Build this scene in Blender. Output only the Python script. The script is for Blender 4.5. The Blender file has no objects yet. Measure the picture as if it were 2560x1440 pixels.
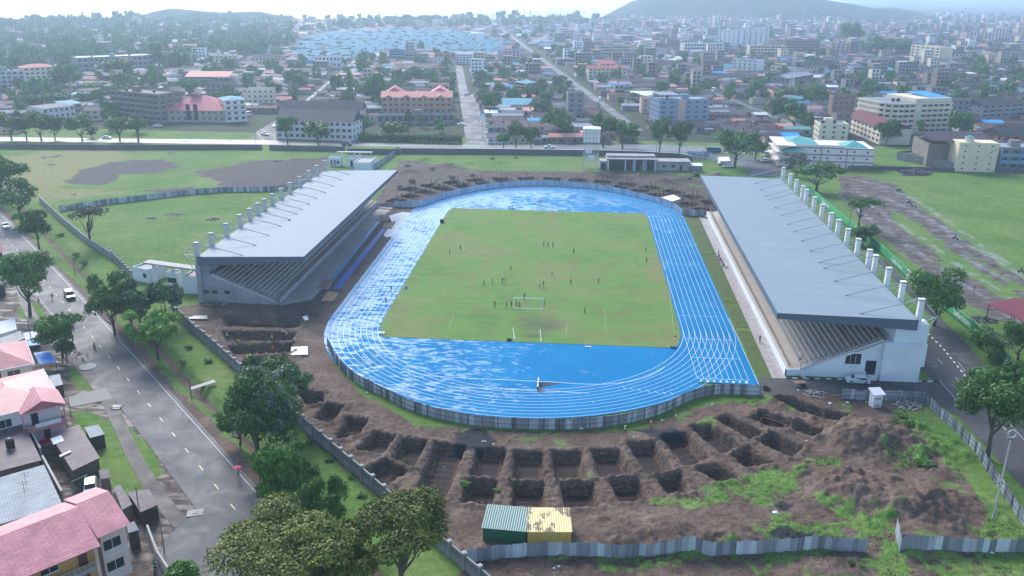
import bpy, bmesh, math, random
import numpy as np
from mathutils import Vector, Matrix
random.seed(7)
R = math.radians
SC = bpy.context.scene
COL = SC.collection
# ------------------------------------------------------------------ camera
CAM = np.array([8.82161, -225.73417, 70.6449])
YAW, PITCH, ROLL, FPX = -0.07254, 0.33636, 0.01, 2151.139
def _cam_axes():
    f = np.array([math.sin(YAW)*math.cos(PITCH), math.cos(YAW)*math.cos(PITCH), -math.sin(PITCH)])
    r = np.array([math.cos(YAW), -math.sin(YAW), 0.0]); u = np.cross(r, f)
    return math.cos(ROLL)*r + math.sin(ROLL)*u, -math.sin(ROLL)*r + math.cos(ROLL)*u, f
CR, CU, CF = _cam_axes()
cd = bpy.data.cameras.new('camera'); cam = bpy.data.objects.new('camera', cd); COL.objects.link(cam)
cd.sensor_width = 36.0; cd.lens = 36.0*FPX/2560.0; cd.clip_start = 1.0; cd.clip_end = 30000.0
cam.matrix_world = Matrix(((CR[0], CU[0], -CF[0], CAM[0]), (CR[1], CU[1], -CF[1], CAM[1]), (CR[2], CU[2], -CF[2], CAM[2]), (0, 0, 0, 1)))
SC.camera = cam
# ------------------------------------------------------------------ light: bright hazy overcast
SUN_EL, SUN_AZ = 38.0, -30.0          # elevation, azimuth from +Y towards +X (degrees)
W = bpy.data.worlds.new('World'); SC.world = W; W.use_nodes = True
nt = W.node_tree; nt.nodes.clear()
sky = nt.nodes.new('ShaderNodeTexSky'); sky.sky_type = 'NISHITA'; sky.sun_disc = False
sky.sun_elevation = R(SUN_EL); sky.sun_rotation = R(SUN_AZ)
sky.altitude = 1800; sky.air_density = 1.0; sky.dust_density = 4.0; sky.ozone_density = 1.0
bg = nt.nodes.new('ShaderNodeBackground'); bg.inputs[1].default_value = 0.105
wo = nt.nodes.new('ShaderNodeOutputWorld')
nt.links.new(sky.outputs[0], bg.inputs[0]); nt.links.new(bg.outputs[0], wo.inputs[0])
sl = bpy.data.lights.new('sun', 'SUN'); sun = bpy.data.objects.new('sun', sl); COL.objects.link(sun)
sl.energy = 1.5; sl.angle = R(26); sl.color = (1.0, 0.965, 0.91)
_sd = Vector((math.sin(R(SUN_AZ))*math.cos(R(SUN_EL)), math.cos(R(SUN_AZ))*math.cos(R(SUN_EL)), math.sin(R(SUN_EL))))
sun.rotation_euler = _sd.to_track_quat('Z', 'Y').to_euler()
SC.view_settings.view_transform = 'Standard'; SC.view_settings.look = 'None'
SC.view_settings.exposure = 1.88; SC.view_settings.gamma = 1.0
SC.view_settings.use_curve_mapping = False
HAZE = .00022
SC.cycles.volume_bounces = 3; SC.cycles.max_bounces = 5; SC.cycles.diffuse_bounces = 2; SC.cycles.glossy_bounces = 2
SC.cycles.transparent_max_bounces = 6
# ------------------------------------------------------------------ survey helpers: photo point -> place on the ground plane
def at(px, py, z=0.0):
    d = CF*FPX + CR*(px-1280) + CU*(720-py)
    t = (z-CAM[2])/d[2]
    return (CAM[0]+d[0]*t, CAM[1]+d[1]*t)
def height_at(X, Y, py):
    lo, hi = -20.0, 300.0
    for _ in range(40):
        m = (lo+hi)/2; d = np.array((X, Y, m))-CAM
        if 720-FPX*(d@CU)/(d@CF) > py: lo = m
        else: hi = m
    return m
def pts(*a): return [at(x, y) for x, y in a]
def mpx(X, Y):           # metres per photo pixel at a ground place
    d = np.array((X, Y, 0))-CAM
    return float(d@CF)/FPX
# ------------------------------------------------------------------ tags
def tag(o, label=None, cat=None, group=None, kind=None):
    if label: o['label'] = label
    if cat: o['category'] = cat
    if group: o['group'] = group
    if kind: o['kind'] = kind
    return o
def empty(name, loc=(0, 0, 0), rz=0.0, label=None, cat=None, group=None):
    o = bpy.data.objects.new(name, None); COL.objects.link(o); o.location = loc; o.rotation_euler = (0, 0, rz)
    o.empty_display_size = 0.5
    return tag(o, label, cat, group)
def link_copy(o, parent=None, loc=None, rz=None, s=None, label=None, group=None):
    c = o.copy(); COL.objects.link(c)
    if parent is not None: c.parent = parent
    if loc is not None: c.location = loc
    if rz is not None: c.rotation_euler = (0, 0, rz)
    if s is not None: c.scale = s if hasattr(s, '__len__') else (s, s, s)
    if label: c['label'] = label
    if group: c['group'] = group
    return c
def copy_tree(o, parent=None, **k):
    c = link_copy(o, parent, **k)
    for ch in KIDS.get(o.name, []):
        copy_tree(ch, c)
    KIDS.setdefault(c.name, [])
    return c
KIDS = {}
# ------------------------------------------------------------------ mesh builder
class MB:
    def __init__(s): s.v = []; s.f = []; s.m = []
    def add(s, vs, fs, m=0):
        n = len(s.v); s.v += [tuple(map(float, p)) for p in vs]; s.f += [tuple(i+n for i in f) for f in fs]; s.m += [m]*len(fs); return s
    def box(s, x0, x1, y0, y1, z0, z1, m=0, rot=0.0, c=None):
        v = [(x, y, z) for z in (z0, z1) for x, y in ((x0, y0), (x1, y0), (x1, y1), (x0, y1))]
        if rot:
            cx, cy = c if c else ((x0+x1)/2, (y0+y1)/2); ca, sa = math.cos(rot), math.sin(rot)
            v = [(cx+(x-cx)*ca-(y-cy)*sa, cy+(x-cx)*sa+(y-cy)*ca, z) for x, y, z in v]
        return s.add(v, [(0, 3, 2, 1), (4, 5, 6, 7), (0, 1, 5, 4), (1, 2, 6, 5), (2, 3, 7, 6), (3, 0, 4, 7)], m)
    def prism(s, poly, z0, z1, m=0, bottom=True):
        n = len(poly)
        a = sum(poly[i][0]*poly[(i+1) % n][1]-poly[(i+1) % n][0]*poly[i][1] for i in range(n))
        if a < 0: poly = poly[::-1]
        z0 = z0 if hasattr(z0, '__len__') else [z0]*n; z1 = z1 if hasattr(z1, '__len__') else [z1]*n
        v = [(p[0], p[1], z0[i]) for i, p in enumerate(poly)]+[(p[0], p[1], z1[i]) for i, p in enumerate(poly)]
        f = [tuple(range(n, 2*n))]+[(i, (i+1) % n, n+(i+1) % n, n+i) for i in range(n)]
        if bottom: f.append(tuple(range(n-1, -1, -1)))
        return s.add(v, f, m)
    def sheet(s, poly, z=0.0, m=0):
        n = len(poly)
        a = sum(poly[i][0]*poly[(i+1) % n][1]-poly[(i+1) % n][0]*poly[i][1] for i in range(n))
        if a < 0: poly = poly[::-1]
        return s.add([(p[0], p[1], z) for p in poly], [tuple(range(n))], m)
    def bar(s, a, b, r, m=0, n=4, r2=None):
        a = Vector(a); b = Vector(b); d = (b-a)
        if d.length < 1e-6: return s
        d.normalize(); up = Vector((0, 0, 1)) if abs(d.z) < .95 else Vector((1, 0, 0))
        x = d.cross(up).normalized(); y = x.cross(d); r2 = r if r2 is None else r2
        vs = []
        for p, q in ((a, r), (b, r2)):
            for i in range(n):
                t = 2*math.pi*(i+.5)/n; vs.append(p+x*q*math.cos(t)+y*q*math.sin(t))
        f = [(i, (i+1) % n, n+(i+1) % n, n+i) for i in range(n)]+[tuple(range(n-1, -1, -1)), tuple(range(n, 2*n))]
        return s.add(vs, f, m)
    def strip(s, line, w, z=0.0, m=0, closed=False):
        P = [Vector((p[0], p[1])) for p in line]; n = len(P); L = []; Q = []
        for i in range(n):
            a = P[i-1] if (i or closed) else P[i]; b = P[(i+1) % n] if (i < n-1 or closed) else P[i]
            t = (b-a); t = t.normalized() if t.length else Vector((1, 0)); nn = Vector((-t.y, t.x))*w/2
            L.append(P[i]+nn); Q.append(P[i]-nn)
        v = [(p.x, p.y, z) for p in L]+[(p.x, p.y, z) for p in Q]
        k = n if closed else n-1
        return s.add(v, [(n+i, n+(i+1) % n, (i+1) % n, i) for i in range(k)], m)
    def ell(s, c, r, m=0, seg=8, rings=5):
        vs = [(c[0], c[1], c[2]-r[2])]
        for i in range(1, rings):
            t = math.pi*i/rings
            for j in range(seg):
                a = 2*math.pi*j/seg; vs.append((c[0]+r[0]*math.sin(t)*math.cos(a), c[1]+r[1]*math.sin(t)*math.sin(a), c[2]-r[2]*math.cos(t)))
        vs.append((c[0], c[1], c[2]+r[2])); f = []
        for j in range(seg): f.append((0, 1+(j+1) % seg, 1+j))
        for i in range(rings-2):
            for j in range(seg): f.append((1+i*seg+j, 1+i*seg+(j+1) % seg, 1+(i+1)*seg+(j+1) % seg, 1+(i+1)*seg+j))
        b = 1+(rings-2)*seg; e = len(vs)-1
        for j in range(seg): f.append((b+j, b+(j+1) % seg, e))
        return s.add(vs, f, m)
    def mesh(s, name, mats):
        me = bpy.data.meshes.new(name); me.from_pydata(s.v, [], s.f)
        for m in (mats if isinstance(mats, (list, tuple)) else [mats]): me.materials.append(m)
        if any(s.m): me.polygons.foreach_set('material_index', s.m)
        me.update(); return me
    def build(s, name, mats, parent=None, smooth=False):
        me = s.mesh(name, mats)
        if smooth: me.polygons.foreach_set('use_smooth', [True]*len(me.polygons))
        o = bpy.data.objects.new(name, me); COL.objects.link(o)
        if parent is not None:
            o.parent = parent; KIDS.setdefault(parent.name, []).append(o)
        return o
def inst(name, me, parent=None, loc=(0, 0, 0), rz=0, s=(1, 1, 1)):
    o = bpy.data.objects.new(name, me); COL.objects.link(o); o.location = loc; o.rotation_euler = (0, 0, rz); o.scale = s
    if parent is not None:
        o.parent = parent; KIDS.setdefault(parent.name, []).append(o)
    return o
# ------------------------------------------------------------------ numpy noise
def vnoise(x, y, seed=0):
    xi = np.floor(x).astype(np.int64); yi = np.floor(y).astype(np.int64); xf = x-xi; yf = y-yi
    u = xf*xf*(3-2*xf); v = yf*yf*(3-2*yf)
    def h(a, b):
        n = (a*374761393+b*668265263+seed*974711) & 0x7fffffff
        n = ((n ^ (n >> 13))*1274126177) & 0x7fffffff
        return ((n ^ (n >> 16)) & 0xffff)/65535.0
    return (h(xi, yi)*(1-u)+h(xi+1, yi)*u)*(1-v)+(h(xi, yi+1)*(1-u)+h(xi+1, yi+1)*u)*v
def fbm(x, y, oct=4, seed=0):
    s = 0; a = .5; t = 0
    for k in range(oct):
        s = s+a*vnoise(x*2**k, y*2**k, seed+k*17); t += a; a *= .55
    return s/t
def sdist(X, Y, poly):
    """signed distance to polygon (negative inside)"""
    d = np.full(X.shape, 1e9); ins = np.zeros(X.shape, bool); n = len(poly)
    for i in range(n):
        ax, ay = poly[i]; bx, by = poly[(i+1) % n]
        ex, ey = bx-ax, by-ay; L2 = ex*ex+ey*ey+1e-9
        t = np.clip(((X-ax)*ex+(Y-ay)*ey)/L2, 0, 1)
        d = np.minimum(d, np.hypot(X-ax-t*ex, Y-ay-t*ey))
        c = ((ay > Y) != (by > Y)) & (X < (bx-ax)*(Y-ay)/((by-ay) if by != ay else 1e-9)+ax)
        ins ^= c
    return np.where(ins, -d, d)
def ldist(X, Y, line):
    d = np.full(X.shape, 1e9)
    for (ax, ay), (bx, by) in zip(line[:-1], line[1:]):
        ex, ey = bx-ax, by-ay; t = np.clip(((X-ax)*ex+(Y-ay)*ey)/(ex*ex+ey*ey+1e-9), 0, 1)
        d = np.minimum(d, np.hypot(X-ax-t*ex, Y-ay-t*ey))
    return d
# ------------------------------------------------------------------ materials
class NT:
    def __init__(s, name):
        s.m = bpy.data.materials.new(name); s.m.use_nodes = True; s.t = s.m.node_tree; s.t.nodes.clear()
        s.out = s.t.nodes.new('ShaderNodeOutputMaterial'); s.b = s.t.nodes.new('ShaderNodeBsdfPrincipled')
        s.t.links.new(s.b.outputs[0], s.out.inputs[0])
    def n(s, typ, **k):
        q = s.t.nodes.new(typ)
        for a, b in k.items(): setattr(q, a, b)
        return q
    def l(s, a, b): s.t.links.new(a, b)
    def pos(s, scale=(1, 1, 1), local=False, rnd=False):
        mp = s.n('ShaderNodeMapping'); mp.inputs['Scale'].default_value = scale
        if local:
            tc = s.n('ShaderNodeTexCoord'); src = tc.outputs['Object']
            if rnd:
                oi = s.n('ShaderNodeObjectInfo'); ml = s.n('ShaderNodeMath', operation='MULTIPLY'); ml.inputs[1].default_value = 91.7
                s.l(oi.outputs['Random'], ml.inputs[0]); ad = s.n('ShaderNodeVectorMath', operation='ADD')
                s.l(src, ad.inputs[0]); s.l(ml.outputs[0], ad.inputs[1]); src = ad.outputs[0]
        else: src = s.n('ShaderNodeNewGeometry').outputs['Position']
        s.l(src, mp.inputs[0]); return mp.outputs[0]
    def noise(s, vec, scale, detail=4, rough=.6, dist=0):
        q = s.n('ShaderNodeTexNoise'); q.inputs['Scale'].default_value = scale; q.inputs['Detail'].default_value = detail
        q.inputs['Roughness'].default_value = rough; q.inputs['Distortion'].default_value = dist; s.l(vec, q.inputs['Vector']); return q.outputs['Fac']
    def ramp(s, fac, stops):
        q = s.n('ShaderNodeValToRGB'); e = q.color_ramp.elements
        while len(e) < len(stops): e.new(.5)
        for el, (p, c) in zip(e, stops):
            el.position = p; el.color = (c[0], c[1], c[2], 1) if hasattr(c, '__len__') else (c, c, c, 1)
        s.l(fac, q.inputs[0]); return q.outputs[0]
    def mix(s, fac, a, b, mode='MIX'):
        q = s.n('ShaderNodeMix', data_type='RGBA', blend_type=mode)
        if hasattr(fac, 'name'): s.l(fac, q.inputs['Factor'])
        else: q.inputs['Factor'].default_value = fac
        for v, k in ((a, 6), (b, 7)):
            if hasattr(v, 'name'): s.l(v, q.inputs[k])
            else: q.inputs[k].default_value = (v[0], v[1], v[2], 1) if hasattr(v, '__len__') else (v, v, v, 1)
        return q.outputs[2]
    def math(s, op, a, b=0.5, clamp=False):
        q = s.n('ShaderNodeMath', operation=op, use_clamp=clamp)
        for v, k in ((a, 0), (b, 1)):
            if hasattr(v, 'name'): s.l(v, q.inputs[k])
            else: q.inputs[k].default_value = v
        return q.outputs[0]
    def mr(s, v, a, b, c=0., d=1.):
        q = s.n('ShaderNodeMapRange'); s.l(v, q.inputs[0])
        for i, x in enumerate((a, b, c, d)): q.inputs[i+1].default_value = x
        return q.outputs[0]
    def attr(s, name):
        q = s.n('ShaderNodeAttribute', attribute_name=name); return q
    def set(s, col=None, rough=None, spec=None, metal=None, bump=None, bstr=.3, bdist=.05):
        for v, k in ((col, 'Base Color'), (rough, 'Roughness'), (spec, 'Specular IOR Level'), (metal, 'Metallic')):
            if v is None: continue
            if hasattr(v, 'name'): s.l(v, s.b.inputs[k])
            else: s.b.inputs[k].default_value = (v[0], v[1], v[2], 1) if hasattr(v, '__len__') else v
        if bump is not None:
            q = s.n('ShaderNodeBump'); q.inputs['Strength'].default_value = bstr; q.inputs['Distance'].default_value = bdist
            s.l(bump, q.inputs['Height']); s.l(q.outputs[0], s.b.inputs['Normal'])
        return s.m
_pc = {}
def paint(name, c, rough=.7, var=.18, scale=.6, metal=0.0, spec=.4, tint=0.0, fine=6.0):
    """weathered plain surface: broad and fine mottling in world space"""
    key = (name,)
    if key in _pc: return _pc[key]
    n = NT(name); p = n.pos()
    a = n.noise(p, scale, 5, .6); b = n.noise(p, fine, 3, .6)
    f = n.math('ADD', n.math('MULTIPLY', a, .65), n.math('MULTIPLY', b, .35))
    lo = tuple(x*(1-var) for x in c); hi = tuple(min(1, x*(1+var)) for x in c)
    col = n.ramp(f, [(.3, lo), (.7, hi)])
    if tint:
        oi = n.n('ShaderNodeObjectInfo'); t = n.mr(oi.outputs['Random'], 0, 1, 1-tint, 1+tint)
        col = n.mix(1.0, col, t, 'MULTIPLY')
    _pc[key] = n.set(col, n.mr(b, .3, .7, rough-.08, min(1, rough+.08)), spec, metal)
    return _pc[key]
# ================================================================== GROUND
L0, R0, LANE = 47.49, 33.57, 1.22
def oval(r, seg=48, h=L0, arcs=(True, True)):
    o = []
    for i in range(seg+1):
        a = -math.pi*i/seg; o.append((r*math.cos(a), -h+r*math.sin(a)))
    for i in range(seg+1):
        a = math.pi-math.pi*i/seg; o.append((r*math.cos(a), h+r*math.sin(a)))
    return o
PITS = [  # rim outlines read off the photograph (near bend)
 [(1092,1111),(1159,1118),(1105,1249),(1038,1245)], [(1196,1125),(1260,1126),(1243,1198),(1181,1190)], [(1172,1206),(1236,1208),(1226,1257),(1159,1254)],
 [(1293,1131),(1354,1133),(1354,1201),(1285,1199)], [(1288,1211),(1357,1212),(1356,1267),(1287,1262)], [(1384,1133),(1448,1131),(1463,1199),(1396,1202)],
 [(1406,1214),(1478,1212),(1490,1264),(1418,1266)], [(1482,1128),(1545,1125),(1576,1189),(1508,1194)], [(1525,1204),(1592,1201),(1616,1247),(1555,1254)],
 [(1574,1111),(1633,1108),(1676,1176),(1623,1183)], [(1650,1196),(1697,1188),(1717,1229),(1673,1232)], [(1656,1094),(1712,1083),(1770,1148),(1718,1163)],
 [(1752,1176),(1790,1168),(1838,1192),(1797,1202)], [(1734,1071),(1774,1064),(1848,1114),(1807,1134)], [(1834,1143),(1868,1128),(1928,1158),(1868,1168)],
 [(1797,1051),(1818,1041),(1908,1084),(1881,1098)], [(1901,1104),(1928,1086),(2002,1118),(1979,1141)], [(1881,1049),(1905,1029),(1975,1053),(1960,1072)],
 [(1962,1067),(1979,1059),(2056,1081),(2039,1093)], [(1935,1002),(1949,994),(2118,1042),(2090,1061)], [(1011,1101),(1065,1104),(1031,1165),(984,1148)],
 [(917,1176),(961,1152),(1011,1180),(964,1215)], [(937,1084),(984,1094),(954,1131),(897,1124)], [(870,1045),(917,1054),(890,1084),(843,1098)],
 [(815,1012),(856,1018),(822,1056),(790,1046)], [(748,978),(806,985),(806,1008),(768,1014)],
 [(566,792),(746,800),(744,819),(564,815)], [(560,830),(736,833),(728,853),(570,856)], [(575,868),(728,863),(726,880),(588,884)], [(622,898),(712,893),(722,911),(624,917)]]
PITS = [pts(*p) for p in PITS]
NEARPITS = len(PITS)
_c = 0
FARPITS = []
for ring, (ra, rb) in enumerate(((52.5, 57.5), (60.0, 65.5))):
    for k in range(19):
        a = R(8+k*9.1)
        if ring and (k > 15): continue
        da = R(2.7); q = []
        for rr, aa in ((ra, a-da), (rb, a-da*.95), (rb, a+da*.95), (ra, a+da)):
            q.append((rr*math.cos(aa), 47.5+rr*math.sin(aa)*.92))
        FARPITS.append(q)
MUD = [pts((440,772),(520,752),(700,764),(760,770),(830,790),(812,850),(830,905),(900,985),(1040,1062),(1340,1078),(1560,1066),(1760,1012),(1900,990),(1930,972),(2100,990),(2250,1010),(2300,1060),(2400,1180),(2480,1300),(2560,1440),(2560,1500),(1100,1500),(1150,1418),(905,1210),(700,1035),(459,808)),
       pts((935,505),(1010,510),(1080,500),(1200,462),(1340,452),(1500,460),(1680,505),(1760,545),(1850,540),(1800,440),(1500,430),(1200,425),(1000,400),(980,440)),
       pts((760,560),(880,500),(1060,505),(1040,540),(985,610),(920,700),(850,790),(820,850),(700,800),(690,765))]
BARE = [pts((168,452),(200,425),(262,410),(330,400),(400,399),(458,412),(430,420),(395,432),(300,436),(270,460),(200,464)),
        pts((480,430),(640,402),(830,392),(800,470),(560,468),(540,450),(500,438)), pts((350,478),(480,468),(520,478),(430,486)),
        pts((100,392),(150,388),(140,394),(110,397)), pts((410,382),(432,380),(425,386)), pts((120,412),(155,408),(140,414))]
DIRT = [pts((2090,440),(2150,440),(2240,462),(2330,540),(2440,620),(2560,700),(2620,760),(2620,860),(2480,790),(2400,755),(2330,690),(2240,620),(2160,560),(2110,500)),
        pts((1935,388),(2120,410),(1990,420))]
ISLE = [pts((2215,520),(2270,540),(2400,640),(2560,745),(2560,775),(2470,720),(2330,625),(2240,560)), pts((2330,640),(2440,690),(2440,700),(2350,660)),
        pts((2420,635),(2560,720),(2560,735),(2440,655))]
TURF = [pts((1620,1256),(1760,1232),(1860,1182),(1950,1162),(2008,1195),(2003,1245),(1900,1243),(1800,1262),(1700,1270)),
        pts((2040,1240),(2125,1265),(2250,1310),(2260,1395),(2330,1460),(2200,1460),(2180,1370),(2110,1330),(2045,1262)),
        pts((1900,1300),(2010,1290),(2120,1335),(2140,1352),(1905,1360)), pts((1400,1392),(1640,1404),(1760,1378),(2080,1378),(2080,1405),(1840,1432),(1730,1410),(1540,1425)),
        pts((2230,1000),(2300,1000),(2380,1120),(2420,1210),(2380,1190),(2320,1110),(2240,1060)), pts((2430,1230),(2560,1330),(2620,1460),(2500,1460),(2450,1340),(2440,1280)),
        pts((2220,1125),(2290,1130),(2280,1180),(2235,1165)), pts((1560,1058),(1760,1005),(1900,985),(1900,996),(1760,1020),(1560,1072)), pts((1040,1060),(1340,1078),(1560,1068),(1560,1080),(1340,1092),(1130,1075)),
        pts((2260,1380),(2620,1380),(2620,1500),(2400,1500)), pts((2030,1140),(2100,1150),(2080,1175),(2040,1170))]
BLACK = [pts((1128,1080),(1200,1072),(1240,1100),(1225,1120),(1170,1128),(1140,1112)), pts((1922,1335),(1950,1322),(2035,1336),(2050,1352),(1930,1350)), pts((1950,1258),(1985,1258),(1985,1270),(1958,1272)),
         pts((1600,1078),(1680,1070),(1720,1090),(1640,1110)), pts((770,780),(805,782),(800,790),(768,790)), pts((2230,420),(2300,425),(2330,440),(2260,440))]
YARD = [pts((-80,560),(0,596),(60,660),(150,760),(230,880),(309,970),(352,1024),(427,1108),(520,1245),(584,1316),(640,1500),(-80,1500))]
YGRASS = [pts((168,916),(230,912),(245,950),(220,975),(180,968)), pts((180,1030),(230,1030),(330,1070),(385,1130),(400,1180),(405,1240),(320,1240),(260,1200),(215,1110),(190,1070)),
          pts((255,1002),(300,1005),(322,1030),(300,1035)), pts((0,600),(40,640),(20,690),(0,680)), pts((40,760),(100,760),(110,800),(60,800)),pts((402,1105),(428,1120),(500,1215),(520,1245),(508,1248),(470,1200))]
DITCH = pts((20,470),(111,581),(188,661),(245,722),(330,800),(413,883),(470,950),(500,980),(564,1044),(700,1180),(860,1330),(960,1440))
VERGE = pts((-60,480),(0,532),(121,664),(268,803),(393,958),(598,1172),(712,1313),(830,1450))
MOUNDS = [(2190,1095,8,2.6),(2140,1115,5,1.6),(2080,1200,5,1.3),(2130,1240,6,1.6),(2230,1260,6,1.8),(2330,1275,5,1.7),(2290,1340,6,1.4),(2350,1190,4,1.2),(2440,1260,5,.9),(1700,1340,7,1.3),(1600,1330,5,.9),(1840,1345,5,1.2),(1500,1345,4,.6),
          (2370,1130,4,.9),(520,772,4,.9),(600,775,5,1.1),(680,782,4,.8),(760,775,3,.4),(470,790,3,.7),(1300,1420,5,.8),(1450,1425,5,.8),(2080,1425,6,1.0),(1700,1440,6,.8),(2000,1180,2,.5),(900,1010,3,.5),
          (1060,400,5,1.3),(1120,415,6,1.4),(1020,430,5,1.2),(1170,408,4,.8),(1250,405,4,.6),(1660,455,4,1.4),(1700,452,4,1.2),(1800,440,5,1.6),(1600,440,4,1.0),(1965,1005,3,1.0),(1990,1060,2,.6),
          (560,520,2,.4),(430,545,2.5,.5),(530,545,1.5,.4)]
def make_ground():
    def rng(*seg):
        o = []
        for a, b, s in seg: o += list(np.arange(a, b-1e-6, s))
        return np.array(o+[seg[-1][1]])
    xs = rng((-300, -110, 1.1), (-110, -64, .6), (-64, 94, .29), (94, 250, 1.1))
    ys = rng((-170, -140, 1.0), (-140, -58, .29), (-58, 60, .8), (60, 116, .5), (116, 200, 1.1))
    X, Y = np.meshgrid(xs, ys); Z = np.zeros_like(X)
    n1 = fbm(X*.9, Y*.9, 4, 3); n2 = fbm(X*.12, Y*.12, 4, 9); n3 = fbm(X*2.2, Y*2.2, 3, 21); n4 = fbm(X*.35, Y*.35, 4, 33)
    def sub(poly, pad):
        x0 = min(p[0] for p in poly)-pad; x1 = max(p[0] for p in poly)+pad; y0 = min(p[1] for p in poly)-pad; y1 = max(p[1] for p in poly)+pad
        i0, i1 = np.searchsorted(xs, (x0, x1)); j0, j1 = np.searchsorted(ys, (y0, y1)); return slice(j0, j1), slice(i0, i1)
    def region(polys, ragged=1.2, soft=.5, seed=n4):
        M = np.zeros_like(X)
        for p in polys:
            s = sub(p, 5)
            if X[s].size == 0: continue
            d = sdist(X[s], Y[s], p)+(seed[s]-.5)*2*ragged*2
            M[s] = np.maximum(M[s], np.clip(.5-d/soft, 0, 1))
        return M
    mud = region(MUD, .5); bare = region(BARE, 2.0, 1.2); dirt = region(DIRT, 1.2, .9)*(1-region(ISLE, 1.2, .9)); turf = region(TURF, 2.2, 1.6)*np.clip((n3*.5+n1*.5-.34)*7, .15, 1)
    black = np.maximum.reduce([region(BLACK, .8, .5), region(BARE[:1], 2.0, 1.2)*.8, region(MUD[1:2], .5)*.35, region(MUD[2:3], .5)*.35]); yard = region(YARD, .4, .4)*(1-region(YGRASS, .7, .6))
    vd = ldist(X, Y, VERGE); verge = np.clip((2.6-vd+(n4-.5)*4)/1.0, 0, 1)
    dd = ldist(X, Y, DITCH); ditch = np.clip(1-dd/1.5, 0, 1)
    con = np.maximum(mud, 0)
    # weeds creeping on old spoil
    weed = np.clip((n2-.66)*9, 0, 1)*mud*(Y > 70)+np.clip((n2-.66)*9, 0, 1)*mud*(Y < 0)*.7
    M = np.clip(np.maximum.reduce([mud*(1-turf)*(1-weed), bare, dirt, yard, verge, ditch*.9]), 0, 1)
    rut = np.zeros_like(X)
    for ln in ([(2177,480),(2224,500),(2321,547),(2405,604),(2489,648),(2600,720)], [(2090,480),(2170,547),(2271,614),(2368,681),(2456,742),(2600,850)], [(2140,470),(2197,530),(2305,597),(2405,668),(2506,735),(2620,820)], [(2110,445),(2200,462),(2290,500),(2400,575),(2560,690)], [(2360,560),(2420,650),(2520,700)]):
        for off in (-6, 0, 6):
            dl = ldist(X, Y, [at(px+off, py) for px, py in ln])+(n1-.5)*.8; rut = np.maximum(rut, np.clip(1.1-dl/.55, 0, 1)*np.clip((n4-.36)*5, 0, 1)*.75)
    rut *= (X > 90)
    # height
    Z -= .06*n1
    Z += con*((n4-.45)*.55+(n3-.5)*.30+(n1-.5)*.25)
    Z += turf*mud*(n3*.18)
    for px, py, r, h in MOUNDS:
        cx, cy = at(px, py); q = (slice(*np.searchsorted(ys, (cy-2.5*r, cy+2.5*r))), slice(*np.searchsorted(xs, (cx-2.5*r, cx+2.5*r))))
        d = np.hypot(X[q]-cx, (Y[q]-cy)*1.15)*(1+(n4[q]-.5)*1.1)
        Z[q] += h*np.exp(-(d/r*1.25)**2)*(.75+.5*n1[q])
    Z -= 1.3*np.clip(1-dd/1.9, 0, 1)**.8
    # keep the made surfaces clear
    flat = np.zeros_like(X)
    trk = np.maximum(sdist(X, Y, oval(49.0)), 0); flat = np.maximum(flat, np.clip(1-trk/1.5, 0, 1))
    for p in FLAT:
        s = sub(p, 3)
        if X[s].size: flat[s] = np.maximum(flat[s], np.clip(1-np.maximum(sdist(X[s], Y[s], p), 0)/1.0, 0, 1))
    Z = Z*(1-flat)-.07*flat
    pit = np.zeros_like(X); wall = np.zeros_like(X)
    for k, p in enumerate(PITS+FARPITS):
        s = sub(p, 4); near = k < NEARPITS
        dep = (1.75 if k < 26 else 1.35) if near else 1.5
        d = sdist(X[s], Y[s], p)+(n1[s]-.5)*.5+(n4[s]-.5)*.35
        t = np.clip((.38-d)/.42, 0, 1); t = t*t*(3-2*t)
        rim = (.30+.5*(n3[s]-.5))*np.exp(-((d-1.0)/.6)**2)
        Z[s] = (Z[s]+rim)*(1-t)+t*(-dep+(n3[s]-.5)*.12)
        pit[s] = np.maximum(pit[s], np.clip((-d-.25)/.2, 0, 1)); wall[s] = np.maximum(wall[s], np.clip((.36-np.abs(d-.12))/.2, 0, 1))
    ny, nx = X.shape
    me = bpy.data.meshes.new('ground'); me.vertices.add(nx*ny)
    me.vertices.foreach_set('co', np.stack([X, Y, Z], -1).astype(np.float32).ravel())
    idx = np.arange(nx*ny).reshape(ny, nx); q = np.stack([idx[:-1, :-1], idx[:-1, 1:], idx[1:, 1:], idx[1:, :-1]], -1).reshape(-1, 4)
    me.loops.add(q.size); me.polygons.add(len(q)); me.loops.foreach_set('vertex_index', q.ravel().astype(np.int32))
    me.polygons.foreach_set('loop_start', np.arange(0, q.size, 4, dtype=np.int32)); me.polygons.foreach_set('loop_total', np.full(len(q), 4, np.int32))
    me.polygons.foreach_set('use_smooth', np.ones(len(q), bool)); me.update(calc_edges=True)
    dry = np.clip(region([pts((0,395),(180,370),(300,372),(330,390),(150,470),(300,480),(120,500),(0,470))], 4, 6)*1.0+np.clip((n2-.5)*2.4, 0, 1)*.55, 0, 1)
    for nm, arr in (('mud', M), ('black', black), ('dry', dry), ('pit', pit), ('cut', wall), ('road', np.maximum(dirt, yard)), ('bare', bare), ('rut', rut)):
        a = me.attributes.new(nm, 'FLOAT', 'POINT'); a.data.foreach_set('value', arr.astype(np.float32).ravel())
    # material
    t = NT('ground_mud_and_grass'); p = t.pos()
    g1 = t.noise(p, .05, 5, .6); g2 = t.noise(p, .6, 5, .65); g3 = t.noise(p, 4.5, 3, .7)
    grass = t.ramp(t.math('ADD', t.math('MULTIPLY', g1, .45), t.math('MULTIPLY', g2, .55)), [(.3, (.045, .105, .022)), (.5, (.085, .160, .036)), (.68, (.155, .215, .060))])
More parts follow.
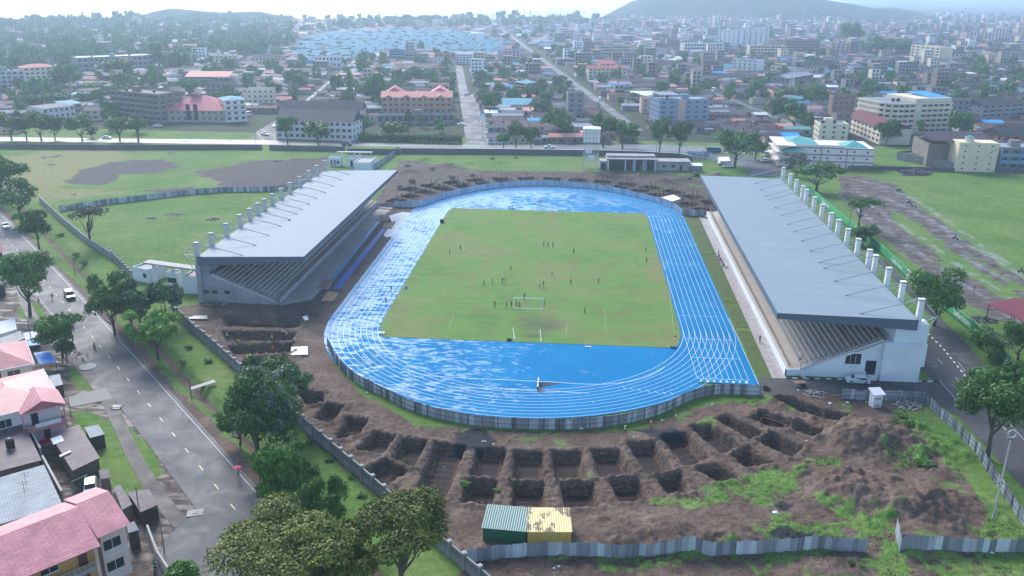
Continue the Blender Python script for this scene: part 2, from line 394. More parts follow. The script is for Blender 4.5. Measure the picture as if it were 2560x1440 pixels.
    grass = t.mix(t.attr('dry').outputs['Fac'], grass, t.ramp(g2, [(.3, (.13, .15, .05)), (.7, (.23, .21, .105))]))
    grass = t.mix(.75, grass, t.mix(1.0, grass, t.ramp(g3, [(.25, .35), (.5, 1.0), (.8, 1.7)]), 'MULTIPLY'))
    m1 = t.noise(p, .22, 6, .65); m2 = t.noise(p, 1.7, 5, .7); m3 = t.noise(p, 9, 3, .7)
    mudc = t.ramp(t.math('ADD', t.math('MULTIPLY', m1, .5), t.math('MULTIPLY', m2, .5)), [(.33, (.045, .031, .024)), (.5, (.105, .074, .057)), (.66, (.19, .142, .112))])
    mudc = t.mix(.6, mudc, t.mix(1.0, mudc, t.ramp(m3, [(.25, .45), (.5, 1.0), (.8, 1.5)]), 'MULTIPLY'))
    dirtc = t.ramp(t.noise(p, .35, 6, .7, .6), [(.35, (.042, .033, .028)), (.6, (.115, .092, .080))])
    col = t.mix(t.attr('road').outputs['Fac'], mudc, dirtc)
    col = t.mix(t.attr('bare').outputs['Fac'], col, t.ramp(m2, [(.3, (.026, .020, .024)), (.7, (.050, .038, .040))]))
    mm = t.attr('mud').outputs['Fac']
    edge = t.math('ADD', mm, t.math('MULTIPLY', t.math('SUBTRACT', g3, .5), .9))
    fac = t.ramp(edge, [(.38, 0.), (.6, 1.)])
    col = t.mix(fac, grass, col)
    strata = t.noise(t.pos((1.2, 1.2, 6.0)), 1.0, 4, .7)
    col = t.mix(t.attr('cut').outputs['Fac'], col, t.ramp(strata, [(.35, (.040, .028, .022)), (.55, (.105, .075, .058)), (.70, (.30, .23, .17))]))
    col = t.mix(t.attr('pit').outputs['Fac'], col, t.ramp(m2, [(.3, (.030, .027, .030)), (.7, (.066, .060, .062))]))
    col = t.mix(t.math('MULTIPLY', t.attr('rut').outputs['Fac'], .7), col, (.17, .165, .175))  # pale grey in the ruts paints their wet sheen into the colour
    col = t.mix(t.attr('black').outputs['Fac'], col, t.ramp(m3, [(.3, (.014, .015, .018)), (.8, (.05, .052, .06))]))
    wet = t.noise(t.pos((.35, 1.1, 1)), .5, 5, .6, .8)
    rd = t.attr('road').outputs['Fac']; ba = t.attr('bare').outputs['Fac']
    wr = t.math('MULTIPLY', t.ramp(wet, [(.48, 0.), (.6, 1.)]), t.math('MAXIMUM', t.math('MULTIPLY', rd, .5), t.math('MULTIPLY', ba, .08)))
    wr = t.math('MAXIMUM', wr, t.attr('rut').outputs['Fac'])
    rough = t.mix(wr, t.mix(fac, .9, .78), .28)
    h = t.math('ADD', t.math('MULTIPLY', g3, .5), t.math('MULTIPLY', m2, .8))
    mat = t.set(col, rough, .5, 0, h, .55, .22)
    t.l(t.mr(wr, 0, 1, .08, .55), t.b.inputs['Specular IOR Level'])
    me.materials.append(mat)
    o = bpy.data.objects.new('ground', me); COL.objects.link(o); tag(o, kind='structure')
    return (xs, ys, Z)
# ---------------- made surfaces: kept flat beneath
ROAD_L = pts((-90,470),(0,530),(121,663),(268.7,802.5),(393,957),(598,1171.6),(712,1312.7),(830,1460))
ROAD_LW = pts((-70,520),(0,596),(47,648),(150,770),(235,875),(309,970),(352.7,1023.8),(426.6,1107.8),(517,1230),(584.5,1316),(680,1460))
def _lineup(A, B, n):
    return A, B
SERVICE = pts((1900,985),(1900,940),(1975,940),(2330,950),(2345,830),(2200,700),(2230,700),(2330,775),(2395,835),(2560,1020),(2640,1110),(2640,1330),(2560,1215),(2400,1040),(2310,985),(2110,978))
FLAT = [ROAD_L+ROAD_LW[::-1], SERVICE, pts((690,765),(830,790),(1040,500),(930,500)), pts((1760,535),(2330,945),(1900,985),(1700,540)),
        [(-105, -46), (-52, -46), (-50, 62), (-80, 62), (-105, 0)]]
GX, GY, GZ = make_ground()
def gz(x, y):
    i = min(max(int(np.searchsorted(GX, x)), 1), len(GX)-1); j = min(max(int(np.searchsorted(GY, y)), 1), len(GY)-1)
    if x < GX[0] or x > GX[-1] or y < GY[0] or y > GY[-1]: return 0.0
    return float(GZ[j, i])
# ---------------- roads
def tarmac(name, lo, hi, seed, wetlo=.5, wetw=.10, dirx=1.0, diry=1.0):
    t = NT(name); p = t.pos(); a = t.noise(p, .12, 5, .6); b = t.noise(p, 1.1, 5, .7); c = t.noise(p, 12, 2, .7)
    f = t.math('ADD', t.math('MULTIPLY', a, .6), t.math('MULTIPLY', b, .4))
    col = t.ramp(f, [(.32, lo), (.68, hi)]); col = t.mix(.35, col, t.mix(1., col, t.ramp(c, [(.3, .5), (.7, 1.5)]), 'MULTIPLY'))
    vo = t.n('ShaderNodeTexVoronoi', feature='DISTANCE_TO_EDGE'); t.l(t.mix(.12, p, t.n('ShaderNodeTexNoise').outputs['Color']), vo.inputs['Vector']); vo.inputs['Scale'].default_value = .16
    crack = t.ramp(vo.outputs['Distance'], [(0.0, .30), (.02, 1.)]); col = t.mix(.35, col, t.mix(1., col, crack, 'MULTIPLY'))
    w = t.noise(t.pos((dirx, diry, 1)), .22, 5, .62, .6); wr = t.ramp(w, [(wetlo, 0.), (wetlo+wetw, 1.)])
    return t.set(col, t.mr(wr, 0, 1, .75, .50), t.mr(wr, 0, 1, .20, .38), 0, c, .15, .02)
tar_old = tarmac('worn_wet_tarmac', (.045, .046, .053), (.085, .086, .096), 1, .25, .8)
tar_dark = tarmac('damp_tarmac', (.035, .034, .036), (.075, .072, .075), 2, .52, .12)
tar_town = tarmac('wet_town_road', (.040, .040, .044), (.080, .080, .085), 2, .40, .2, .6, .6)
white_line = paint('road_line_white', (.38, .38, .38), .6, .5, 2.5)
yellow_line = paint('road_line_yellow', (.50, .43, .26), .6, .3, 2.5)
def resamp(line, n):
    P = np.array(line); d = np.r_[0, np.cumsum(np.hypot(*np.diff(P, axis=0).T))]; t = np.linspace(0, d[-1], n)
    return np.stack([np.interp(t, d, P[:, 0]), np.interp(t, d, P[:, 1])], 1)
def ribbon(A, B, z, n=80):
    a = resamp(A, n); b = resamp(B, n); m = MB()
    m.add([(p[0], p[1], z) for p in a]+[(p[0], p[1], z) for p in b], [(n+i, n+i+1, i+1, i) if True else 0 for i in range(n-1)]); return m
def smooth(line, k=3):
    P = [tuple(p) for p in line]
    for _ in range(k):
        Q = [P[0]]
        for a, b in zip(P[:-1], P[1:]): Q += [(a[0]*.75+b[0]*.25, a[1]*.75+b[1]*.25), (a[0]*.25+b[0]*.75, a[1]*.25+b[1]*.75)]
        P = Q+[P[-1]]
    return P
# straighten the main road: one centre line with two edges
_ra = np.array([at(0, 530), at(121, 663), at(268.7, 802.5), at(393, 957), at(598, 1171.6), at(712, 1312.7)])
_k = np.polyfit(_ra[:, 0], _ra[:, 1], 2)
def road_pt(x, off):
    y = np.polyval(_k, x); s = 2*_k[0]*x+_k[1]; n = np.array((-1, s)) if True else 0
    nn = np.array((s, -1.0)); nn = nn/np.hypot(*nn); return (x+nn[0]*off, y+nn[1]*off)
_xs = np.linspace(-235, -12, 90)
ROADW = 8.3
edgeR = [road_pt(x, 0) for x in _xs]; edgeL = [road_pt(x, ROADW) for x in _xs]
for o in (1,):
    ml = MB(); n = len(_xs)
    oR = [road_pt(x, -.5) for x in _xs]; oL = [road_pt(x, ROADW+.35) for x in _xs]
    ml.add([(p[0], p[1], .05) for p in oR]+[(p[0], p[1], .05) for p in oL], [(n+i, n+i+1, i+1, i) for i in range(n-1)])
    # skirts give the pavement its thickness
    ml.add([(p[0], p[1], .05) for p in oR]+[(p[0], p[1], -.25) for p in oR], [(i, i+1, n+i+1, n+i) for i in range(n-1)])
    ml.add([(p[0], p[1], -.25) for p in oL]+[(p[0], p[1], .05) for p in oL], [(i, i+1, n+i+1, n+i) for i in range(n-1)])
    road = ml.build('road', tar_old); tag(road, kind='structure')
    mk = MB(); mk.strip([road_pt(x, .25) for x in _xs], .10, .056); mk.strip([road_pt(x, ROADW-.25) for x in _xs[5:60]], .07, .056)
    mk.build('edge_lines', white_line, road)
    dsh = MB(); P = resamp([road_pt(x, ROADW*.52) for x in _xs], 400); D = np.r_[0, np.cumsum(np.hypot(*np.diff(P, axis=0).T))]
    s = 1.0
    while s < D[-1]-3:
        a = [np.interp(s, D, P[:, i]) for i in (0, 1)]; b = [np.interp(s+1.7, D, P[:, i]) for i in (0, 1)]; dsh.strip([a, b], .14, .056); s += 6.6
    dsh.build('centre_dashes', yellow_line, road)
lay = MB(); lay.strip([road_pt(x, ROADW+2.4+1.2*math.sin(x*.11)) for x in np.linspace(-128, -22, 60)], 2.2, .02)
apron = MB().sheet(pts((420,1340),(480,1290),(540,1262),(585,1316),(680,1460),(400,1460),(380,1400)), .035); 
tag(apron.build('parking_apron', tar_old), kind='structure')
tag(lay.build('roadside_shoulder', tarmac('wet_shoulder', (.040, .036, .034), (.070, .066, .063), 5, .30, .6)), kind='structure')
tag(MB().sheet(pts((160,995),(268,968),(285,997),(178,1018)), .045).build('driveway', paint('driveway_concrete', (.13, .125, .125), .7)), kind='structure')
# service road round the right-hand stand
sm = MB().sheet(pts((1896,990),(1896,945),(2335,951),(2300,925),(2335,800),(2180,640),(2215,650),(2330,775),(2397,838),(2560,1022),(2660,1130),(2700,1420),(2560,1222),(2395,1040),(2305,990),(2100,985)), .03)
srv = sm.build('service_road', tar_dark); tag(srv, kind='structure')
mk = MB(); mk.strip(pts((2395,905),(2440,965),(2560,1100)), .12, .036); mk.strip(pts((2348,950),(2400,1010)), .12, .036); mk.build('edge_lines', white_line, srv)
dd_ = MB()
for a, b in (((2345,898),(2356,909)),((2388,943),(2400,955)),((2440,995),(2455,1010)),((2500,1060),(2516,1076))): dd_.strip(pts(a, b), .15, .036)
dd_.build('centre_dashes', yellow_line, srv)
# ---------------- far ground, lake, hills
t = NT('town_ground'); p = t.pos(); a = t.noise(p, .02, 5, .6); b = t.noise(p, .12, 6, .7); c = t.noise(p, 1.2, 4, .7)
gcol = t.ramp(b, [(.30, (.022, .019, .019)), (.47, (.050, .043, .040)), (.54, (.040, .066, .022)), (.72, (.028, .055, .016))])
gcol = t.mix(.5, gcol, t.mix(1., gcol, t.ramp(c, [(.3, .5), (.7, 1.5)]), 'MULTIPLY'))
town_mat = t.set(gcol, .85, .06)
lake_line = [(-2600, 300), (-1700, 700), (-1150, 900), (-960, 1110), (-860, 1330), (-830, 1560), (-600, 1620), (-380, 1700), (-150, 1800), (60, 1930), (330, 2080), (420, 2600), (900, 3600), (1500, 5200)]
gx0, gx1, gy0, gy1 = -299.5, 249.5, -169.5, 199.5
fg = MB()
fg.sheet([(-2600, -900), (3500, -900), (3500, gy0), (-2600, gy0)], -.25)
fg.sheet([(-2600, gy0), (gx0, gy0), (gx0, gy1), (-2600, gy1)], -.25)
fg.sheet([(gx1, gy0), (3500, gy0), (3500, gy1), (gx1, gy1)], -.25)
fg.sheet([(-2600, gy1), (3500, gy1), (6000, 3000), (6000, 9000), (3000, 9000)]+lake_line[:0:-1], -.25)
tag(fg.build('town_ground', town_mat), kind='structure')
t = NT('lake_water'); wv = t.noise(t.pos((.02, .05, 1)), 1.0, 4, .6)
tag(MB().sheet([(-14000, -2000), (-900, -2000), (-900, 1050), (6000, 1050), (14000, 26000), (-14000, 26000)], -1.6).build('water', t.set((.03, .055, .06), .22, .5, 0, wv, .12, .6)), kind='structure')
def ridge(name, outline, y0, y1, mat, seed, zb=-3, rows=14, amp=.08):
    """a hill as a height field: outline = (photo x, photo y of skyline) at ground distance rows y0..y1 (world y)"""
    xs = [p[0] for p in outline]; n = 140; m = []; F = []
    yc = (y0+y1)/2
    top = []
    for i in range(n):
        px = xs[0]+(xs[-1]-xs[0])*i/(n-1); py = np.interp(px, xs, [p[1] for p in outline])
        d = CF*FPX+CR*(px-1280)+CU*(720-py); tt = (yc-CAM[1])/d[1]
        top.append((CAM[0]+d[0]*tt, CAM[2]+d[2]*tt))
    V = []
    for j in range(rows+1):
        v = j/rows; prof = math.sin(math.pi*v)**.8
        for i, (x, z) in enumerate(top):
            yy = y0+(y1-y0)*v; nz = float(fbm(np.array([x*.004+seed]), np.array([yy*.004]), 4, seed)[0])-.5
            V.append((x+(v-.5)*60, yy, zb+max(0, z-zb)*prof*(1+nz*amp*4*(1-prof))+nz*6*prof*(1 if 0 < j < rows else 0)))
    F = [(j*n+i, j*n+i+1, (j+1)*n+i+1, (j+1)*n+i) for j in range(rows) for i in range(n-1)]
    o = MB().add(V, F).build(name, mat, smooth=True); return tag(o, kind='structure')
hm = NT('hill_scrub'); hp = hm.pos(); 
hcol = hm.ramp(hm.noise(hp, .012, 6, .7), [(.3, (.010, .024, .012)), (.55, (.026, .042, .020)), (.75, (.06, .065, .035))])
hill_mat = hm.set(hcol, .9, .04)
ridge('hill', [(1460, 62), (1502, 44), (1515, 36), (1545, 20), (1580, 2), (1640, -12), (1760, -30), (1900, -28), (2010, -12), (2070, 2), (2120, 10), (2190, 24), (2260, 30), (2340, 44), (2420, 62)], 1980, 2700, hill_mat, 3)
ridge('hill', [(2000, 60), (2090, 38), (2160, 22), (2230, 20), (2330, 34), (2400, 50)], 2400, 2900, hill_mat, 8)
ridge('hill', [(1950, 30), (2120, 3), (2250, -3), (2380, 4), (2480, 0), (2620, -6), (2760, 0)], 5200, 7000, hill_mat, 5)
ridge('hill', [(350, 60), (400, 28), (430, 22), (520, 30), (560, 32), (640, 30), (700, 44), (780, 56)], 1640, 1720, hill_mat, 11, -1)
# ================================================================== TRACK
t = NT('blue_track_surface'); p = t.pos()
a = t.noise(p, .09, 4, .6); b = t.noise(p, .9, 5, .7); c = t.noise(p, 7, 2, .6)
blue = t.ramp(t.math('ADD', t.math('MULTIPLY', a, .6), t.math('MULTIPLY', b, .4)), [(.3, (.003, .130, .30)), (.7, (.008, .185, .38))])
sx = t.n('ShaderNodeSeparateXYZ'); t.l(p, sx.inputs[0])
w1 = t.noise(t.pos((.30, .85, 1)), 1.0, 6, .68, .9); w2 = t.noise(t.pos((.05, .08, 1)), 1.0, 3, .5)
# water lies deepest along the western straight and the far bend
lx = t.mr(sx.outputs[0], -50, 34, .11, -.10); ly = t.mr(sx.outputs[1], -75, 60, -.055, .05)
wsum = t.math('ADD', t.math('ADD', w1, t.math('MULTIPLY', t.math('SUBTRACT', w2, .5), .35)), t.math('ADD', lx, ly))
wet = t.ramp(wsum, [(.515, 0.), (.565, 1.)])
blue = t.mix(t.math('MULTIPLY', wet, .25), blue, (.08, .24, .42))  # wet patches also turn paler: sky sheen mixed into the colour
track_mat = t.set(blue, t.mr(wet, 0, 1, .70, .20), .5, 0, c, .06, .01)
t.l(t.mr(wet, 0, 1, .03, .60), t.b.inputs['Specular IOR Level'])
chute_y = -74.9
outer = R0+9*LANE+.45
tp = []
for i in range(65):
    a_ = -math.pi*i/64; tp.append((outer*math.cos(a_), -L0+outer*math.sin(a_)))
tp = [(outer, chute_y), (R0-.8, chute_y)]+[q for q in tp if not (q[0] > R0-.8 and q[1] > chute_y) and q[0] < R0+6]
tp += [(-outer*math.cos(math.pi*i/64), L0+outer*math.sin(math.pi*i/64)) for i in range(65)]
m = MB().sheet(tp, .05)
track = m.build('running_track', track_mat); tag(track, kind='structure')
ll = MB(); WL = .065
for k in range(10):
    r = R0+k*LANE; w = WL if k else WL*1.2
    arcn = [(-r*math.cos(math.pi*i/72), -L0-r*math.sin(math.pi*i/72)) for i in range(73)]
    arcf = [(r*math.cos(math.pi*i/72), L0+r*math.sin(math.pi*i/72)) for i in range(73)]
    ll.strip(arcn+arcf, w, .056, closed=True)
    if k < 9: ll.strip([(r, -L0+.05), (r, -73.1)], WL, .0565)
ll.strip([(outer-.12, -40), (outer-.12, chute_y)], .08, .0565)
for y_ in (-73.1, -63.1, -53.1): ll.strip([(R0, y_), (R0+9*LANE*(.9 if y_ > -70 else .89), y_)], .09, .057)
for y_ in (L0-1.5, 0, -L0+8): ll.strip([(R0, y_), (R0+8*LANE, y_)], .06, .057)
Az = lambda x, y: (800+x/4.2667, 780+y/4.2667); Bz = lambda x, y: (1350+x/4.2667, 780+y/4.2667)
ll.strip(smooth(pts(Az(880,600),Az(1000,650),Az(1150,683),Az(1400,700),Az(2560,752),Bz(400,770),Bz(700,775),Bz(900,755),Bz(1100,710),Bz(1240,650),Bz(1330,590)), 2), .11, .0575)
ll.strip(pts(Az(1370,800),Az(2560,852),Bz(530,869)), .11, .0575)
for q in ((885,793,905,822),(965,815,990,833),(1040,820,1082,848),(1125,828,1170,860),(1215,843,1265,868),(1300,853,1350,880),(1388,860,1425,882),(560,950,575,970)):
    ll.strip(pts(Bz(q[0],q[1]),Bz(q[2],q[3])), .08, .0575)
tracklines = paint('track_line_white', (.62, .66, .70), .5, .12, 3)
ll.build('lane_lines', tracklines, track)
def text_mesh(s, size, mat, name='lettering', loc=(0, 0, 0), rot=(0, 0, 0), parent=None, extrude=.0, width=1.0, bold=0.0):
    cu = bpy.data.curves.new(name, 'FONT'); cu.body = s; cu.size = size; cu.align_x = 'CENTER'; cu.align_y = 'CENTER'; cu.extrude = extrude; cu.offset = bold
    tmp = bpy.data.objects.new(name, cu); COL.objects.link(tmp); dg = bpy.context.evaluated_depsgraph_get()
    me = bpy.data.meshes.new_from_object(tmp.evaluated_get(dg)); bpy.data.objects.remove(tmp); me.materials.clear(); me.materials.append(mat); me.name = name
    o = bpy.data.objects.new(name, me); COL.objects.link(o); o.location = loc; o.rotation_euler = rot; o.scale = (width, 1, 1)
    if parent is not None: o.parent = parent; KIDS.setdefault(parent.name, []).append(o)
    return o
for k in range(8):
    text_mesh(str(k+1), 1.15, tracklines, 'lane_number', (R0+LANE*(k+.5), -74.1, .06), parent=track, bold=.03)
# infield pitch
t = NT('pitch_grass'); p = t.pos()
a = t.noise(p, .045, 5, .6, .3); b = t.noise(t.pos((.5, 1, 1)), .35, 5, .65); c = t.noise(p, 2.6, 4, .75)
f = t.math('ADD', t.math('MULTIPLY', a, .6), t.math('MULTIPLY', b, .4))
g = t.ramp(f, [(.32, (.050, .135, .022)), (.47, (.090, .185, .032)), (.58, (.138, .172, .050)), (.72, (.185, .165, .075))])
# worn goal mouths and midfield
sp = t.n('ShaderNodeSeparateXYZ'); t.l(p, sp.inputs[0])
def blob(cx, cy, rx, ry):
    dx = t.math('DIVIDE', t.math('SUBTRACT', sp.outputs[0], cx), rx); dy = t.math('DIVIDE', t.math('SUBTRACT', sp.outputs[1], cy), ry)
    return t.math('SUBTRACT', 1.0, t.math('ADD', t.math('MULTIPLY', dx, dx), t.math('MULTIPLY', dy, dy)), True)
wear = t.math('MAXIMUM', t.math('MAXIMUM', blob(2, -48, 9, 9), t.math('MULTIPLY', blob(6, -8, 26, 34), .45)), blob(1, -54.8, 5, 2.2))
wf = t.ramp(t.math('ADD', t.math('MULTIPLY', wear, .26), t.math('ADD', t.math('MULTIPLY', c, .62), t.math('MULTIPLY', b, .3))), [(.60, 0.), (.74, .7)])
g = t.mix(t.ramp(t.noise(p, .16, 4, .7, .4), [(.50, 0.), (.66, .6)]), g, (.13, .115, .045)); g = t.mix(wf, g, (.050, .042, .034)); g = t.mix(.5, g, t.mix(1., g, t.ramp(c, [(.25, .55), (.75, 1.45)]), 'MULTIPLY'))
pitch_mat = t.set(g, .92, .25, 0, c, .3, .04)
gr = R0-.6; gp = []
def arc_pts(cy, a0, a1, n=14): return [(gr*math.cos(a0+(a1-a0)*i/n), cy+gr*math.sin(a0+(a1-a0)*i/n)) for i in range(n+1)]
yb, yt = -58.65, 54.9
ab = math.asin((yb+L0)/gr); atp = math.asin((yt-L0)/gr)
gp = arc_pts(-L0, ab, 0)+arc_pts(L0, 0, atp)+arc_pts(L0, math.pi-atp, math.pi)+arc_pts(-L0, math.pi, math.pi-ab)
pitch = MB().prism(gp, .03, .10, bottom=False).build('pitch', pitch_mat); tag(pitch, kind='structure')
faint = paint('worn_pitch_line', (.24, .29, .18), .8, .35, .8)
pl = MB()
for A_, B_ in (((1646,600),(1673,720)),((1673,720),(1687,850)),((1415,843),(1418,812)),((1515,833),(1511,770)),((1120,822),(1135,792))): pl.strip(pts(A_, B_), .08, .106)
pl.build('touch_lines', faint, pitch)
bm_ = MB(); 
for A_, B_ in (((1282,820),(1287,850)),((1350,824),(1353,855))): bm_.strip(pts(A_, B_), .08, .108)
bm_.build('goal_area_boards', tracklines, pitch)
# ================================================================== surrounds of the track
conc = paint('worn_concrete', (.25, .235, .23), .75, .28, .35)
concP = paint('pale_wet_concrete', (.36, .37, .40), .35, .15, .3)
whitewall = paint('white_painted_wall', (.56, .61, .64), .7, .12, .35)
greywall = paint('grey_rendered_wall', (.27, .275, .29), .8, .25, .4)
darkmetal = paint('dark_railing', (.05, .05, .055), .5)
sh = lambda y: 1.9/124*(y+70)
Y0R, Y1R = -70.0, 55.0
gs = MB()
for a_, b_ in ((-73.5, -47.3), (-45.2, -31.0), (-29.5, 8.5), (9.8, 56)):
    gs.sheet([(outer+.45, a_), (48.0+sh(a_), a_), (48.0+sh(b_), b_), (outer+.45, b_)], .02)
vg = NT('trackside_grass'); p = vg.pos(); b = vg.noise(p, .5, 5, .7); c = vg.noise(p, 5, 3, .7)
gcol = vg.ramp(b, [(.3, (.04, .085, .018)), (.55, (.075, .105, .032)), (.7, (.12, .115, .055))]); gcol = vg.mix(.4, gcol, vg.mix(1., gcol, vg.ramp(c, [(.3, .5), (.7, 1.5)]), 'MULTIPLY'))
tag(gs.build('grass_verge', vg.set(gcol, .9, .2)), kind='structure')
tag(MB().sheet([(48.1+sh(-74), -74), (50.75, -74), (50.75+sh(56), 56), (48.1+sh(56), 56)], .025).build('walkway', paint('patchy_wet_walkway', (.30, .275, .275), .5, .4, .7)), kind='structure')
tag(MB().sheet([(45.1, -74.8), (50.6, -74.9), (50.6, -73.9), (45.1, -73.7)], .022).build('walkway', tar_dark), kind='structure')
# west side: walkway, runways, sand pits
tag(MB().sheet(pts((699,765),(780,749),(838,688),(900,610),(955,545),(985,516),(944,516)), .02).build('walkway', conc), kind='structure')
tag(MB().sheet(pts((972,540),(1005,530),(1029,532),(1008,562),(984,590),(966,594),(958,588),(980,556)), .03).build('concrete_apron', concP), kind='structure')
tag(MB().sheet(pts((953,551),(944,551),(834,686),(828,696),(838,697)), .032).build('runway', paint('faded_blue_runway', (.05, .20, .38), .5, .25, 1)), kind='structure')
tag(MB().sheet(pts((968,570),(956,571),(838,712),(836,725),(850,722)), .036).build('runway', paint('dark_blue_runway', (.008, .07, .34), .5, .25, 1)), kind='structure')
sand = paint('orange_sand', (.36, .21, .11), .9, .2, 1.5); sandd = paint('damp_sand', (.20, .12, .085), .85, .2, 1.5)
def sandpit(poly, mat, label):
    e = empty('sand_pit', (*at(*poly[0]), 0), 0, label, 'sand pit'); o = at(*poly[0])
    P_ = [(x-o[0], y-o[1]) for x, y in pts(*poly)]
    MB().prism(P_, -.05, .06, bottom=False).build('sand', mat, e)
    fr = MB()
    for i in range(4):
        a, b = Vector(P_[i]), Vector(P_[(i+1) % 4]); d = (b-a).normalized(); n = Vector((-d.y, d.x))*.09
        fr.prism([a+n-d*.09, a-n-d*.09, b-n+d*.09, b+n+d*.09], -.05, .12, bottom=False)
    fr.build('kerb', conc, e)
sandpit([(941,552),(969,553),(974,538),(949,538)], sandd, 'brown sand pit at the far end of the pale blue runway')
sandpit([(956,569),(978,572),(989,554),(962,559)], sand, 'orange sand pit at the far end of the dark blue runway')
sandpit([(803,753),(833,751),(847,733),(821,729)], sand, 'orange sand pit nearest the camera by the left grandstand')
sandpit([(793,722),(820,722),(834,699),(808,699)], sandd, 'reddish damp sand pit nearest the camera on the pale blue runway')
# ================================================================== GRANDSTANDS
def onX(px, py, X):
    d = CF*FPX+CR*(px-1280)+CU*(720-py); tt = (X-CAM[0])/d[0]; return CAM[1]+d[1]*tt, CAM[2]+d[2]*tt
t = NT('grandstand_roof_sheet'); p = t.pos((1, 1, 1)); a = t.noise(t.pos((.06, .5, 1)), 1.0, 5, .6); w = t.n('ShaderNodeTexWave', bands_direction='Y'); t.l(p, w.inputs[0]); w.inputs['Scale'].default_value = 1.05
b = t.noise(t.pos((.10, 2.6, 1)), 1.0, 4, .7)
col = t.ramp(t.math('ADD', t.math('MULTIPLY', a, .6), t.math('MULTIPLY', b, .4)), [(.2, (.15, .19, .22)), (.5, (.20, .245, .275)), (.8, (.25, .30, .33))])
col = t.mix(1., col, t.ramp(w.outputs['Fac'], [(0., .82), (.25, 1.0), (1., 1.03)]), 'MULTIPLY')
roof_mat = t.set(col, t.mr(a, .3, .7, .55, .66), .12, .0, w.outputs['Fac'], .2, .03)
fascia_mat = paint('slate_blue_fascia', (.075, .105, .145), .5, .08, .2)
tread = paint('stepped_seating_concrete', (.29, .265, .24), .85, .2, .5); nose = paint('pale_step_nosing', (.44, .41, .39), .8, .1, 1.0)
rodm = paint('galvanised_steel_tube', (.30, .33, .36), .45, .1, 1, .3)
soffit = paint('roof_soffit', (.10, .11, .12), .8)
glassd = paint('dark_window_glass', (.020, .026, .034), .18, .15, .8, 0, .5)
def stand(name, s, xf, y0, y1, shear, P, label, pylon_px, wall):
    """s=+1 east stand, -1 west stand; local u = metres behind the front wall, v = metres from the near end"""
    e = empty(name, (s*xf, y0, 0), 0, label, 'grandstand'); Lh = y1-y0
    def X(u, v, z): return (s*u+shear*v, v, z)
    def slab(mb, prof, v0, v1, m=0):         # extrude a (u,z) polygon along v
        n = len(prof); a = sum(prof[i][0]*prof[(i+1) % n][1]-prof[(i+1) % n][0]*prof[i][1] for i in range(n))
        pr = prof if (a > 0) == (s > 0) else prof[::-1]
        V = [X(u, v0, z) for u, z in pr]+[X(u, v1, z) for u, z in pr]
        mb.add(V, [tuple(range(n)), tuple(range(2*n-1, n-1, -1))]+[(i, n+i, n+(i+1) % n, (i+1) % n) for i in range(n)], m)
    # seating tiers with nosings
    u0, z0, u1, z1, n, gap = P['tiers']; du = (u1-u0)/n; dz = (z1-z0)/n
    mb = MB(); nb = MB()
    for i in range(n):
        ua = u0+i*du; za = z0+(i+1)*dz
        slab(mb, [(ua, 0.3), (ua+du, .3), (ua+du, za), (ua, za)], .35, Lh-.35)
        slab(nb, [(ua-.02, za-.12), (ua+.17, za-.12), (ua+.17, za+.012), (ua-.02, za+.012)], .3, Lh-.3)
    slab(mb, [(0.3, .1), (u0, .1), (u0, z0), (0.3, z0)], .3, Lh-.3, 1)
    mb.build('seating_tiers', [tread, P['platmat']], e); nb.build('step_nosing', nose, e)
    if gap:
        g = MB(); slab(g, [(u0+gap*du, z0+gap*dz), (u0+gap*du+.7, z0+gap*dz), (u0+gap*du+.7, z0+gap*dz+.62), (u0+gap*du, z0+gap*dz+.62)], .5, Lh-.5); g.build('barrier_wall', tread, e)
    # front wall
    fw = MB(); slab(fw, [(0, 0), (.25, 0), (.25, P['fw']), (0, P['fw'])], 0, Lh); fw.build('front_wall', wall, e)
    rl = MB(); zt = z0+1.05; ur = P['rail']
    for h in (.35, .7, 1.05): rl.bar(X(ur, 0.4, z0+h), X(ur, Lh-.4, z0+h), .028)
    for k in range(int(Lh/1.25)): rl.bar(X(ur, .4+k*1.25, z0), X(ur, .4+k*1.25, zt), .03)
    for h in (.35, .7, 1.05): rl.bar(X(.3, .4, z0+h), X(ur if ur > 1 else u0, .4, z0+h), .028)
    rl.build('railing', darkmetal, e)
    # end walls, near and far
    for v0, v1 in ((0, .3), (Lh-.3, Lh)):
        ew = MB(); slab(ew, P['end'], v0, v1); ew.build('end_wall', wall, e)
    for prof, v0, v1 in P['blocks']:
        bk = MB(); slab(bk, prof, v0, v1 if v1 > 0 else Lh+v1); bk.build('rear_block', wall, e)
    # stair with rail on the near end
    st = MB(); sr = MB(); a_, b_ = P['stair']; k = 26
    for i in range(k):
        f0 = i/k; uu = a_[0]+(b_[0]-a_[0])*f0; zz = a_[1]+(b_[1]-a_[1])*(i+1)/k; slab(st, [(uu, zz-.5), (uu+(b_[0]-a_[0])/k, zz-.5), (uu+(b_[0]-a_[0])/k, zz), (uu, zz)], -.02, 1.3)
    st.build('end_stair', nose, e)
    for h in (.5, 1.0): sr.bar(X(a_[0], .02, a_[1]+h), X(b_[0], .02, b_[1]+h), .035)
    for i in range(14): f0 = i/13; sr.bar(X(a_[0]+(b_[0]-a_[0])*f0, .02, a_[1]+(b_[1]-a_[1])*f0), X(a_[0]+(b_[0]-a_[0])*f0, .02, a_[1]+(b_[1]-a_[1])*f0+1.0), .03)
    sr.build('stair_rail', darkmetal, e)
    # roof
    (ua, za, zb_a), (ub, zb, zb_b) = P['roof']; v0, v1 = -P['over'][0], Lh+P['over'][1]; th = .12
    rf = MB(); slab(rf, [(ua, za-th), (ub, zb-th), (ub, zb), (ua, za)], v0, v1); roof = rf.build('roof', roof_mat, e)
    fa = MB()
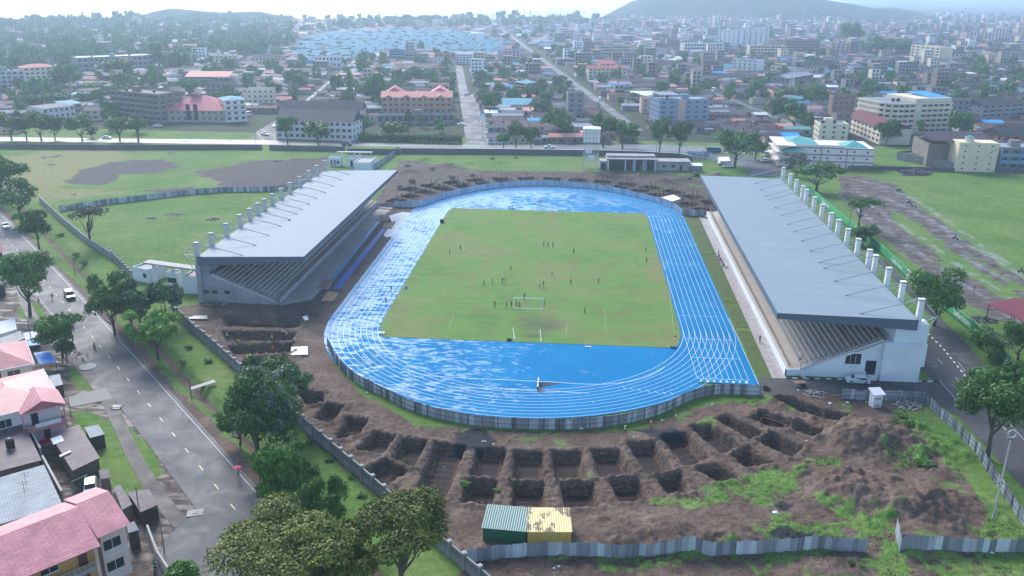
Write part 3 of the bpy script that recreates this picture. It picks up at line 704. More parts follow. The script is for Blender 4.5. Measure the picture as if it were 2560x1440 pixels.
    for va, vb in ((v0-.06, v0+.02), (v1-.02, v1+.06)): slab(fa, [(ua-.05, zb_a), (ub+.05, zb_b), (ub+.05, zb+.04), (ua-.05, za+.04)], va, vb)
    slab(fa, [(ua-.1, zb_a), (ua-.02, zb_a), (ua-.02, za+.05), (ua-.1, za+.05)], v0-.06, v1+.06)
    slab(fa, [(ub+.02, zb_b), (ub+.1, zb_b), (ub+.1, zb+.03), (ub+.02, zb+.03)], v0-.06, v1+.06)
    fa.build('fascia', fascia_mat, roof)
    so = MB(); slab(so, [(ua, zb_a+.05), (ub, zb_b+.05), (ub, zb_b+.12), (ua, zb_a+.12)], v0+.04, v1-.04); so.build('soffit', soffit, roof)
    # pylons with stays
    pm = MB(); pm.box(-.48, .48, -.42, .42, P['pz0'], P['pz1']-.35); pm.box(-.55, .55, -.48, .48, P['pz1']-.2, P['pz1']); pm.box(-.5, .5, -.44, .44, P['pz1']-.35, P['pz1']-.2, 1)
    pme = pm.mesh('pylon', [P['pymat'], darkmetal])
    stm = MB(); stm.bar((-s*.4, 0, P['pz1']-.3), (-s*10.6, 0, za*.55+zb*.45+.05), .10, n=6); stm.box(-s*10.6-.35, -s*10.6+.35, -.12, .12, za*.55+zb*.45-.05, za*.55+zb*.45+.12)
    sme = stm.mesh('front_stay', rodm)
    bt = MB(); zo = P['zo']
    bt.bar((s*.4, 0, P['pz1']-.3), (s*3.4, 0, zo), .09, n=6); bt.bar((s*.4, 0, zo-.1), (s*3.4, 0, zo), .08); bt.bar((s*.4, 0, zo-1.3), (s*3.4, 0, zo), .08); bt.bar((s*1.6, 0, zo-.05), (s*1.9, 0, zo-.65), .05); bt.bar((s*.4, 0, zo-.1), (s*1.9, 0, zo-.65), .05)
    bt.bar((s*3.4, 0, zo), (s*.5, 0, zo-4.6), .07)
    bme = bt.mesh('back_truss', rodm)
    for px, py in pylon_px:
        Xp = s*(xf+P['pu']); 
        for _ in range(3):
            yy, zz = onX(px, py, Xp+shear*0 if _ == 0 else s*(xf+P['pu'])+shear*(yy-y0))
        py_ = inst('pylon', pme, e, X(P['pu'], yy-y0, 0)); inst('front_stay', sme, py_); inst('back_truss', bme, py_)
    return e, X, slab, Lh
eR, XR, slabR, LR = stand('grandstand', 1, 50.75, -70, 55, 1.9/124, dict(
    tiers=(3.1, 1.3, 18.4, 8.0, 17, 10), fw=1.35, rail=.9, platmat=paint('beige_platform', (.42, .37, .32), .8, .12, .5),
    end=[(0, 0), (24.9, 0), (24.9, 7.6), (17.6, 7.6), (13.2, 5.5), (11.4, 5.3), (3.6, 1.4), (0, 1.25)],
    blocks=[([(17.6, 0), (24.8, 0), (24.8, 3.3), (25.4, 3.3), (25.4, 7.9), (17.6, 7.9)], -.9, 3.0), ([(19.4, 7.9), (25.4, 7.9), (25.4, 11.6), (19.4, 11.6)], -.2, 3.0), ([(19.6, 7.9), (25.2, 7.9), (25.2, 10.6), (19.6, 10.6)], 3.01, -.01), ([(18.4, 0.2), (25.2, 0.2), (25.2, 7.88), (18.4, 7.88)], 3.01, -.01)],
    stair=((2.8, 1.5), (17.6, 8.2)), roof=((-2.8, 13.0, 11.9), (23.0, 12.6, 10.5)), over=(.5, 1.5), pu=23.8, pz0=9.8, pz1=16.2, zo=12.6, pymat=paint('pale_pylon', (.60, .61, .58), .7, .08, .5)),
    'right-hand grandstand with white end wall, pale blue cantilever roof and white pylons',
    [(2303.6,754.8),(2257.6,711.8),(2221.7,677.5),(2188.7,647),(2174.3,631.8),(2145.8,605),(2120,579),(2096.4,556.6),(2078,540),(2056,518.6),(2036.6,499.5),(2016.8,481.7),(2007,474),(1991.6,456.8),(1976,442.7),(1958.6,426.6)], whitewall)
g = MB()    # end window and doorway with their frames
slabR(g, [(11.0, 2.95), (13.9, 2.95), (13.9, 5.1), (12.4, 5.1), (11.1, 4.5)], -.03, .02); w_ = g.build('window', glassd, eR)
g = MB(); slabR(g, [(10.9, 2.80), (14.0, 2.80), (14.0, 2.95), (10.9, 2.95)], -.08, .03)
for u in (11.9, 12.9): slabR(g, [(u-.03, 2.95), (u+.03, 2.95), (u+.03, 4.85), (u-.03, 4.85)], -.05, -.032)
g.build('window_frame', whitewall, w_)
g = MB(); slabR(g, [(14.9, .9), (16.9, .9), (16.9, 3.8), (14.9, 3.8)], -.03, .02); g.build('doorway', glassd, eR)
g = MB(); slabR(g, [(14.6, 0), (17.2, 0), (17.2, .88), (14.6, .88)], -.85, -.01); slabR(g, [(14.7, 0), (14.9, 0), (14.9, 1.9), (14.7, 1.9)], -.85, -.7); g.build('door_step', whitewall, eR)
g = MB(); slabR(g, [(3.0, 0), (3.9, 0), (3.1, 1.3), (3.0, 1.3)], -.7, -.01); g.build('side_ramp', whitewall, eR)
LX = -58.95
eL, XL, slabL, LL = stand('grandstand', -1, 58.95, -41.6, 56.5, 1.4/97, dict(
    tiers=(.8, .9, 15.6, 6.9, 15, 0), fw=1.45, rail=.25, platmat=tread,
    end=[(0, 0), (18.7, 0), (18.7, 7.5), (16.4, 7.3), (15.6, 6.7), (1.2, .9), (0, .8)],
    blocks=[([(18.1, 0), (19.2, 0), (19.2, 9.2), (18.1, 9.2)], -.5, .6), ([(16.5, .3), (18.9, .3), (18.9, 8.8), (16.5, 8.8)], .7, -.01)],
    stair=((1.0, .8), (15.8, 7.0)), roof=((-6.6, 12.1, 11.0), (18.5, 11.2, 9.0)), over=(.4, 1.0), pu=18.9, pz0=8.6, pz1=14.4, zo=11.3, pymat=paint('pale_grey_pylon', (.42, .42, .41), .8, .12, .6)),
    'left-hand grandstand with bare grey concrete end wall under a pale blue cantilever roof',
    [(489.8,609),(526.7,582),(564,559),(598.6,540),(623,523),(644,510),(660,498),(680,487),(702,476),(724,461),(748,444),(771,429),(791,416),(811,402.5)], greywall)
for u0 in (14.7, 16.8, 11.7):
    g = MB(); slabL(g, [(u0, 2.2), (u0+1.35, 2.2), (u0+1.35, 3.0), (u0, 3.0)], -.03, .02); w_ = g.build('window', glassd, eL)
    g = MB(); slabL(g, [(u0-.1, 2.05), (u0+1.45, 2.05), (u0+1.45, 2.18), (u0-.1, 2.18)], -.08, .03); g.build('window_sill', conc, w_)
g = MB(); slabL(g, [(10.9, 3.25), (18.1, 3.55), (18.1, 3.75), (10.9, 3.45)], -.08, .01); slabL(g, [(10.7, 0), (11.0, 0), (11.0, 5.2), (10.7, 5.2)], -.1, .01); g.build('concrete_beam', conc, eL)
# ================================================================== FENCES AND WALLS
def iron_mat(name, tones, streak=1.0):
    t = NT(name); a = t.attr('sheet').outputs['Fac']; s = t.noise(t.pos((3.2, 3.2, .12)), 1.4*streak, 4, .7); b = t.noise(t.pos(), .5, 4, .6)
    f = t.math('ADD', t.math('MULTIPLY', a, .55), t.math('MULTIPLY', s, .45)); n = len(tones)
    col = t.ramp(f, [(.2+.6*i/(n-1), c) for i, c in enumerate(tones)])
    col = t.mix(t.ramp(t.math('ADD', t.math('MULTIPLY', b, .6), t.math('MULTIPLY', s, .4)), [(.62, 0.), (.75, .5)]), col, (.075, .055, .050))
    return t.set(col, .5, .4, .15)
iron_grey = iron_mat('weathered_iron_sheet', [(.13, .14, .16), (.24, .26, .29), (.36, .39, .42), (.55, .59, .62)])
iron_blue = iron_mat('clean_iron_sheet', [(.22, .30, .38), (.30, .40, .50), (.36, .46, .56), (.42, .50, .58)])
timber = paint('grey_timber_pole', (.055, .045, .040), .9, .3, 2)
def add_attr(me, name, vals):
    a = me.attributes.new(name, 'FLOAT', 'FACE'); a.data.foreach_set('value', vals)
def iron_fence(line, h, mat, label, side=1, post=2.6, group=None, pitch=.3, jag=.10, postpart=True, sheetw=.92):
    o = line[0]; e = empty('corrugated_fence', (o[0], o[1], 0), 0, label, 'fence', group)
    P = np.array(line); D = np.r_[0, np.cumsum(np.hypot(*np.diff(P, axis=0).T))]; T = D[-1]
    def pos(s_): return float(np.interp(s_, D, P[:, 0]))-o[0], float(np.interp(s_, D, P[:, 1]))-o[1]
    rnd = random.Random(int(abs(o[0]*13+o[1]*7))); V = []; F = []; A = []; s_ = 0; amp = .035
    while s_ < T-.05:
        w = min(sheetw, T-s_); tone = rnd.random(); dh = rnd.uniform(-jag, jag); off = rnd.uniform(-.02, .02); k = max(2, int(round(w/(pitch/2)))); ph = 0
        base = len(V)
        for i in range(k+1):
            ss = s_+w*i/k; x, y = pos(ss); x2, y2 = pos(min(ss+.05, T)); x1, y1 = pos(max(ss-.05, 0)); tx, ty = x2-x1, y2-y1; L = math.hypot(tx, ty) or 1; nx, ny = -ty/L, tx/L
            d = (amp if i % 2 else -amp)+off; g = gz(x+o[0], y+o[1]); lean = .05*math.sin(ss*.21)
            V += [(x+nx*d, y+ny*d, g-.12), (x+nx*(d+lean), y+ny*(d+lean), g+h+dh)]
        for i in range(k): a = base+2*i; F.append((a, a+2, a+3, a+1)); A.append(tone)
        s_ += w
    mb = MB().add(V, F); ob = mb.build('iron_sheets', mat, e); add_attr(ob.data, 'sheet', A)
    n = int(T/post); pm = MB().bar((0, 0, -.1), (0, 0, h*1.05), .055, n=5).mesh('post', timber); rail = MB()
    last = None
    for i in range(n+1):
        ss = min(i*post, T); x, y = pos(ss); x2, y2 = pos(min(ss+.1, T)); x1, y1 = pos(max(ss-.1, 0)); L = math.hypot(x2-x1, y2-y1) or 1; nx, ny = -(y2-y1)/L*side*.11, (x2-x1)/L*side*.11
        g = gz(x+o[0], y+o[1]); c = (x+nx, y+ny, g)
        if postpart and i < 98: inst('post', pm, e, c)
        if last:
            for f in (.42, .86) if post > 2 else (.6,): rail.bar((last[0], last[1], last[2]+h*f), (c[0], c[1], c[2]+h*f+rnd.uniform(-.05, .05)), .032)
        last = c
    rail.build('rail', timber, e)
    return e
nf = smooth(pts((820,866),(845,921),(893,960),(943,983),(1034,1030),(1140,1057),(1249,1069),(1340,1073),(1450,1072),(1560,1061),(1655,1034),(1690,1016),(1723,1000),(1784,983),(1860,987),(1904,988)), 2)
iron_fence(nf, 2.05, iron_grey, 'curved weathered iron fence around the near bend of the blue track', side=-1)
ff = smooth(pts((950,517),(1049,519),(1081,503),(1145,486),(1220,471),(1314,464),(1380,464.5),(1492,472.5),(1567,487.5),(1642,506),(1690,524),(1706,538)), 2)
iron_fence(ff, 2.1, iron_blue, 'pale clean iron fence curving behind the far bend of the track', side=1, pitch=.46)
fg_ = pts((1708,539),(1765,541)); iron_fence(fg_, 2.2, iron_grey, 'short dark iron fence with blue gate at the far end of the right grandstand', pitch=.46)
iron_fence(pts((2100,998),(2308,1004),(2400,1090),(2460,1165),(2560,1322),(2620,1410)), 2.0, iron_grey, 'iron fence around the right corner of the spoil heaps by the service road', side=-1)
iron_fence(pts((1157,1408),(1250,1405),(1640,1398),(1760,1396),(1960,1385),(2165,1382)), 2.1, iron_grey, 'long rusty iron fence in the foreground below the green and yellow sheds', side=1)
iron_fence(pts((2236,1345),(2246,1384),(2400,1384),(2640,1378)), 2.1, iron_grey, 'foreground iron fence right of the gap with grass', side=1)
iron_fence(pts((150,528),(260,512),(480,486),(560,480),(700,478),(765,462)), 1.9, iron_grey, 'patched iron fence crossing the grass behind the left grandstand', side=1, pitch=.46, post=3.0)
iron_fence(pts((997,378),(960,408),(935,424)), 2.2, iron_blue, 'short pale iron fence between far end of left grandstand and road', side=1, pitch=.46)
iron_fence(pts((1718,386),(1775,390),(1786,406)), 1.6, iron_blue, 'low bluish iron fence near the parked cars by the road', pitch=.46)
# ---- concrete panel wall with pillars along the main road
cw = paint('weathered_concrete_wall', (.21, .215, .21), .85, .35, .5); ccap = paint('pillar_cap', (.34, .33, .31), .8, .2, 1)
panel = paint('recessed_wall_panel', (.15, .155, .155), .85, .35, .6)
def pillar_wall(A, B, h, label, step=3.3, ph=.45, group=None):
    o = A; e = empty('boundary_wall', (A[0], A[1], 0), 0, label, 'wall', group); T = math.hypot(B[0]-A[0], B[1]-A[1]); d = Vector(((B[0]-A[0])/T, (B[1]-A[1])/T)); ang = math.atan2(d.y, d.x)
    n = max(1, int(round(T/step))); st = T/n
    m = MB(); m.box(.25, st-.25, -.07, .07, -.4, h*.55); m.box(.25, st-.25, -.12, .12, h-.22, h); m.box(.25, st-.25, -.05, .05, h*.55, h-.22, 1)
    for k in range(6):    # arched rib
        a0 = math.pi*k/6; a1 = math.pi*(k+1)/6; c = st/2; w = st/2-.3
        m.bar((c-w*math.cos(a0), -.09, h*.5+(h*.38)*math.sin(a0)), (c-w*math.cos(a1), -.09, h*.5+(h*.38)*math.sin(a1)), .06)
    pme = m.mesh('wall_panel', [cw, panel]); q = MB(); q.box(-.22, .22, -.22, .22, -.4, h+ph*.55); q.box(-.30, .30, -.30, .30, h+ph*.55, h+ph*.75, 1); q.add([(-.3, -.3, h+ph*.75), (.3, -.3, h+ph*.75), (.3, .3, h+ph*.75), (-.3, .3, h+ph*.75), (0, 0, h+ph)], [(0, 1, 4), (1, 2, 4), (2, 3, 4), (3, 0, 4)], 1)
    qme = q.mesh('pillar', [cw, ccap])
    for i in range(n+1):
        x, y = d.x*st*i, d.y*st*i; g = gz(A[0]+x, A[1]+y)
        if i < 98: inst('pillar', qme, e, (x, y, g), ang)
        if i < n: inst('wall_panel', pme, e, (x, y, g), ang)
    return e
pillar_wall(at(434,788), at(1240,1495), 2.3, 'long arched concrete boundary wall with capped pillars beside the main road')
pillar_wall(at(274,640), at(330,696), 2.0, 'pillared wall stub left of the left grandstand gate', 2.6)
def plain_wall(line, h, th, mat, name, label, cat='wall', group=None, cap=None):
    o = line[0]; e = empty(name, (o[0], o[1], 0), 0, label, cat, group)
    for i, (a, b) in enumerate(zip(line[:-1], line[1:])):
        T = math.hypot(b[0]-a[0], b[1]-a[1]); ang = math.atan2(b[1]-a[1], b[0]-a[0]); hh = h if not hasattr(h, '__len__') else h[i]
        m = MB(); m.box(0, T+th*.4, -th/2, th/2, -.5, hh)
        if cap: m.box(-.02, T+th*.4, -th/2-.06, th/2+.06, hh, hh+.12, 1)
        ob = m.build('wall_section', [mat, cap or mat], e); ob.location = (a[0]-o[0], a[1]-o[1], 0); ob.rotation_euler = (0, 0, ang)
    return e
stonew = paint('dark_stone_wall', (.085, .080, .085), .9, .45, .9)
plain_wall(pts((-60,372),(0,372),(240,374),(655,374)), 2.2, .35, stonew, 'stone_wall', 'dark stone wall between the left field and the front road')
plain_wall(pts((674,375),(862,379)), 2.2, .35, stonew, 'stone_wall', 'short dark stone wall right of the field gateway')
plain_wall(pts((868,372),(868,384),(1000,386)), 2.4, .35, stonew, 'stone_wall', 'dark stone wall behind the far gatehouse')
plain_wall(pts((1002,384),(1250,386),(1500,389),(1600,392),(1700,398),(1730,404)), 2.5, .35, stonew, 'stone_wall', 'dark retaining wall with white gleam strip along the front road', cap=paint('road_gleam_strip', (.62, .66, .70), .5, .1, 1))  # white top strip stands in for the wet road's bright reflection
plain_wall(pts((100,505),(160,560),(215,606),(280,648)), 2.0, .3, cw, 'field_wall', 'old grey wall along the left field above the ditch')
plain_wall(pts((2120,424),(2240,425),(2385,430)), 1.6, .35, stonew, 'stone_wall', 'rubble wall at the edge of the green field between white and yellow buildings')
plain_wall(pts((2488,432),(2640,434)), 2.0, .35, stonew, 'stone_wall', 'rubble wall at the far right corner of the green field')
# ---- green advertising wall
gw = paint('green_painted_wall', (.045, .30, .12), .6, .22, .25); gw2 = paint('dark_green_band', (.012, .12, .045), .6, .15, .4); oldw = paint('peeling_wall', (.45, .50, .45), .8, .25, .9)
gl = pts((2012,474),(2100,552),(2200,632),(2266,695)); gl2 = pts((2302,727),(2355,770),(2450,848),(2560,962),(2640,1040))
def green_wall(line, label, texts):
    o = line[0]; e = empty('green_wall', (o[0], o[1], 0), 0, label, 'wall'); P = np.array(line); D = np.r_[0, np.cumsum(np.hypot(*np.diff(P, axis=0).T))]
    for a, b in zip(line[:-1], line[1:]):
        T = math.hypot(b[0]-a[0], b[1]-a[1]); ang = math.atan2(b[1]-a[1], b[0]-a[0])
        m = MB(); m.box(0, T, -.12, .12, .55, 2.5); m.box(0, T, -.14, .14, -.3, .55, 1); ob = m.build('wall_section', [gw, gw2], e); ob.location = (a[0]-o[0], a[1]-o[1], 0); ob.rotation_euler = (0, 0, ang)
    for px, py in texts:
        w = at(px, py); k = np.argmin(np.hypot(P[:-1, 0]*.5+P[1:, 0]*.5-w[0], P[:-1, 1]*.5+P[1:, 1]*.5-w[1])); a, b = line[k], line[k+1]
        dx, dy = b[0]-a[0], b[1]-a[1]; L = math.hypot(dx, dy); dx /= L; dy /= L; tt = max(2, min(L-2, (w[0]-a[0])*dx+(w[1]-a[1])*dy)); ang = math.atan2(dy, dx)
        text_mesh('Safaricom', 1.9, tracklines, 'lettering', (a[0]+dx*tt+dy*.15-o[0], a[1]+dy*tt-dx*.15-o[1], 1.45), (R(90), 0, ang), e, .01, 1.15, .02)
    return e
green_wall(gl, 'long green painted wall with white lettering behind the far half of the right grandstand', [(2065,520),(2150,590),(2240,672)])
green_wall(gl2, 'green painted wall with white lettering beside the lower service road', [(2410,810),(2560,958)])
plain_wall([gl[-1], gl2[0]], 2.4, .25, oldw, 'old_wall', 'peeling whitish wall section between the two green walls')
plain_wall(pts((2392,858),(2650,1150)), .9, .4, paint('black_pipe_casing', (.02, .02, .022), .8), 'drain_channel', 'low black channel kerb running beside the service road', 'kerb') if False else None
# striped kerbs
kw = paint('kerb_white', (.6, .6, .58), .7); kb = paint('kerb_black', (.03, .03, .03), .8)
def striped_kerb(line, label, n=None):
    o = line[0]; e = empty('striped_kerb', (o[0], o[1], 0), 0, label, 'kerb'); P = np.array(line); D = np.r_[0, np.cumsum(np.hypot(*np.diff(P, axis=0).T))]; m = MB(); i = 0; s_ = 0
    while s_ < D[-1]-.4:
        a = [np.interp(s_, D, P[:, k]) for k in (0, 1)]; b = [np.interp(min(s_+1.05, D[-1]), D, P[:, k]) for k in (0, 1)]; ang = math.atan2(b[1]-a[1], b[0]-a[0]); T = math.hypot(b[0]-a[0], b[1]-a[1])
        m.box(a[0]-o[0], a[0]-o[0]+T, a[1]-o[1]-.11, a[1]-o[1]+.11, -.05, .17, i % 2, ang, (a[0]-o[0], a[1]-o[1])); s_ += 1.07; i += 1
    m.build('kerb_blocks', [kb, kw], e); return e
striped_kerb(pts((1966,946),(2150,950),(2348,955)), 'black and white kerb in front of the right grandstand')
striped_kerb(pts((2315,830),(2360,875),(2420,950),(2450,985)), 'black and white kerb at the far edge of the service road')
# ================================================================== TREES
def leaf_mat(name, tones, blossom=None):
    t = NT(name); a = t.attr('tint').outputs['Fac']; oi = t.n('ShaderNodeObjectInfo').outputs['Random']; p = t.pos()
    s = t.noise(p, .8, 4, .7)
    f = t.math('ADD', t.math('ADD', t.math('MULTIPLY', a, .45), t.math('MULTIPLY', s, .4)), t.math('MULTIPLY', oi, .15)); n = len(tones)
    col = t.ramp(f, [(.18+.64*i/(n-1), c) for i, c in enumerate(tones)])
    if blossom:
        bl = t.ramp(t.math('ADD', t.math('MULTIPLY', t.noise(p, .55, 3, .6), .7), t.math('MULTIPLY', a, .3)), [(.56, 0.), (.64, .75)]); col = t.mix(bl, col, blossom)
    t.set(col, .55, .25)
    tr = t.n('ShaderNodeBsdfTranslucent'); t.l(col, tr.inputs[0]); ms = t.n('ShaderNodeMixShader'); ms.inputs[0].default_value = .22
    t.l(t.b.outputs[0], ms.inputs[1]); t.l(tr.outputs[0], ms.inputs[2]); t.l(ms.outputs[0], t.out.inputs[0]); return t.m
lf_dark = leaf_mat('dark_green_leaves', [(.016, .050, .012), (.044, .115, .022), (.082, .190, .036), (.14, .27, .06)])
lf_mid = leaf_mat('mid_green_leaves', [(.016, .050, .010), (.040, .105, .018), (.075, .165, .028), (.125, .235, .048)])
lf_olive = leaf_mat('olive_acacia_leaves', [(.016, .028, .005), (.062, .088, .012), (.140, .180, .028), (.27, .31, .065)])
lf_jac = leaf_mat('jacaranda_leaves', [(.012, .040, .010), (.032, .095, .020), (.065, .160, .034), (.11, .23, .05)], (.22, .20, .34))
lf_bright = leaf_mat('bright_green_leaves', [(.025, .085, .012), (.06, .165, .022), (.11, .26, .035), (.18, .36, .06)])
lf_grey = leaf_mat('grey_green_leaves', [(.03, .04, .022), (.06, .075, .04), (.09, .11, .06), (.14, .16, .10)])
lf_red = leaf_mat('red_blossom', [(.10, .02, .02), (.20, .04, .035), (.28, .07, .05), (.2, .1, .06)])
bark = paint('tree_bark', (.075, .060, .050), .9, .35, 1.5)
def crown_arrays(seed, n, leaf, kind):
    g = np.random.default_rng(seed)
    if kind == 'umbrella': L = [(g.uniform(-.62, .62), g.uniform(-.62, .62), g.uniform(.45, .75), g.uniform(.28, .45), g.uniform(.12, .22)) for _ in range(13)]
    elif kind == 'tall': L = [(g.uniform(-.35, .35), g.uniform(-.35, .35), g.uniform(.1, .95), g.uniform(.3, .55), g.uniform(.10, .18)) for _ in range(11)]
    elif kind == 'open': L = [(g.uniform(-.7, .7), g.uniform(-.7, .7), g.uniform(.25, .95), g.uniform(.20, .38), g.uniform(.13, .26)) for _ in range(17)]
    else: L = [(0, 0, .5, .6, .38)]+[(g.uniform(-.62, .62), g.uniform(-.62, .62), g.uniform(.22, .92), g.uniform(.24, .44), g.uniform(.18, .32)) for _ in range(15)]
    L = [l for l in L if math.hypot(l[0], l[1]) < .82]
    L = np.array(L); area = L[:, 3]**2; k = g.choice(len(L), n, p=area/area.sum())
    d = g.normal(size=(n, 3)); d /= np.linalg.norm(d, axis=1)[:, None]; d[:, 2] = np.where(d[:, 2] < -.35, -d[:, 2]*.7, d[:, 2])
    lob = fbm(d[:, 0]*2.5+k*7+seed, d[:, 1]*2.5+d[:, 2]*1.7, 3, seed)
    r = (g.uniform(.62, 1.04, n))*(.78+.5*lob)
    P = L[k, :3]+d*r[:, None]*np.stack([L[k, 3], L[k, 3], L[k, 4]], 1)
    nor = d+g.normal(scale=.55, size=(n, 3)); nor[:, 2] += .25; nor /= np.linalg.norm(nor, axis=1)[:, None]
    t1 = np.cross(nor, g.normal(size=(n, 3))); t1 /= np.linalg.norm(t1, axis=1)[:, None]+1e-9; t2 = np.cross(nor, t1)
    s = leaf*g.uniform(.6, 1.35, n)[:, None]
    q = np.stack([P-t1*s, P-t2*s*.7, P+t1*s, P+t2*s*.7], 1)
    clump = np.clip((fbm(P[:, 0]*7, P[:, 1]*7+P[:, 2]*5, 3, seed+5)-.5)*1.7+.5, 0, 1)
    return q.reshape(-1, 3), clump*.7+g.uniform(0, .3, n), L
def quads_mesh(name, V, tint, mat):
    me = bpy.data.meshes.new(name); n = len(V)//4; me.vertices.add(len(V)); me.vertices.foreach_set('co', V.astype(np.float32).ravel())
    me.loops.add(len(V)); me.polygons.add(n); me.loops.foreach_set('vertex_index', np.arange(len(V), dtype=np.int32)); me.polygons.foreach_set('loop_start', np.arange(0, len(V), 4, dtype=np.int32))
    me.polygons.foreach_set('loop_total', np.full(n, 4, np.int32)); a = me.attributes.new('tint', 'FLOAT', 'FACE'); a.data.foreach_set('value', tint.astype(np.float32)); me.materials.append(mat); me.update(calc_edges=True); return me
_tc = {}
def tree_meshes(kind, mat, n, leaf, seed):
    k = (kind, mat.name, n, seed)
    if k not in _tc:
        V, t_, L = crown_arrays(seed, n, leaf, kind); cm = quads_mesh('crown', V, t_, mat)
        tm = MB(); g = random.Random(seed); lx, ly = g.uniform(-.05, .05), g.uniform(-.05, .05)
        tm.bar((0, 0, -1.02), (lx, ly, -.35), .075, n=7, r2=.055); tm.bar((lx, ly, -.36), (lx*1.5, ly*1.5, .2), .055, n=6, r2=.035)
        for l in L[:8]: s = (lx*1.2, ly*1.2, g.uniform(-.45, .0)); mid = (l[0]*.55, l[1]*.55, (s[2]+l[2])*.5-.05); tm.bar(s, mid, .034, n=5, r2=.022); tm.bar(mid, (l[0], l[1], l[2]), .022, n=4, r2=.008)
        _tc[k] = (cm, tm.mesh('trunk', bark))
    return _tc[k]
def tree(loc, w, hc, ht, kind='round', mat=None, n=900, leaf=.10, seed=1, name='tree', label='tree', cat='tree', group=None, rz=None):
    """w crown radius, hc crown height, ht clear trunk height"""
    cm, tm = tree_meshes(kind, mat or lf_dark, n, leaf, seed); z = loc[2] if len(loc) > 2 else gz(loc[0], loc[1])
    e = empty(name, (loc[0], loc[1], z), (rz if rz is not None else random.uniform(0, 6.28)), label, cat, group)
    inst('trunk', tm, e, (0, 0, ht), 0, (w*.8, w*.8, max(ht, .5))); inst('crown', cm, e, (0, 0, ht), 0, (w, w, hc)); return e
def ptree(px, py, wpx, top, kind, mat, label, name='tree', n=3500, leaf=.055, seed=1, tr=.35, **k):
    """base at photo point, crown width in photo px, top of the crown at photo row"""
    x, y = at(px, py); w = wpx*mpx(x, y)/2*1.22; H = max(2.0, height_at(x, y, top)); return tree((x, y), w, H*(1-tr), H*tr, kind, mat, n, leaf, seed, name, label, **k)
J = 'jacaranda_tree'; 
ptree(330,815,100,712,'round',lf_mid,'full green tree between the mid green tree and the upper jacaranda',n=5000,leaf=.05,seed=51)
ptree(415,812,80,712,'open',lf_jac,'smaller jacaranda touching the grandstand gate wall',J,n=4500,leaf=.05,seed=52)
ptree(30,470,70,402,'round',lf_dark,'leafy tree just inside the left edge above the verge',n=3000,leaf=.06,seed=53)
ptree(600,1110,90,1010,'open',lf_mid,'slim green tree on the ditch left of the widest jacaranda',n=4500,leaf=.05,seed=54,tr=.25)
ptree(690,1215,80,1130,'round',lf_dark,'dark undergrowth tree below the widest jacaranda',n=3500,leaf=.055,seed=55,tr=.1)
ptree(838,1300,70,1235,'round',lf_mid,'dense bush tree right of the bushy green tree, at the wall',n=3000,leaf=.06,seed=56,tr=.1)

ptree(75,790,128,640,'round',lf_dark,'large round dark tree left of the road beside the passing dark car',n=9000,leaf=.038,seed=2)
ptree(157,893,104,790,'round',lf_dark,'dark leafy tree at the left road edge above the blue tarpaulin',n=7000,leaf=.042,seed=3)
ptree(168,905,46,858,'open',lf_mid,'small lighter tree just below the dark tree by the blue tarpaulin',n=1800,leaf=.08,seed=4)
ptree(55,558,110,455,'round',lf_dark,'dark tree at the left edge where the ditch meets the main road',n=5000,leaf=.05,seed=5)
ptree(98,628,78,528,'round',lf_dark,'dark tree on the verge just below the larger dark tree at left',n=4500,leaf=.05,seed=6)
ptree(8,500,92,398,'round',lf_mid,'leafy tree cut by the left edge beside the bare brown field',n=4000,leaf=.055,seed=7)
ptree(228,612,92,505,'umbrella',lf_grey,'thin grey wispy acacia standing inside the left green field',n=1500,leaf=.05,seed=8,name='acacia_tree',tr=.45)
ptree(288,838,104,702,'open',lf_mid,'mid green tree left of the blossoming jacaranda on the grass verge',n=6000,leaf=.045,seed=9)
ptree(372,842,116,700,'open',lf_jac,'purple blossomed jacaranda below the left grandstand gate',J,n=7000,leaf=.042,seed=10)
ptree(395,896,112,778,'open',lf_bright,'bright green tree beside the ditch below the jacaranda',n=7500,leaf=.042,seed=11)
ptree(700,1062,150,908,'open',lf_jac,'tall jacaranda with purple flecks growing at the boundary wall',J,n=9000,leaf=.038,seed=12,tr=.45)
ptree(650,1172,190,960,'round',lf_jac,'widest jacaranda leaning over the verge beside the person with pink umbrella',J,n=13000,leaf=.030,seed=13,tr=.35)
ptree(715,1262,130,1128,'open',lf_bright,'light green young tree under the widest jacaranda',n=6500,leaf=.042,seed=14,tr=.15)
ptree(800,1330,110,1205,'open',lf_mid,'bushy green tree between the light green tree and the big olive acacias',n=6500,leaf=.042,seed=15,tr=.12)
ptree(742,1235,60,1180,'round',lf_mid,'small round bush tree on the verge right of the light green tree',n=2500,leaf=.07,seed=16,tr=.1)
ptree(745,1530,315,1286,'umbrella',lf_olive,'huge flat-topped olive acacia filling the bottom edge over the main road','acacia_tree',n=30000,leaf=.020,seed=17,tr=.5)
ptree(1005,1505,255,1280,'umbrella',lf_olive,'second big olive acacia against the boundary wall in the foreground','acacia_tree',n=24000,leaf=.024,seed=18,tr=.45)
ptree(865,1540,160,1360,'umbrella',lf_olive,'lower olive acacia crown between the two big foreground acacias','acacia_tree',n=12000,leaf=.03,seed=19,tr=.45)
ptree(462,1475,110,1404,'round',lf_bright,'bright green bush top showing at the bottom edge beside the parking yard',n=4000,leaf=.055,seed=20,tr=.2)
ptree(2468,1146,190,942,'round',lf_dark,'big round dark tree on the pavement right of the service road',n=14000,leaf=.030,seed=21,tr=.42)
ptree(2335,815,135,690,'round',lf_dark,'dark spreading tree by the green wall at the near pylons',n=8000,leaf=.038,seed=22,tr=.3)
ptree(2470,895,95,828,'round',lf_dark,'low dark tree overhanging the green wall by the wooden power pole',n=5000,leaf=.05,seed=23,tr=.2)
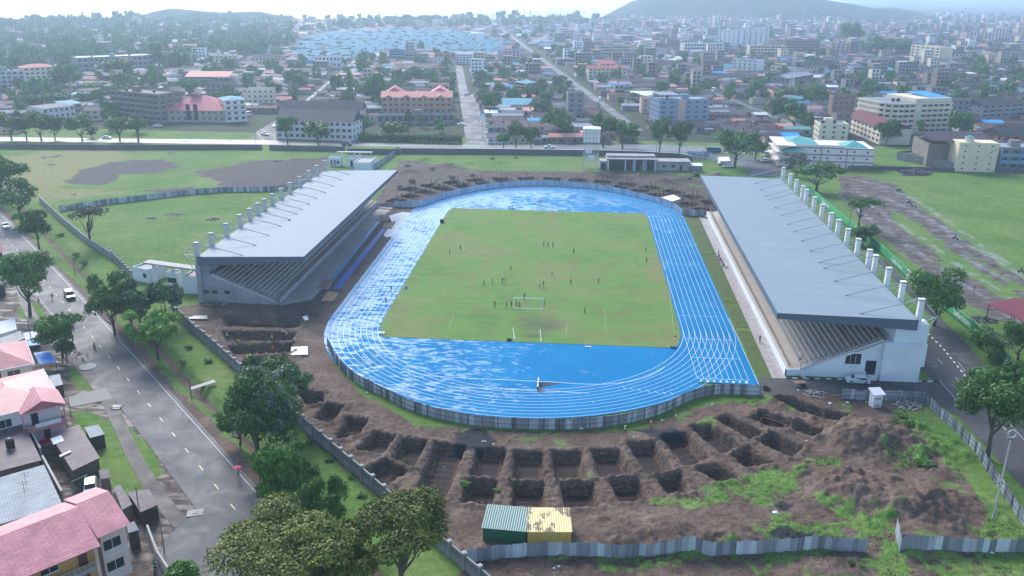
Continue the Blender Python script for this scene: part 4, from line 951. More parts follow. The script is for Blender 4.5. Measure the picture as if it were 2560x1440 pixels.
ptree(2545,900,100,800,'round',lf_dark,'dark tree below the maroon shed roof at the right edge',n=5000,leaf=.05,seed=24,tr=.2)
ptree(2535,985,90,918,'open',lf_mid,'leafy tree in front of the green wall at the right edge',n=4000,leaf=.055,seed=25,tr=.2)
ptree(2460,1005,50,962,'open',lf_mid,'small bright shrub beside the channel left of the right-edge tree',n=1800,leaf=.08,seed=26,tr=.1)
ptree(2145,578,78,492,'umbrella',lf_dark,'slender dark umbrella tree behind the right grandstand wall',n=2500,leaf=.055,seed=27,tr=.55,name='acacia_tree')
ptree(2156,612,64,562,'round',lf_dark,'low dark tree leaning over the green wall behind the pylons',n=2500,leaf=.065,seed=28,tr=.2)
ptree(2040,478,112,405,'umbrella',lf_dark,'dark spreading acacia behind the far end of the right grandstand',n=4500,leaf=.05,seed=29,tr=.3,name='acacia_tree')
ptree(1990,440,64,386,'open',lf_grey,'thin leafed dark tree in front of the white building wall',n=1500,leaf=.05,seed=30,tr=.35)
ptree(1836,418,108,328,'round',lf_dark,'large dark tree at the road junction with parked white cars',n=6000,leaf=.045,seed=31,tr=.35)
ptree(1888,398,50,350,'round',lf_mid,'smaller green tree just right of the large junction tree',n=2000,leaf=.07,seed=32,tr=.3)
rowt = [(30,350,60,290),(67,351,56,292),(104,353,62,288),(138,350,50,296),(206,352,64,290),(300,352,62,292),(346,355,70,290),(719,361,50,292),(796,362,74,308),(1258,371,40,335),(1290,369,44,310),(1327,369,46,316),(1508,368,72,290),(1556,371,70,303),(1648,381,56,300),(1697,384,52,310)]
for i, (px, py, w, tp_) in enumerate(rowt):
    nb = ['at the far left end','second from the left end','third from the left end','beside the blue kiosk','left of the pale shop','right of the white parked car','before the unfinished brown block','left of the dark-roofed flats','in front of the dark-roofed flats','small and low left of the street trees','left of the twin street trees','right of the twin street trees','left of the tall diagonal road mouth','right at the diagonal road mouth','across the diagonal road mouth','rightmost past the diagonal road'][i]
    ptree(px, py, w, tp_, 'round', lf_dark if i % 3 else lf_mid, 'dark roadside tree of the front road row, '+nb, n=2600, leaf=.065, seed=40+i % 6, tr=.33, group='trees lining the front road')
def bush(loc, r, label, mat=None, name='shrub', seed=3, h=.8, group=None):
    cm, tm = tree_meshes('round', mat or lf_mid, 500, .13, seed); e = empty(name, (loc[0], loc[1], gz(*loc[:2])-.1), random.uniform(0, 6), label, 'shrub', group); inst('leaves', cm, e, (0, 0, 0), 0, (r, r, r*h)); return e
# ================================================================== TOWN
TH = R(8.6); CT, ST = math.cos(TH), math.sin(TH)
def uv(x, y): return x*CT+y*ST, -x*ST+y*CT
def xy(u, v): return u*CT-v*ST, u*ST+v*CT
def wallp(n, c, v=.14): return paint('wall_'+n, c, .85, v, .4, 0, .12)
WC = dict(cream=wallp('cream', (.56, .50, .38)), white=wallp('white', (.62, .63, .62)), grey=wallp('grey', (.24, .24, .24)), stone=wallp('stone', (.20, .175, .15), .25), brown=wallp('brown', (.20, .15, .12), .25), peach=wallp('peach', (.52, .36, .29)),
          pink=wallp('pink', (.50, .33, .30)), bluegrey=wallp('bluegrey', (.20, .27, .35)), blue=wallp('blue', (.10, .28, .42)), yellow=wallp('yellow', (.60, .51, .36)), pinkwhite=wallp('pinkwhite', (.62, .56, .55)), brick=wallp('brick', (.27, .13, .10), .25), buff=wallp('buff', (.36, .31, .25), .2), orange=wallp('orange', (.44, .25, .16)), concrete=wallp('concrete', (.20, .195, .19), .3))
def roofp(n, c, v=.22):
    t = NT('roof_'+n); a = t.noise(t.pos((.9, .12, 1), True, True), 1.0, 5, .65); b = t.noise(t.pos((1, 1, 1), True, True), .25, 4, .6)
    oi = t.n('ShaderNodeObjectInfo').outputs['Random']; f = t.math('ADD', t.math('MULTIPLY', a, .6), t.math('MULTIPLY', b, .4))
    col = t.ramp(f, [(.3, tuple(x*(1-v) for x in c)), (.55, c), (.75, tuple(min(1, x*(1+v*1.3)) for x in c))]); col = t.mix(1., col, t.mr(oi, 0, 1, .78, 1.22), 'MULTIPLY')
    return t.set(col, t.mr(a, .3, .7, .6, .8), .10, .0)
RC = dict(rust=roofp('rust', (.085, .050, .046), .45), purple=roofp('purple', (.052, .038, .050), .45), grey=roofp('grey', (.085, .088, .105), .45), pale=roofp('pale', (.24, .27, .31), .35), red=roofp('red', (.34, .085, .085)), pink=roofp('pink', (.50, .17, .18), .15), maroon=roofp('maroon', (.16, .045, .055)),
          blue=roofp('blue', (.04, .27, .50)), cyan=roofp('cyan', (.09, .26, .33), .35), teal=roofp('teal', (.09, .28, .27)), dark=roofp('dark', (.045, .045, .055), .25), white=roofp('white', (.62, .65, .68), .1), salmon=roofp('salmon', (.44, .20, .16)))
tankm = paint('black_water_tank', (.012, .012, .014), .5); framew = paint('window_frame_white', (.55, .56, .56), .6); trimm = paint('pale_trim', (.5, .5, .48), .7)
_wm = {}
def winmesh(w, h, frame=True, mat=None):
    k = (round(w, 1), round(h, 1), frame)
    if k not in _wm:
        m = MB(); m.box(-w/2, w/2, -.05, .02, 0, h)
        if frame: m.box(-w/2-.12, w/2+.12, -.10, .02, -.16, -.01, 1); m.box(-.03, .03, -.07, -.051, 0, h, 1)
        _wm[k] = m.mesh('window', [glassd, framew])
    return _wm[k]
FOOT = []; LAND = []
def roof_geom(mb, kind, x0, x1, y0, y1, z, h, ov=.5, along='x'):
    a, b, c, d = x0-ov, x1+ov, y0-ov, y1+ov; z -= .02
    if kind == 'gable':
        if along == 'x': m_ = (c+d)/2; V = [(a, c, z), (b, c, z), (b, d, z), (a, d, z), (a, m_, z+h), (b, m_, z+h)]; F = [(0, 1, 5, 4), (2, 3, 4, 5), (0, 4, 3), (1, 2, 5), (3, 2, 1, 0)]
        else: m_ = (a+b)/2; V = [(a, c, z), (b, c, z), (b, d, z), (a, d, z), (m_, c, z+h), (m_, d, z+h)]; F = [(0, 4, 5, 3), (1, 2, 5, 4), (0, 1, 4), (2, 3, 5), (3, 2, 1, 0)]
    elif kind == 'hip':
        k = min(b-a, d-c)/2; m_ = (c+d)/2
        if b-a >= d-c: V = [(a, c, z), (b, c, z), (b, d, z), (a, d, z), (a+k, m_, z+h), (b-k, m_, z+h)]; F = [(0, 1, 5, 4), (2, 3, 4, 5), (0, 4, 3), (1, 2, 5), (3, 2, 1, 0)]
        else: m2 = (a+b)/2; V = [(a, c, z), (b, c, z), (b, d, z), (a, d, z), (m2, c+k, z+h), (m2, d-k, z+h)]; F = [(0, 4, 5, 3), (1, 2, 5, 4), (0, 1, 4), (2, 3, 5), (3, 2, 1, 0)]
    elif kind == 'shed': V = [(a, c, z), (b, c, z), (b, d, z+h), (a, d, z+h), (a, c, z+.12), (b, c, z+.12), (b, d, z+h+.12), (a, d, z+h+.12)]; F = [(4, 5, 6, 7), (3, 2, 1, 0), (0, 1, 5, 4), (2, 3, 7, 6), (1, 2, 6, 5), (3, 0, 4, 7)]
    mb.add(V, F)
def bldg(xL, yL, xR, yR, top, depth, floors, bays, wall, roof, label, kind='flat', name='building', cat='building', rh=2.5, wfrac=.5, bands=None, balcony=None, frame=None, side=True, tanks=2, wh=.48, ground=None, side_bays=None, back=0):
    A = at(xL, yL); B = at(xR, yR); Wd = math.hypot(B[0]-A[0], B[1]-A[1]); ang = math.atan2(B[1]-A[1], B[0]-A[0]); H = height_at(A[0], A[1], top); H = max(2.6, min(H, 60))
    e = empty(name, (A[0], A[1], 0), ang, label, cat); ca, sa = math.cos(ang), math.sin(ang); LAND.append(((A[0]+B[0])/2, (A[1]+B[1])/2+depth/2, label))
    FOOT.append([(A[0]+ca*x-sa*y, A[1]+sa*x+ca*y) for x, y in ((-2, -3), (Wd+2, -3), (Wd+2, depth+2), (-2, depth+2))])
    m = MB(); m.box(0, Wd, 0, depth, -.6, H)
    if kind == 'flat': 
        m.box(-.02, Wd+.02, -.02, .18, H, H+.7); m.box(-.02, Wd+.02, depth-.18, depth+.02, H, H+.7); m.box(-.02, .18, .18, depth-.18, H, H+.7); m.box(Wd-.18, Wd+.02, .18, depth-.18, H, H+.7)
    m.build('walls', WC[wall], e); fh = H/floors
    if kind == 'flat':
        MB().sheet([(.18, .18), (Wd-.18, .18), (Wd-.18, depth-.18), (.18, depth-.18)], H+.03).build('roof_slab', RC[roof], e)
        rnd = random.Random(int(xL*7+yL)); q = MB(); bx = rnd.uniform(.2, .6)*Wd; q.box(bx, bx+min(4, Wd*.3), depth*.4, depth*.4+3, H+.04, H+2.6); q.build('stair_hut', WC[wall], e)
        for i in range(tanks): tx = rnd.uniform(.1, .85)*Wd; ty = rnd.uniform(.2, .7)*depth; MB().bar((tx, ty, H+.04), (tx, ty, H+1.5), .75, n=8, r2=.68).build('water_tank', tankm, e)
    elif kind != 'none':
        q = MB(); roof_geom(q, kind, 0, Wd, 0, depth, H, rh, .6, 'x' if Wd >= depth*.8 else 'y'); q.build('roof', RC[roof], e)
    cnt = 0; bw = Wd/bays; ww = bw*wfrac; hh = fh*wh
    for f in range(floors):
        for b in range(bays):
            if cnt > 88: break
            inst('window', winmesh(ww, hh), e, ((b+.5)*bw, -.0, f*fh+fh*.34)); cnt += 1
    if side:   # the flank turned to the camera
        left = (A[0]+B[0])/2 > CAM[0]-10; sb = side_bays or max(1, int(depth/4.5)); sw = depth/sb
        if not left and (math.sin(ang) > .5): pass
        for f in range(floors):
            for b in range(sb):
                if cnt > 95: break
                inst('window', winmesh(min(1.6, sw*.4), hh), e, (0 if left else Wd, (b+.5)*sw, f*fh+fh*.34), R(-90) if left else R(90)); cnt += 1
    if bands:
        q = MB()
        for f in range(1, floors+1): q.box(-.25, Wd+.12, -.25, -.003, f*fh-.28, f*fh+.1); q.box(-.25, -.003, 0, depth, f*fh-.28, f*fh+.1)
        q.build('floor_bands', WC[bands] if bands in WC else trimm, e)
    if balcony:
        for f in range(floors):
            q = MB(); q.box(.2, Wd-.2, -1.25, -.01, f*fh-.08+(.3 if f == 0 else 0), f*fh+.08+(.3 if f == 0 else 0)); q.box(.2, Wd-.2, -1.25, -1.12, f*fh+.08, f*fh+1.0); q.build('balcony', WC[balcony], e)
        q = MB()
        for b in range(0, bays+1, 2): q.box(min(b*bw, Wd-.3), min(b*bw, Wd-.3)+.3, -1.3, -.02, 0, H)
        q.build('balcony_piers', WC[balcony], e)
    if frame:
        q = MB()
        for b in range(bays+1): q.box(b*bw-.16, b*bw+.16, -.22, -.003, 0, H+.3)
        for f in range(floors+1): q.box(-.16, Wd+.16, -.20, -.004, f*fh-.14, f*fh+.14)
        q.build('facade_grid', WC[frame] if frame in WC else trimm, e)
    if ground:
        q = MB(); q.box(-.6, Wd+.6, -2.2, -.01, fh*.85, fh*.95); q.build('canopy', RC[ground], e)
    return e, Wd, depth, H, A, ang
# ---- west side of the street
e, Wd, dp, H, A, an = bldg(410,304,564,305.5,275,26,2,10,'buff','pink','large hall with sweeping pink tiled roof behind the front road','hip',rh=6.5,wfrac=.35,side=False)
q = MB(); q.box(Wd*.38, Wd*.38+2.2, -.3, -.02, 1, 9.5); q.box(Wd*.5, Wd*.5+2.2, -.3, -.02, 1, 9.5); q.build('pointed_window', glassd, e)
q = MB(); roof_geom(q, 'hip', Wd*.42-2.5, Wd*.42+2.5, 10.5, 15.5, H+7.2, 1.6); q.build('roof_lantern', RC['maroon'], e)
bldg(566,305,618,302,252,16,4,3,'white','cyan','white and orange stair tower with turquoise cap joined to the pink hall','hip',rh=1.4,bands='orange')
bldg(284,294,403,307,228,16,5,8,'brown','grey','unfinished brown concrete block with open floors behind roadside trees',frame='concrete',wfrac=.7,wh=.6)
bldg(67,221,148,216,170,14,5,6,'cream','red','cream five storey block with red roof at the left edge','hip',rh=2)
bldg(-70,222,66,220,180,18,4,9,'grey','grey','long grey slab block cut by the left edge',frame='white')
bldg(198,187,386,178,146,20,3,14,'grey','white','long unfinished block with bright white slab top among trees',frame='concrete',wfrac=.6)
bldg(467,224,574,224,192,14,4,12,'grey','salmon','grey four storey flats with pinkish sloping roof and laundry balconies','shed',rh=2.5,balcony='grey')
bldg(212,300,268,300,277,10,2,3,'peach','purple','small peach house with purple roof behind the pale shop','gable',rh=2)
bldg(111,302,190,292,273,12,2,6,'white','grey','white two storey house with grey roof near the left road trees','shed',rh=.6)
bldg(165,287,206,283,262,12,2,2,'grey','cyan','grey house with turquoise roof behind the white two storey house','shed',rh=.8)
bldg(694,346,883,352,300,16,3,13,'white','dark','long white three storey flats with dark roof at the street corner','gable',rh=4.5,balcony='white')
bldg(706,300,905,303,272,12,3,12,'white','dark','rear dark-roofed wing behind the long white flats','gable',rh=4,side=True)
e, Wd, dp, H, A, an = bldg(956,297,1130,297,243,14,4,12,'peach','salmon','orange apartment block with pink roofs, gables and balconies behind the hedge','gable',rh=2.6,balcony='orange')
for f in (.04, .70):
    q = MB(); roof_geom(q, 'gable', Wd*f, Wd*f+Wd*.26, 9, 20, H+1.2, 3.4, .6, 'y'); q.build('upper_roof', RC['pink'], e); q = MB(); q.box(Wd*f+.4, Wd*f+Wd*.26-.4, 9.3, 19.6, H-3, H+1.17); q.build('penthouse', WC['pink'], e)
for f in (.1, .35, .6, .84):
    q = MB(); roof_geom(q, 'gable', Wd*f-1.8, Wd*f+1.8, -1.8, 3, H+.3, 1.3, .2, 'y'); q.build('dormer', RC['salmon'], e)
bldg(944,312,1136,308,291,9,1,12,'concrete','grey','unfinished grey ground floor terrace in front of the orange apartments',wfrac=.6,wh=.6,tanks=0,side=False)
bldg(527,162,594,161,140,12,3,6,'cream','white','cream three storey block with square windows left of the school roofs')
bldg(628,163,715,160,146,12,2,9,'cream','purple','long cream two storey building with dark hip roof','hip',rh=3)
bldg(416,134,510,134,118,16,2,12,'white','red','two storey school with long red roof among the far left trees','gable',rh=3)
bldg(410,120,470,118,106,16,1,4,'grey','pale','pale metal roofed hall behind the red roofed school','gable',rh=2.5)
bldg(750,165,786,168,157,8,2,2,'blue','teal','green sided shed with advertising panel near the street','flat',side=False,tanks=0)
bldg(788,170,852,170,142,12,2,7,'white','pale','white terrace with upper gallery right of the green sided shed',frame='white')
bldg(974,154,1011,154,127,10,4,5,'blue','dark','blue glass fronted block beside the blue roofed estate',frame='blue',wfrac=.85,wh=.8,side=False)
bldg(1013,158,1050,158,135,10,3,5,'grey','grey','grey gridded block right of the blue glass block',frame='concrete',wfrac=.7)
bldg(1087,154,1130,156,134,11,3,4,'brick','salmon','brick and cream block facing the estate',bands='yellow')
bldg(1140,160,1181,161,135,13,4,5,'white','pale','white and brown balcony block at the head of the street','gable',rh=2,balcony='white')
bldg(1260,160,1300,158,128,11,4,4,'pink','red','pinkish four storey block right of the street head',bands='blue')
bldg(1258,276,1330,276,262,10,1,6,'cream','cyan','low house with bright turquoise roof above the white shacks','shed',rh=2.6,side=False)
bldg(1287,237,1315,242,205,9,4,2,'brown','cyan','narrow four storey tower with turquoise roof and orange balconies','shed',rh=.8,balcony='orange')
bldg(1471,203,1565,203,171,12,4,9,'cream','red','cream apartment block with red roofs and raised centre','gable',rh=2,frame='yellow')
bldg(1500,200,1536,200,159,13,5,3,'cream','red','raised centre of the cream apartment block','gable',rh=2,frame='yellow')
bldg(1461,135,1498,136,108,12,4,5,'brick','grey','brick brown unfinished block near the diagonal road',frame='brown')
bldg(1497,145,1570,144,116,14,4,12,'buff','rust','beige gridded four storey block with many openings',frame='cream',wfrac=.7)
e, Wd, dp, H, A, an = bldg(1646,313,1769,311,252,17,5,6,'bluegrey','pale','blue grey hotel with orange strip at the diagonal road',wfrac=.3,side_bays=7)
q = MB(); q.box(Wd*.38, Wd*.52, -.12, -.003, .2, H+.6); q.build('orange_strip', WC['peach'], e); q = MB(); q.box(-.3, Wd*.4, -.5, dp*.9, H+2.9, H+3.15); q.build('terrace_canopy', RC['pale'], e); q = MB(); 
for i in range(5): q.box(.1+i*Wd*.08, .4+i*Wd*.08, -.2, .1, H+.7, H+2.9)
q.build('terrace_posts', trimm, e)
bldg(1443,84,1478,84,62,14,5,6,'white','pale','white five storey block with square windows far up the diagonal road')
bldg(1836,125,1920,113,78,22,7,6,'white','grey','tall pale tower block with a blank centre, tallest on the right',wfrac=.3)
bldg(1710,134,1811,134,110,16,3,14,'white','grey','long white gridded block left of the tall pale tower',frame='white',wfrac=.75,wh=.65)
bldg(1873,142,1962,143,115,16,4,10,'cream','dark','cream gridded block just below the tall pale tower',frame='cream',wfrac=.75,wh=.6)
bldg(1962,138,2046,136,102,16,5,9,'brown','rust','brown unfinished five storey block with red roof edge',frame='brown',wfrac=.6)
bldg(2076,138,2123,138,109,14,4,4,'pink','grey','pinkish four storey block standing alone right of the brown one',bands='brown')
bldg(2273,148,2345,157,113,15,5,6,'yellow','pale','yellow and orange apartment block with white bands on the right',bands='cream')
bldg(1829,182,1891,187,148,12,4,5,'white','dark','bright white four storey block with dark floor lines',bands='stone',wfrac=.25)
bldg(2347,155,2424,150,138,14,2,8,'cream','dark','cream two storey school with dark roof right of the yellow apartments','hip',rh=4)
bldg(2007,186,2101,176,168,13,2,12,'cream','dark','long two storey cream building with dark gable roof','gable',rh=3.5,side=False)
bldg(1925,183,1965,187,166,10,2,3,'cream','dark','cream L-shaped house near the telecom mast')
bldg(1964,219,2031,208,196,13,2,4,'stone','pale','grey stone two storey house with twin pale roofs','gable',rh=2)
bldg(2133,184,2240,186,177,26,1,8,'grey','blue','low market hall with flat bright blue roof','shed',rh=2,side=False)
bldg(2452,297,2556,290,264,16,3,6,'grey','purple','grey gridded workshop block near the right edge','gable',rh=3,frame='concrete')
bldg(2412,104,2476,104,82,14,5,7,'pink','pale','far pinkish gridded apartment block near the right edge',frame='white')
bldg(2476,104,2518,104,72,12,6,5,'cream','pale','far tall cream block right of the pinkish gridded one')
bldg(1786,64,1814,64,41,12,6,4,'cream','pale','far cream tower below the dark hill')
bldg(2166,108,2192,108,84,11,4,3,'grey','pale','far grey block between right hand tree clumps')
bldg(1700,100,1735,100,86,12,3,5,'white','teal','far white building with green roof left of the gridded block')
bldg(1352,78,1362,78,70,8,3,2,'cream','pale','far small cream block by the diagonal road')
# ---- curved cream block: rounded corner drawn as a swept facade
def curved_block():
    A = at(2214, 338); B = at(2368, 332); Wd = math.hypot(B[0]-A[0], B[1]-A[1]); ang = math.atan2(B[1]-A[1], B[0]-A[0]); H = height_at(A[0], A[1], 262); dp = 26; r = 9.0
    e = empty('curved_office_block', (A[0], A[1], 0), ang, 'cream office block with rounded corner, six rows of windows and balcony bands', 'building')
    FOOT.append([(A[0]+math.cos(ang)*x-math.sin(ang)*y, A[1]+math.sin(ang)*x+math.cos(ang)*y) for x, y in ((-3, -4), (Wd+3, -4), (Wd+3, dp+3), (-3, dp+3))])
    def prof(o):
        P = [(-o, dp)]+[(r-(r+o)*math.cos(R(a)), r-(r+o)*math.sin(R(a))) for a in range(0, 91, 10)]; P += [(Wd*.45, -o), (Wd*.55, -o+1.0*(o > 0)), (Wd+o, -o), (Wd+o, dp)]; return P
    m = MB(); m.prism(prof(0), -.5, H); m.build('walls', WC['cream'], e); F = 6; fh = H/F
    for f in range(F+1):
        q = MB(); q.prism(prof(.55 if f else .2), f*fh-.3 if f else 0, f*fh+.55 if f else .6); q.build('balcony_band', WC['cream'], e)
    q = MB(); q.prism(prof(-.6), H+.56, H+.62); q.build('roof_slab', RC['pale'], e)
    m = MB(); m.box(Wd*.42, Wd, 1, dp-2, H+.62, H+fh); m.build('penthouse', WC['cream'], e); q = MB(); roof_geom(q, 'shed', Wd*.7, Wd, 4, dp-4, H+fh+.1, 1.0); q.build('roof', RC['blue'], e)
    n = 0
    for f in range(F):
        for a in (15, 38, 61, 80): inst('window', winmesh(2.2, fh*.42, False), e, (r-r*math.cos(R(a)), r-r*math.sin(R(a)), f*fh+fh*.42), R(a-90)); n += 1
        for i in range(8):
            x = r+1.5+i*(Wd-r-3)/7.4
            if n < 99 and x < Wd-1: inst('window', winmesh(2.6, fh*.42, False), e, (x, 0 if not Wd*.45 < x < Wd*.55 else .2, f*fh+fh*.42)); n += 1
    for x in (.2, .28, .5, .85): MB().bar((Wd*x, dp*.3, H+.6), (Wd*x, dp*.3, H+2.2), .9, n=8).build('water_tank', tankm, e)
curved_block()
bldg(2111,323,2197,360,288,15,3,9,'cream','maroon','long cream hotel with maroon roof left of the curved block','gable',rh=3,wfrac=.4,bands='cream',side=False)
e, Wd, dp, H, A, an = bldg(1984,417,2180,424,367,20,3,6,'pinkwhite','teal','broad pinkish white building with brown floor lines and green roofs by the junction','none',wfrac=.14,wh=.3,bands='brown',side=False)
q = MB(); 
for x in (0.33, .66): q.box(Wd*x-.12, Wd*x+.12, -.27, -.004, 0, H)
q.build('vertical_bands', WC['brown'], e)
for (a, b, c, d, z, h_) in ((-4, Wd*.32, 7, 24, H, 2.2), (Wd*.62, Wd*.92, 1.5, 12, H, 2.4), (-5, Wd*.12, -3, 10, H-1.5, 1.6)):
    q = MB(); roof_geom(q, 'hip', a, b, c, d, z, h_); q.build('roof', RC['teal'], e)
q = MB(); q.box(-.03, Wd*.62, .0, .25, H, H+1.1); q.build('parapet', WC['pinkwhite'], e)
for z in (2.6, 5.8, 8.6): q = MB(); q.box(-8, -.05, -1.0, 22, z, z+.5); q.build('veranda', WC['salmon' if 'salmon' in WC else 'pinkwhite'], e)
q = MB(); q.box(-6.5, -.04, 1, 21, .0, 8.5); q.build('shop_wing', WC['pinkwhite'], e)
bldg(2044,362,2116,364,312,12,4,3,'cream','pale','cream tower house rising behind the pinkish white building',wfrac=.25,side_bays=3)
e, Wd, dp, H, A, an = bldg(2387,428,2486,431,356,18,5,3,'yellow','purple','tall blank yellow building with few windows at the edge of the green field','none',wfrac=.13,wh=.26,side=False)
q = MB(); roof_geom(q, 'gable', -9, Wd+.4, 6, 30, H-.5, 2.2, .3); q.build('roof', RC['purple'], e); q = MB(); q.box(-8.5, -.02, 10, 30, 0, H-2.5); q.build('rear_wing', WC['stone'], e)
q = MB(); q.bar((Wd*.3, 3, H), (Wd*.3, 3, H+1.8), 1.8, n=10); q.build('cupola', WC['cream'], e); q = MB(); q.bar((Wd*.3, 3, H+1.8), (Wd*.3, 3, H+2.6), 2.1, n=10, r2=.3); q.build('cupola_roof', RC['teal'], e)
bldg(2240,398,2384,426,392,22,2,4,'concrete','grey','low stained concrete building under construction beside the yellow one',wfrac=.12,wh=.2,side=False,tanks=0)
bldg(2494,424,2640,428,372,16,3,6,'concrete','pale','three storey concrete balcony building cut by the right edge',balcony='blue')
bldg(2500,380,2640,376,340,14,2,6,'brick','dark','dark roofed brick building behind the balcony building','gable',rh=3)
# ---- ordinary houses on the town grid
streets = [(-12.5, 150, 620, 13), (75.8, 160, 1700, 12), (168, 160, 1500, 11), (-115, 200, 700, 5), (300, 150, 1500, 7), (450, 150, 1500, 7), (-215, 260, 1000, 7), (600, 200, 1600, 7), (-330, 260, 1200, 7), (-450, 300, 1200, 7)]
def onstreet(u, v, w):
    for su, a, b, hw in streets:
        if a < v < b and abs(u-su) < hw/2+w: return True
    return False
estate = pts((735,150),(740,100),(830,84),(1000,78),(1160,84),(1255,104),(1262,136),(1180,152),(1060,128),(980,130),(870,152),(800,156))
woodp = [pts((-900,260),(-300,150),(-200,95),(0,66),(300,60),(560,50),(700,50),(745,78),(740,120),(640,140),(400,150),(380,176),(180,178),(0,190)), pts((840,60),(980,54),(1500,50),(1500,62),(1100,72),(850,76))]
def inpoly(x, y, P):
    c = False; n = len(P)
    for i in range(n):
        (ax, ay), (bx, by) = P[i], P[(i+1) % n]
        if (ay > y) != (by > y) and x < (bx-ax)*(y-ay)/(by-ay)+ax: c = not c
    return c
def scr(x, y, z=0):
    d = np.array((x, y, z))-CAM; w = d@CF
    return 1280+FPX*(d@CR)/w, 720-FPX*(d@CU)/w
GREEN = [pts((388,345),(640,350),(700,300),(640,285),(600,310),(390,310)), pts((890,356),(1150,360),(1145,330),(1040,300),(900,318)), pts((-600,372),(0,352),(900,368),(1750,398),(1900,420),(1990,412),(2120,424),(2500,432),(3200,430),(3200,1500),(-600,1500)),
         pts((2180,330),(2230,380),(2380,400),(2390,330)), pts((1600,385),(1900,430),(1980,420),(1940,370),(1700,330),(1600,330)), pts((60,300),(60,352),(380,352),(380,300))]
gw1 = random.Random(11); cand = []
v = 186.0; row = 0
while v < 2300:
    dv = 9.6 if v < 700 else 12.5; street_row = row % 7 == 6
    if not street_row:
        u = -1400+gw1.uniform(0, 8)
        while u < 2600:
            L_ = gw1.choice([7, 8, 9, 11, 13, 17]) if v < 800 else gw1.choice([8, 9, 11, 14, 18]); D_ = dv*gw1.uniform(.62, .80); gap = gw1.choice([.4, .8, 1.5, 2.5, 5])
            uc = u+L_/2; x, y = xy(uc, v+D_/2); px, py = scr(x, y)
            if -120 < px < 2700 and 30 < py < 400 and y > 178: cand.append((x, y, L_, D_, px, py, uc, v))
            u += L_+gap
    v += dv*1.1; row += 1
houses = []
for c in cand:
    x, y, L_, D_, px, py, uc, v = c
    if onstreet(uc, v, L_/2): continue
    if any(inpoly(x, y, P) for P in FOOT): continue
    if any(inpoly(x+dx*L_*.5, y+dy*D_*.5, P) for P in FOOT+GREEN for dx, dy in ((1, 1), (-1, -1), (1, -1), (-1, 1))): continue
    lakex = np.interp(y, [p[1] for p in lake_line], [p[0] for p in lake_line])
    if x < lakex+60: continue
    es = inpoly(x, y, estate)
    if any(inpoly(x, y, P) for P in woodp) and not es and gw1.random() > .62: continue
    if not es and gw1.random() < .04+(.10 if px < 900 else 0): continue
    houses.append((math.hypot(x-CAM[0], y-CAM[1]), x, y, L_, D_, px, py, es))
houses.sort()
wallmix = ['stone', 'stone', 'grey', 'buff', 'brown', 'cream', 'white', 'brown', 'peach', 'concrete', 'concrete']
def style(px, py, es):
    r = gw1.random()
    if es: return 'cyan', 'gable'
    right = px > 1500
    if r < .36: k = 'purple'
    elif r < .55: k = 'rust'
    elif r < .70: k = 'grey'
    elif r < .83: k = 'pale' if (not right or r < .75) else 'purple'
    elif r < .91: k = 'salmon' if px > 850 else 'red'
    elif r < .945: k = 'blue' if px > 1150 else 'pale'
    elif r < .955: k = 'maroon'
    elif r < .988: k = 'white'
    else: k = 'teal'
    return k, gw1.choice(['gable', 'gable', 'gable', 'shed', 'hip'])
RL = dict(purple='purplish', rust='rusty', grey='grey', pale='pale', salmon='salmon', red='red', blue='blue', maroon='maroon', white='white', teal='green', cyan='turquoise')
def where(px, py):
    s = 'left of the pink roofed hall' if px < 410 else 'around the pink roofed hall' if px < 640 else 'behind the dark-roofed flats' if px < 930 else 'near the orange apartments' if px < 1150 else 'between the street and the diagonal road' if px < 1440 else 'along the diagonal road' if px < 1620 else 'behind the blue grey hotel' if px < 1800 else 'behind the junction trees' if px < 2100 else 'around the curved cream block' if px < 2400 else 'by the right edge of the town'
    return s
chim = MB().bar((0, 0, 0), (0, 0, .9), .35, n=6).mesh('water_tank', tankm)
NH = 300; SB = {k: MB() for k in RC}; SW = {k: MB() for k in WC}; SWIN = MB(); hn = 0; NK = {}
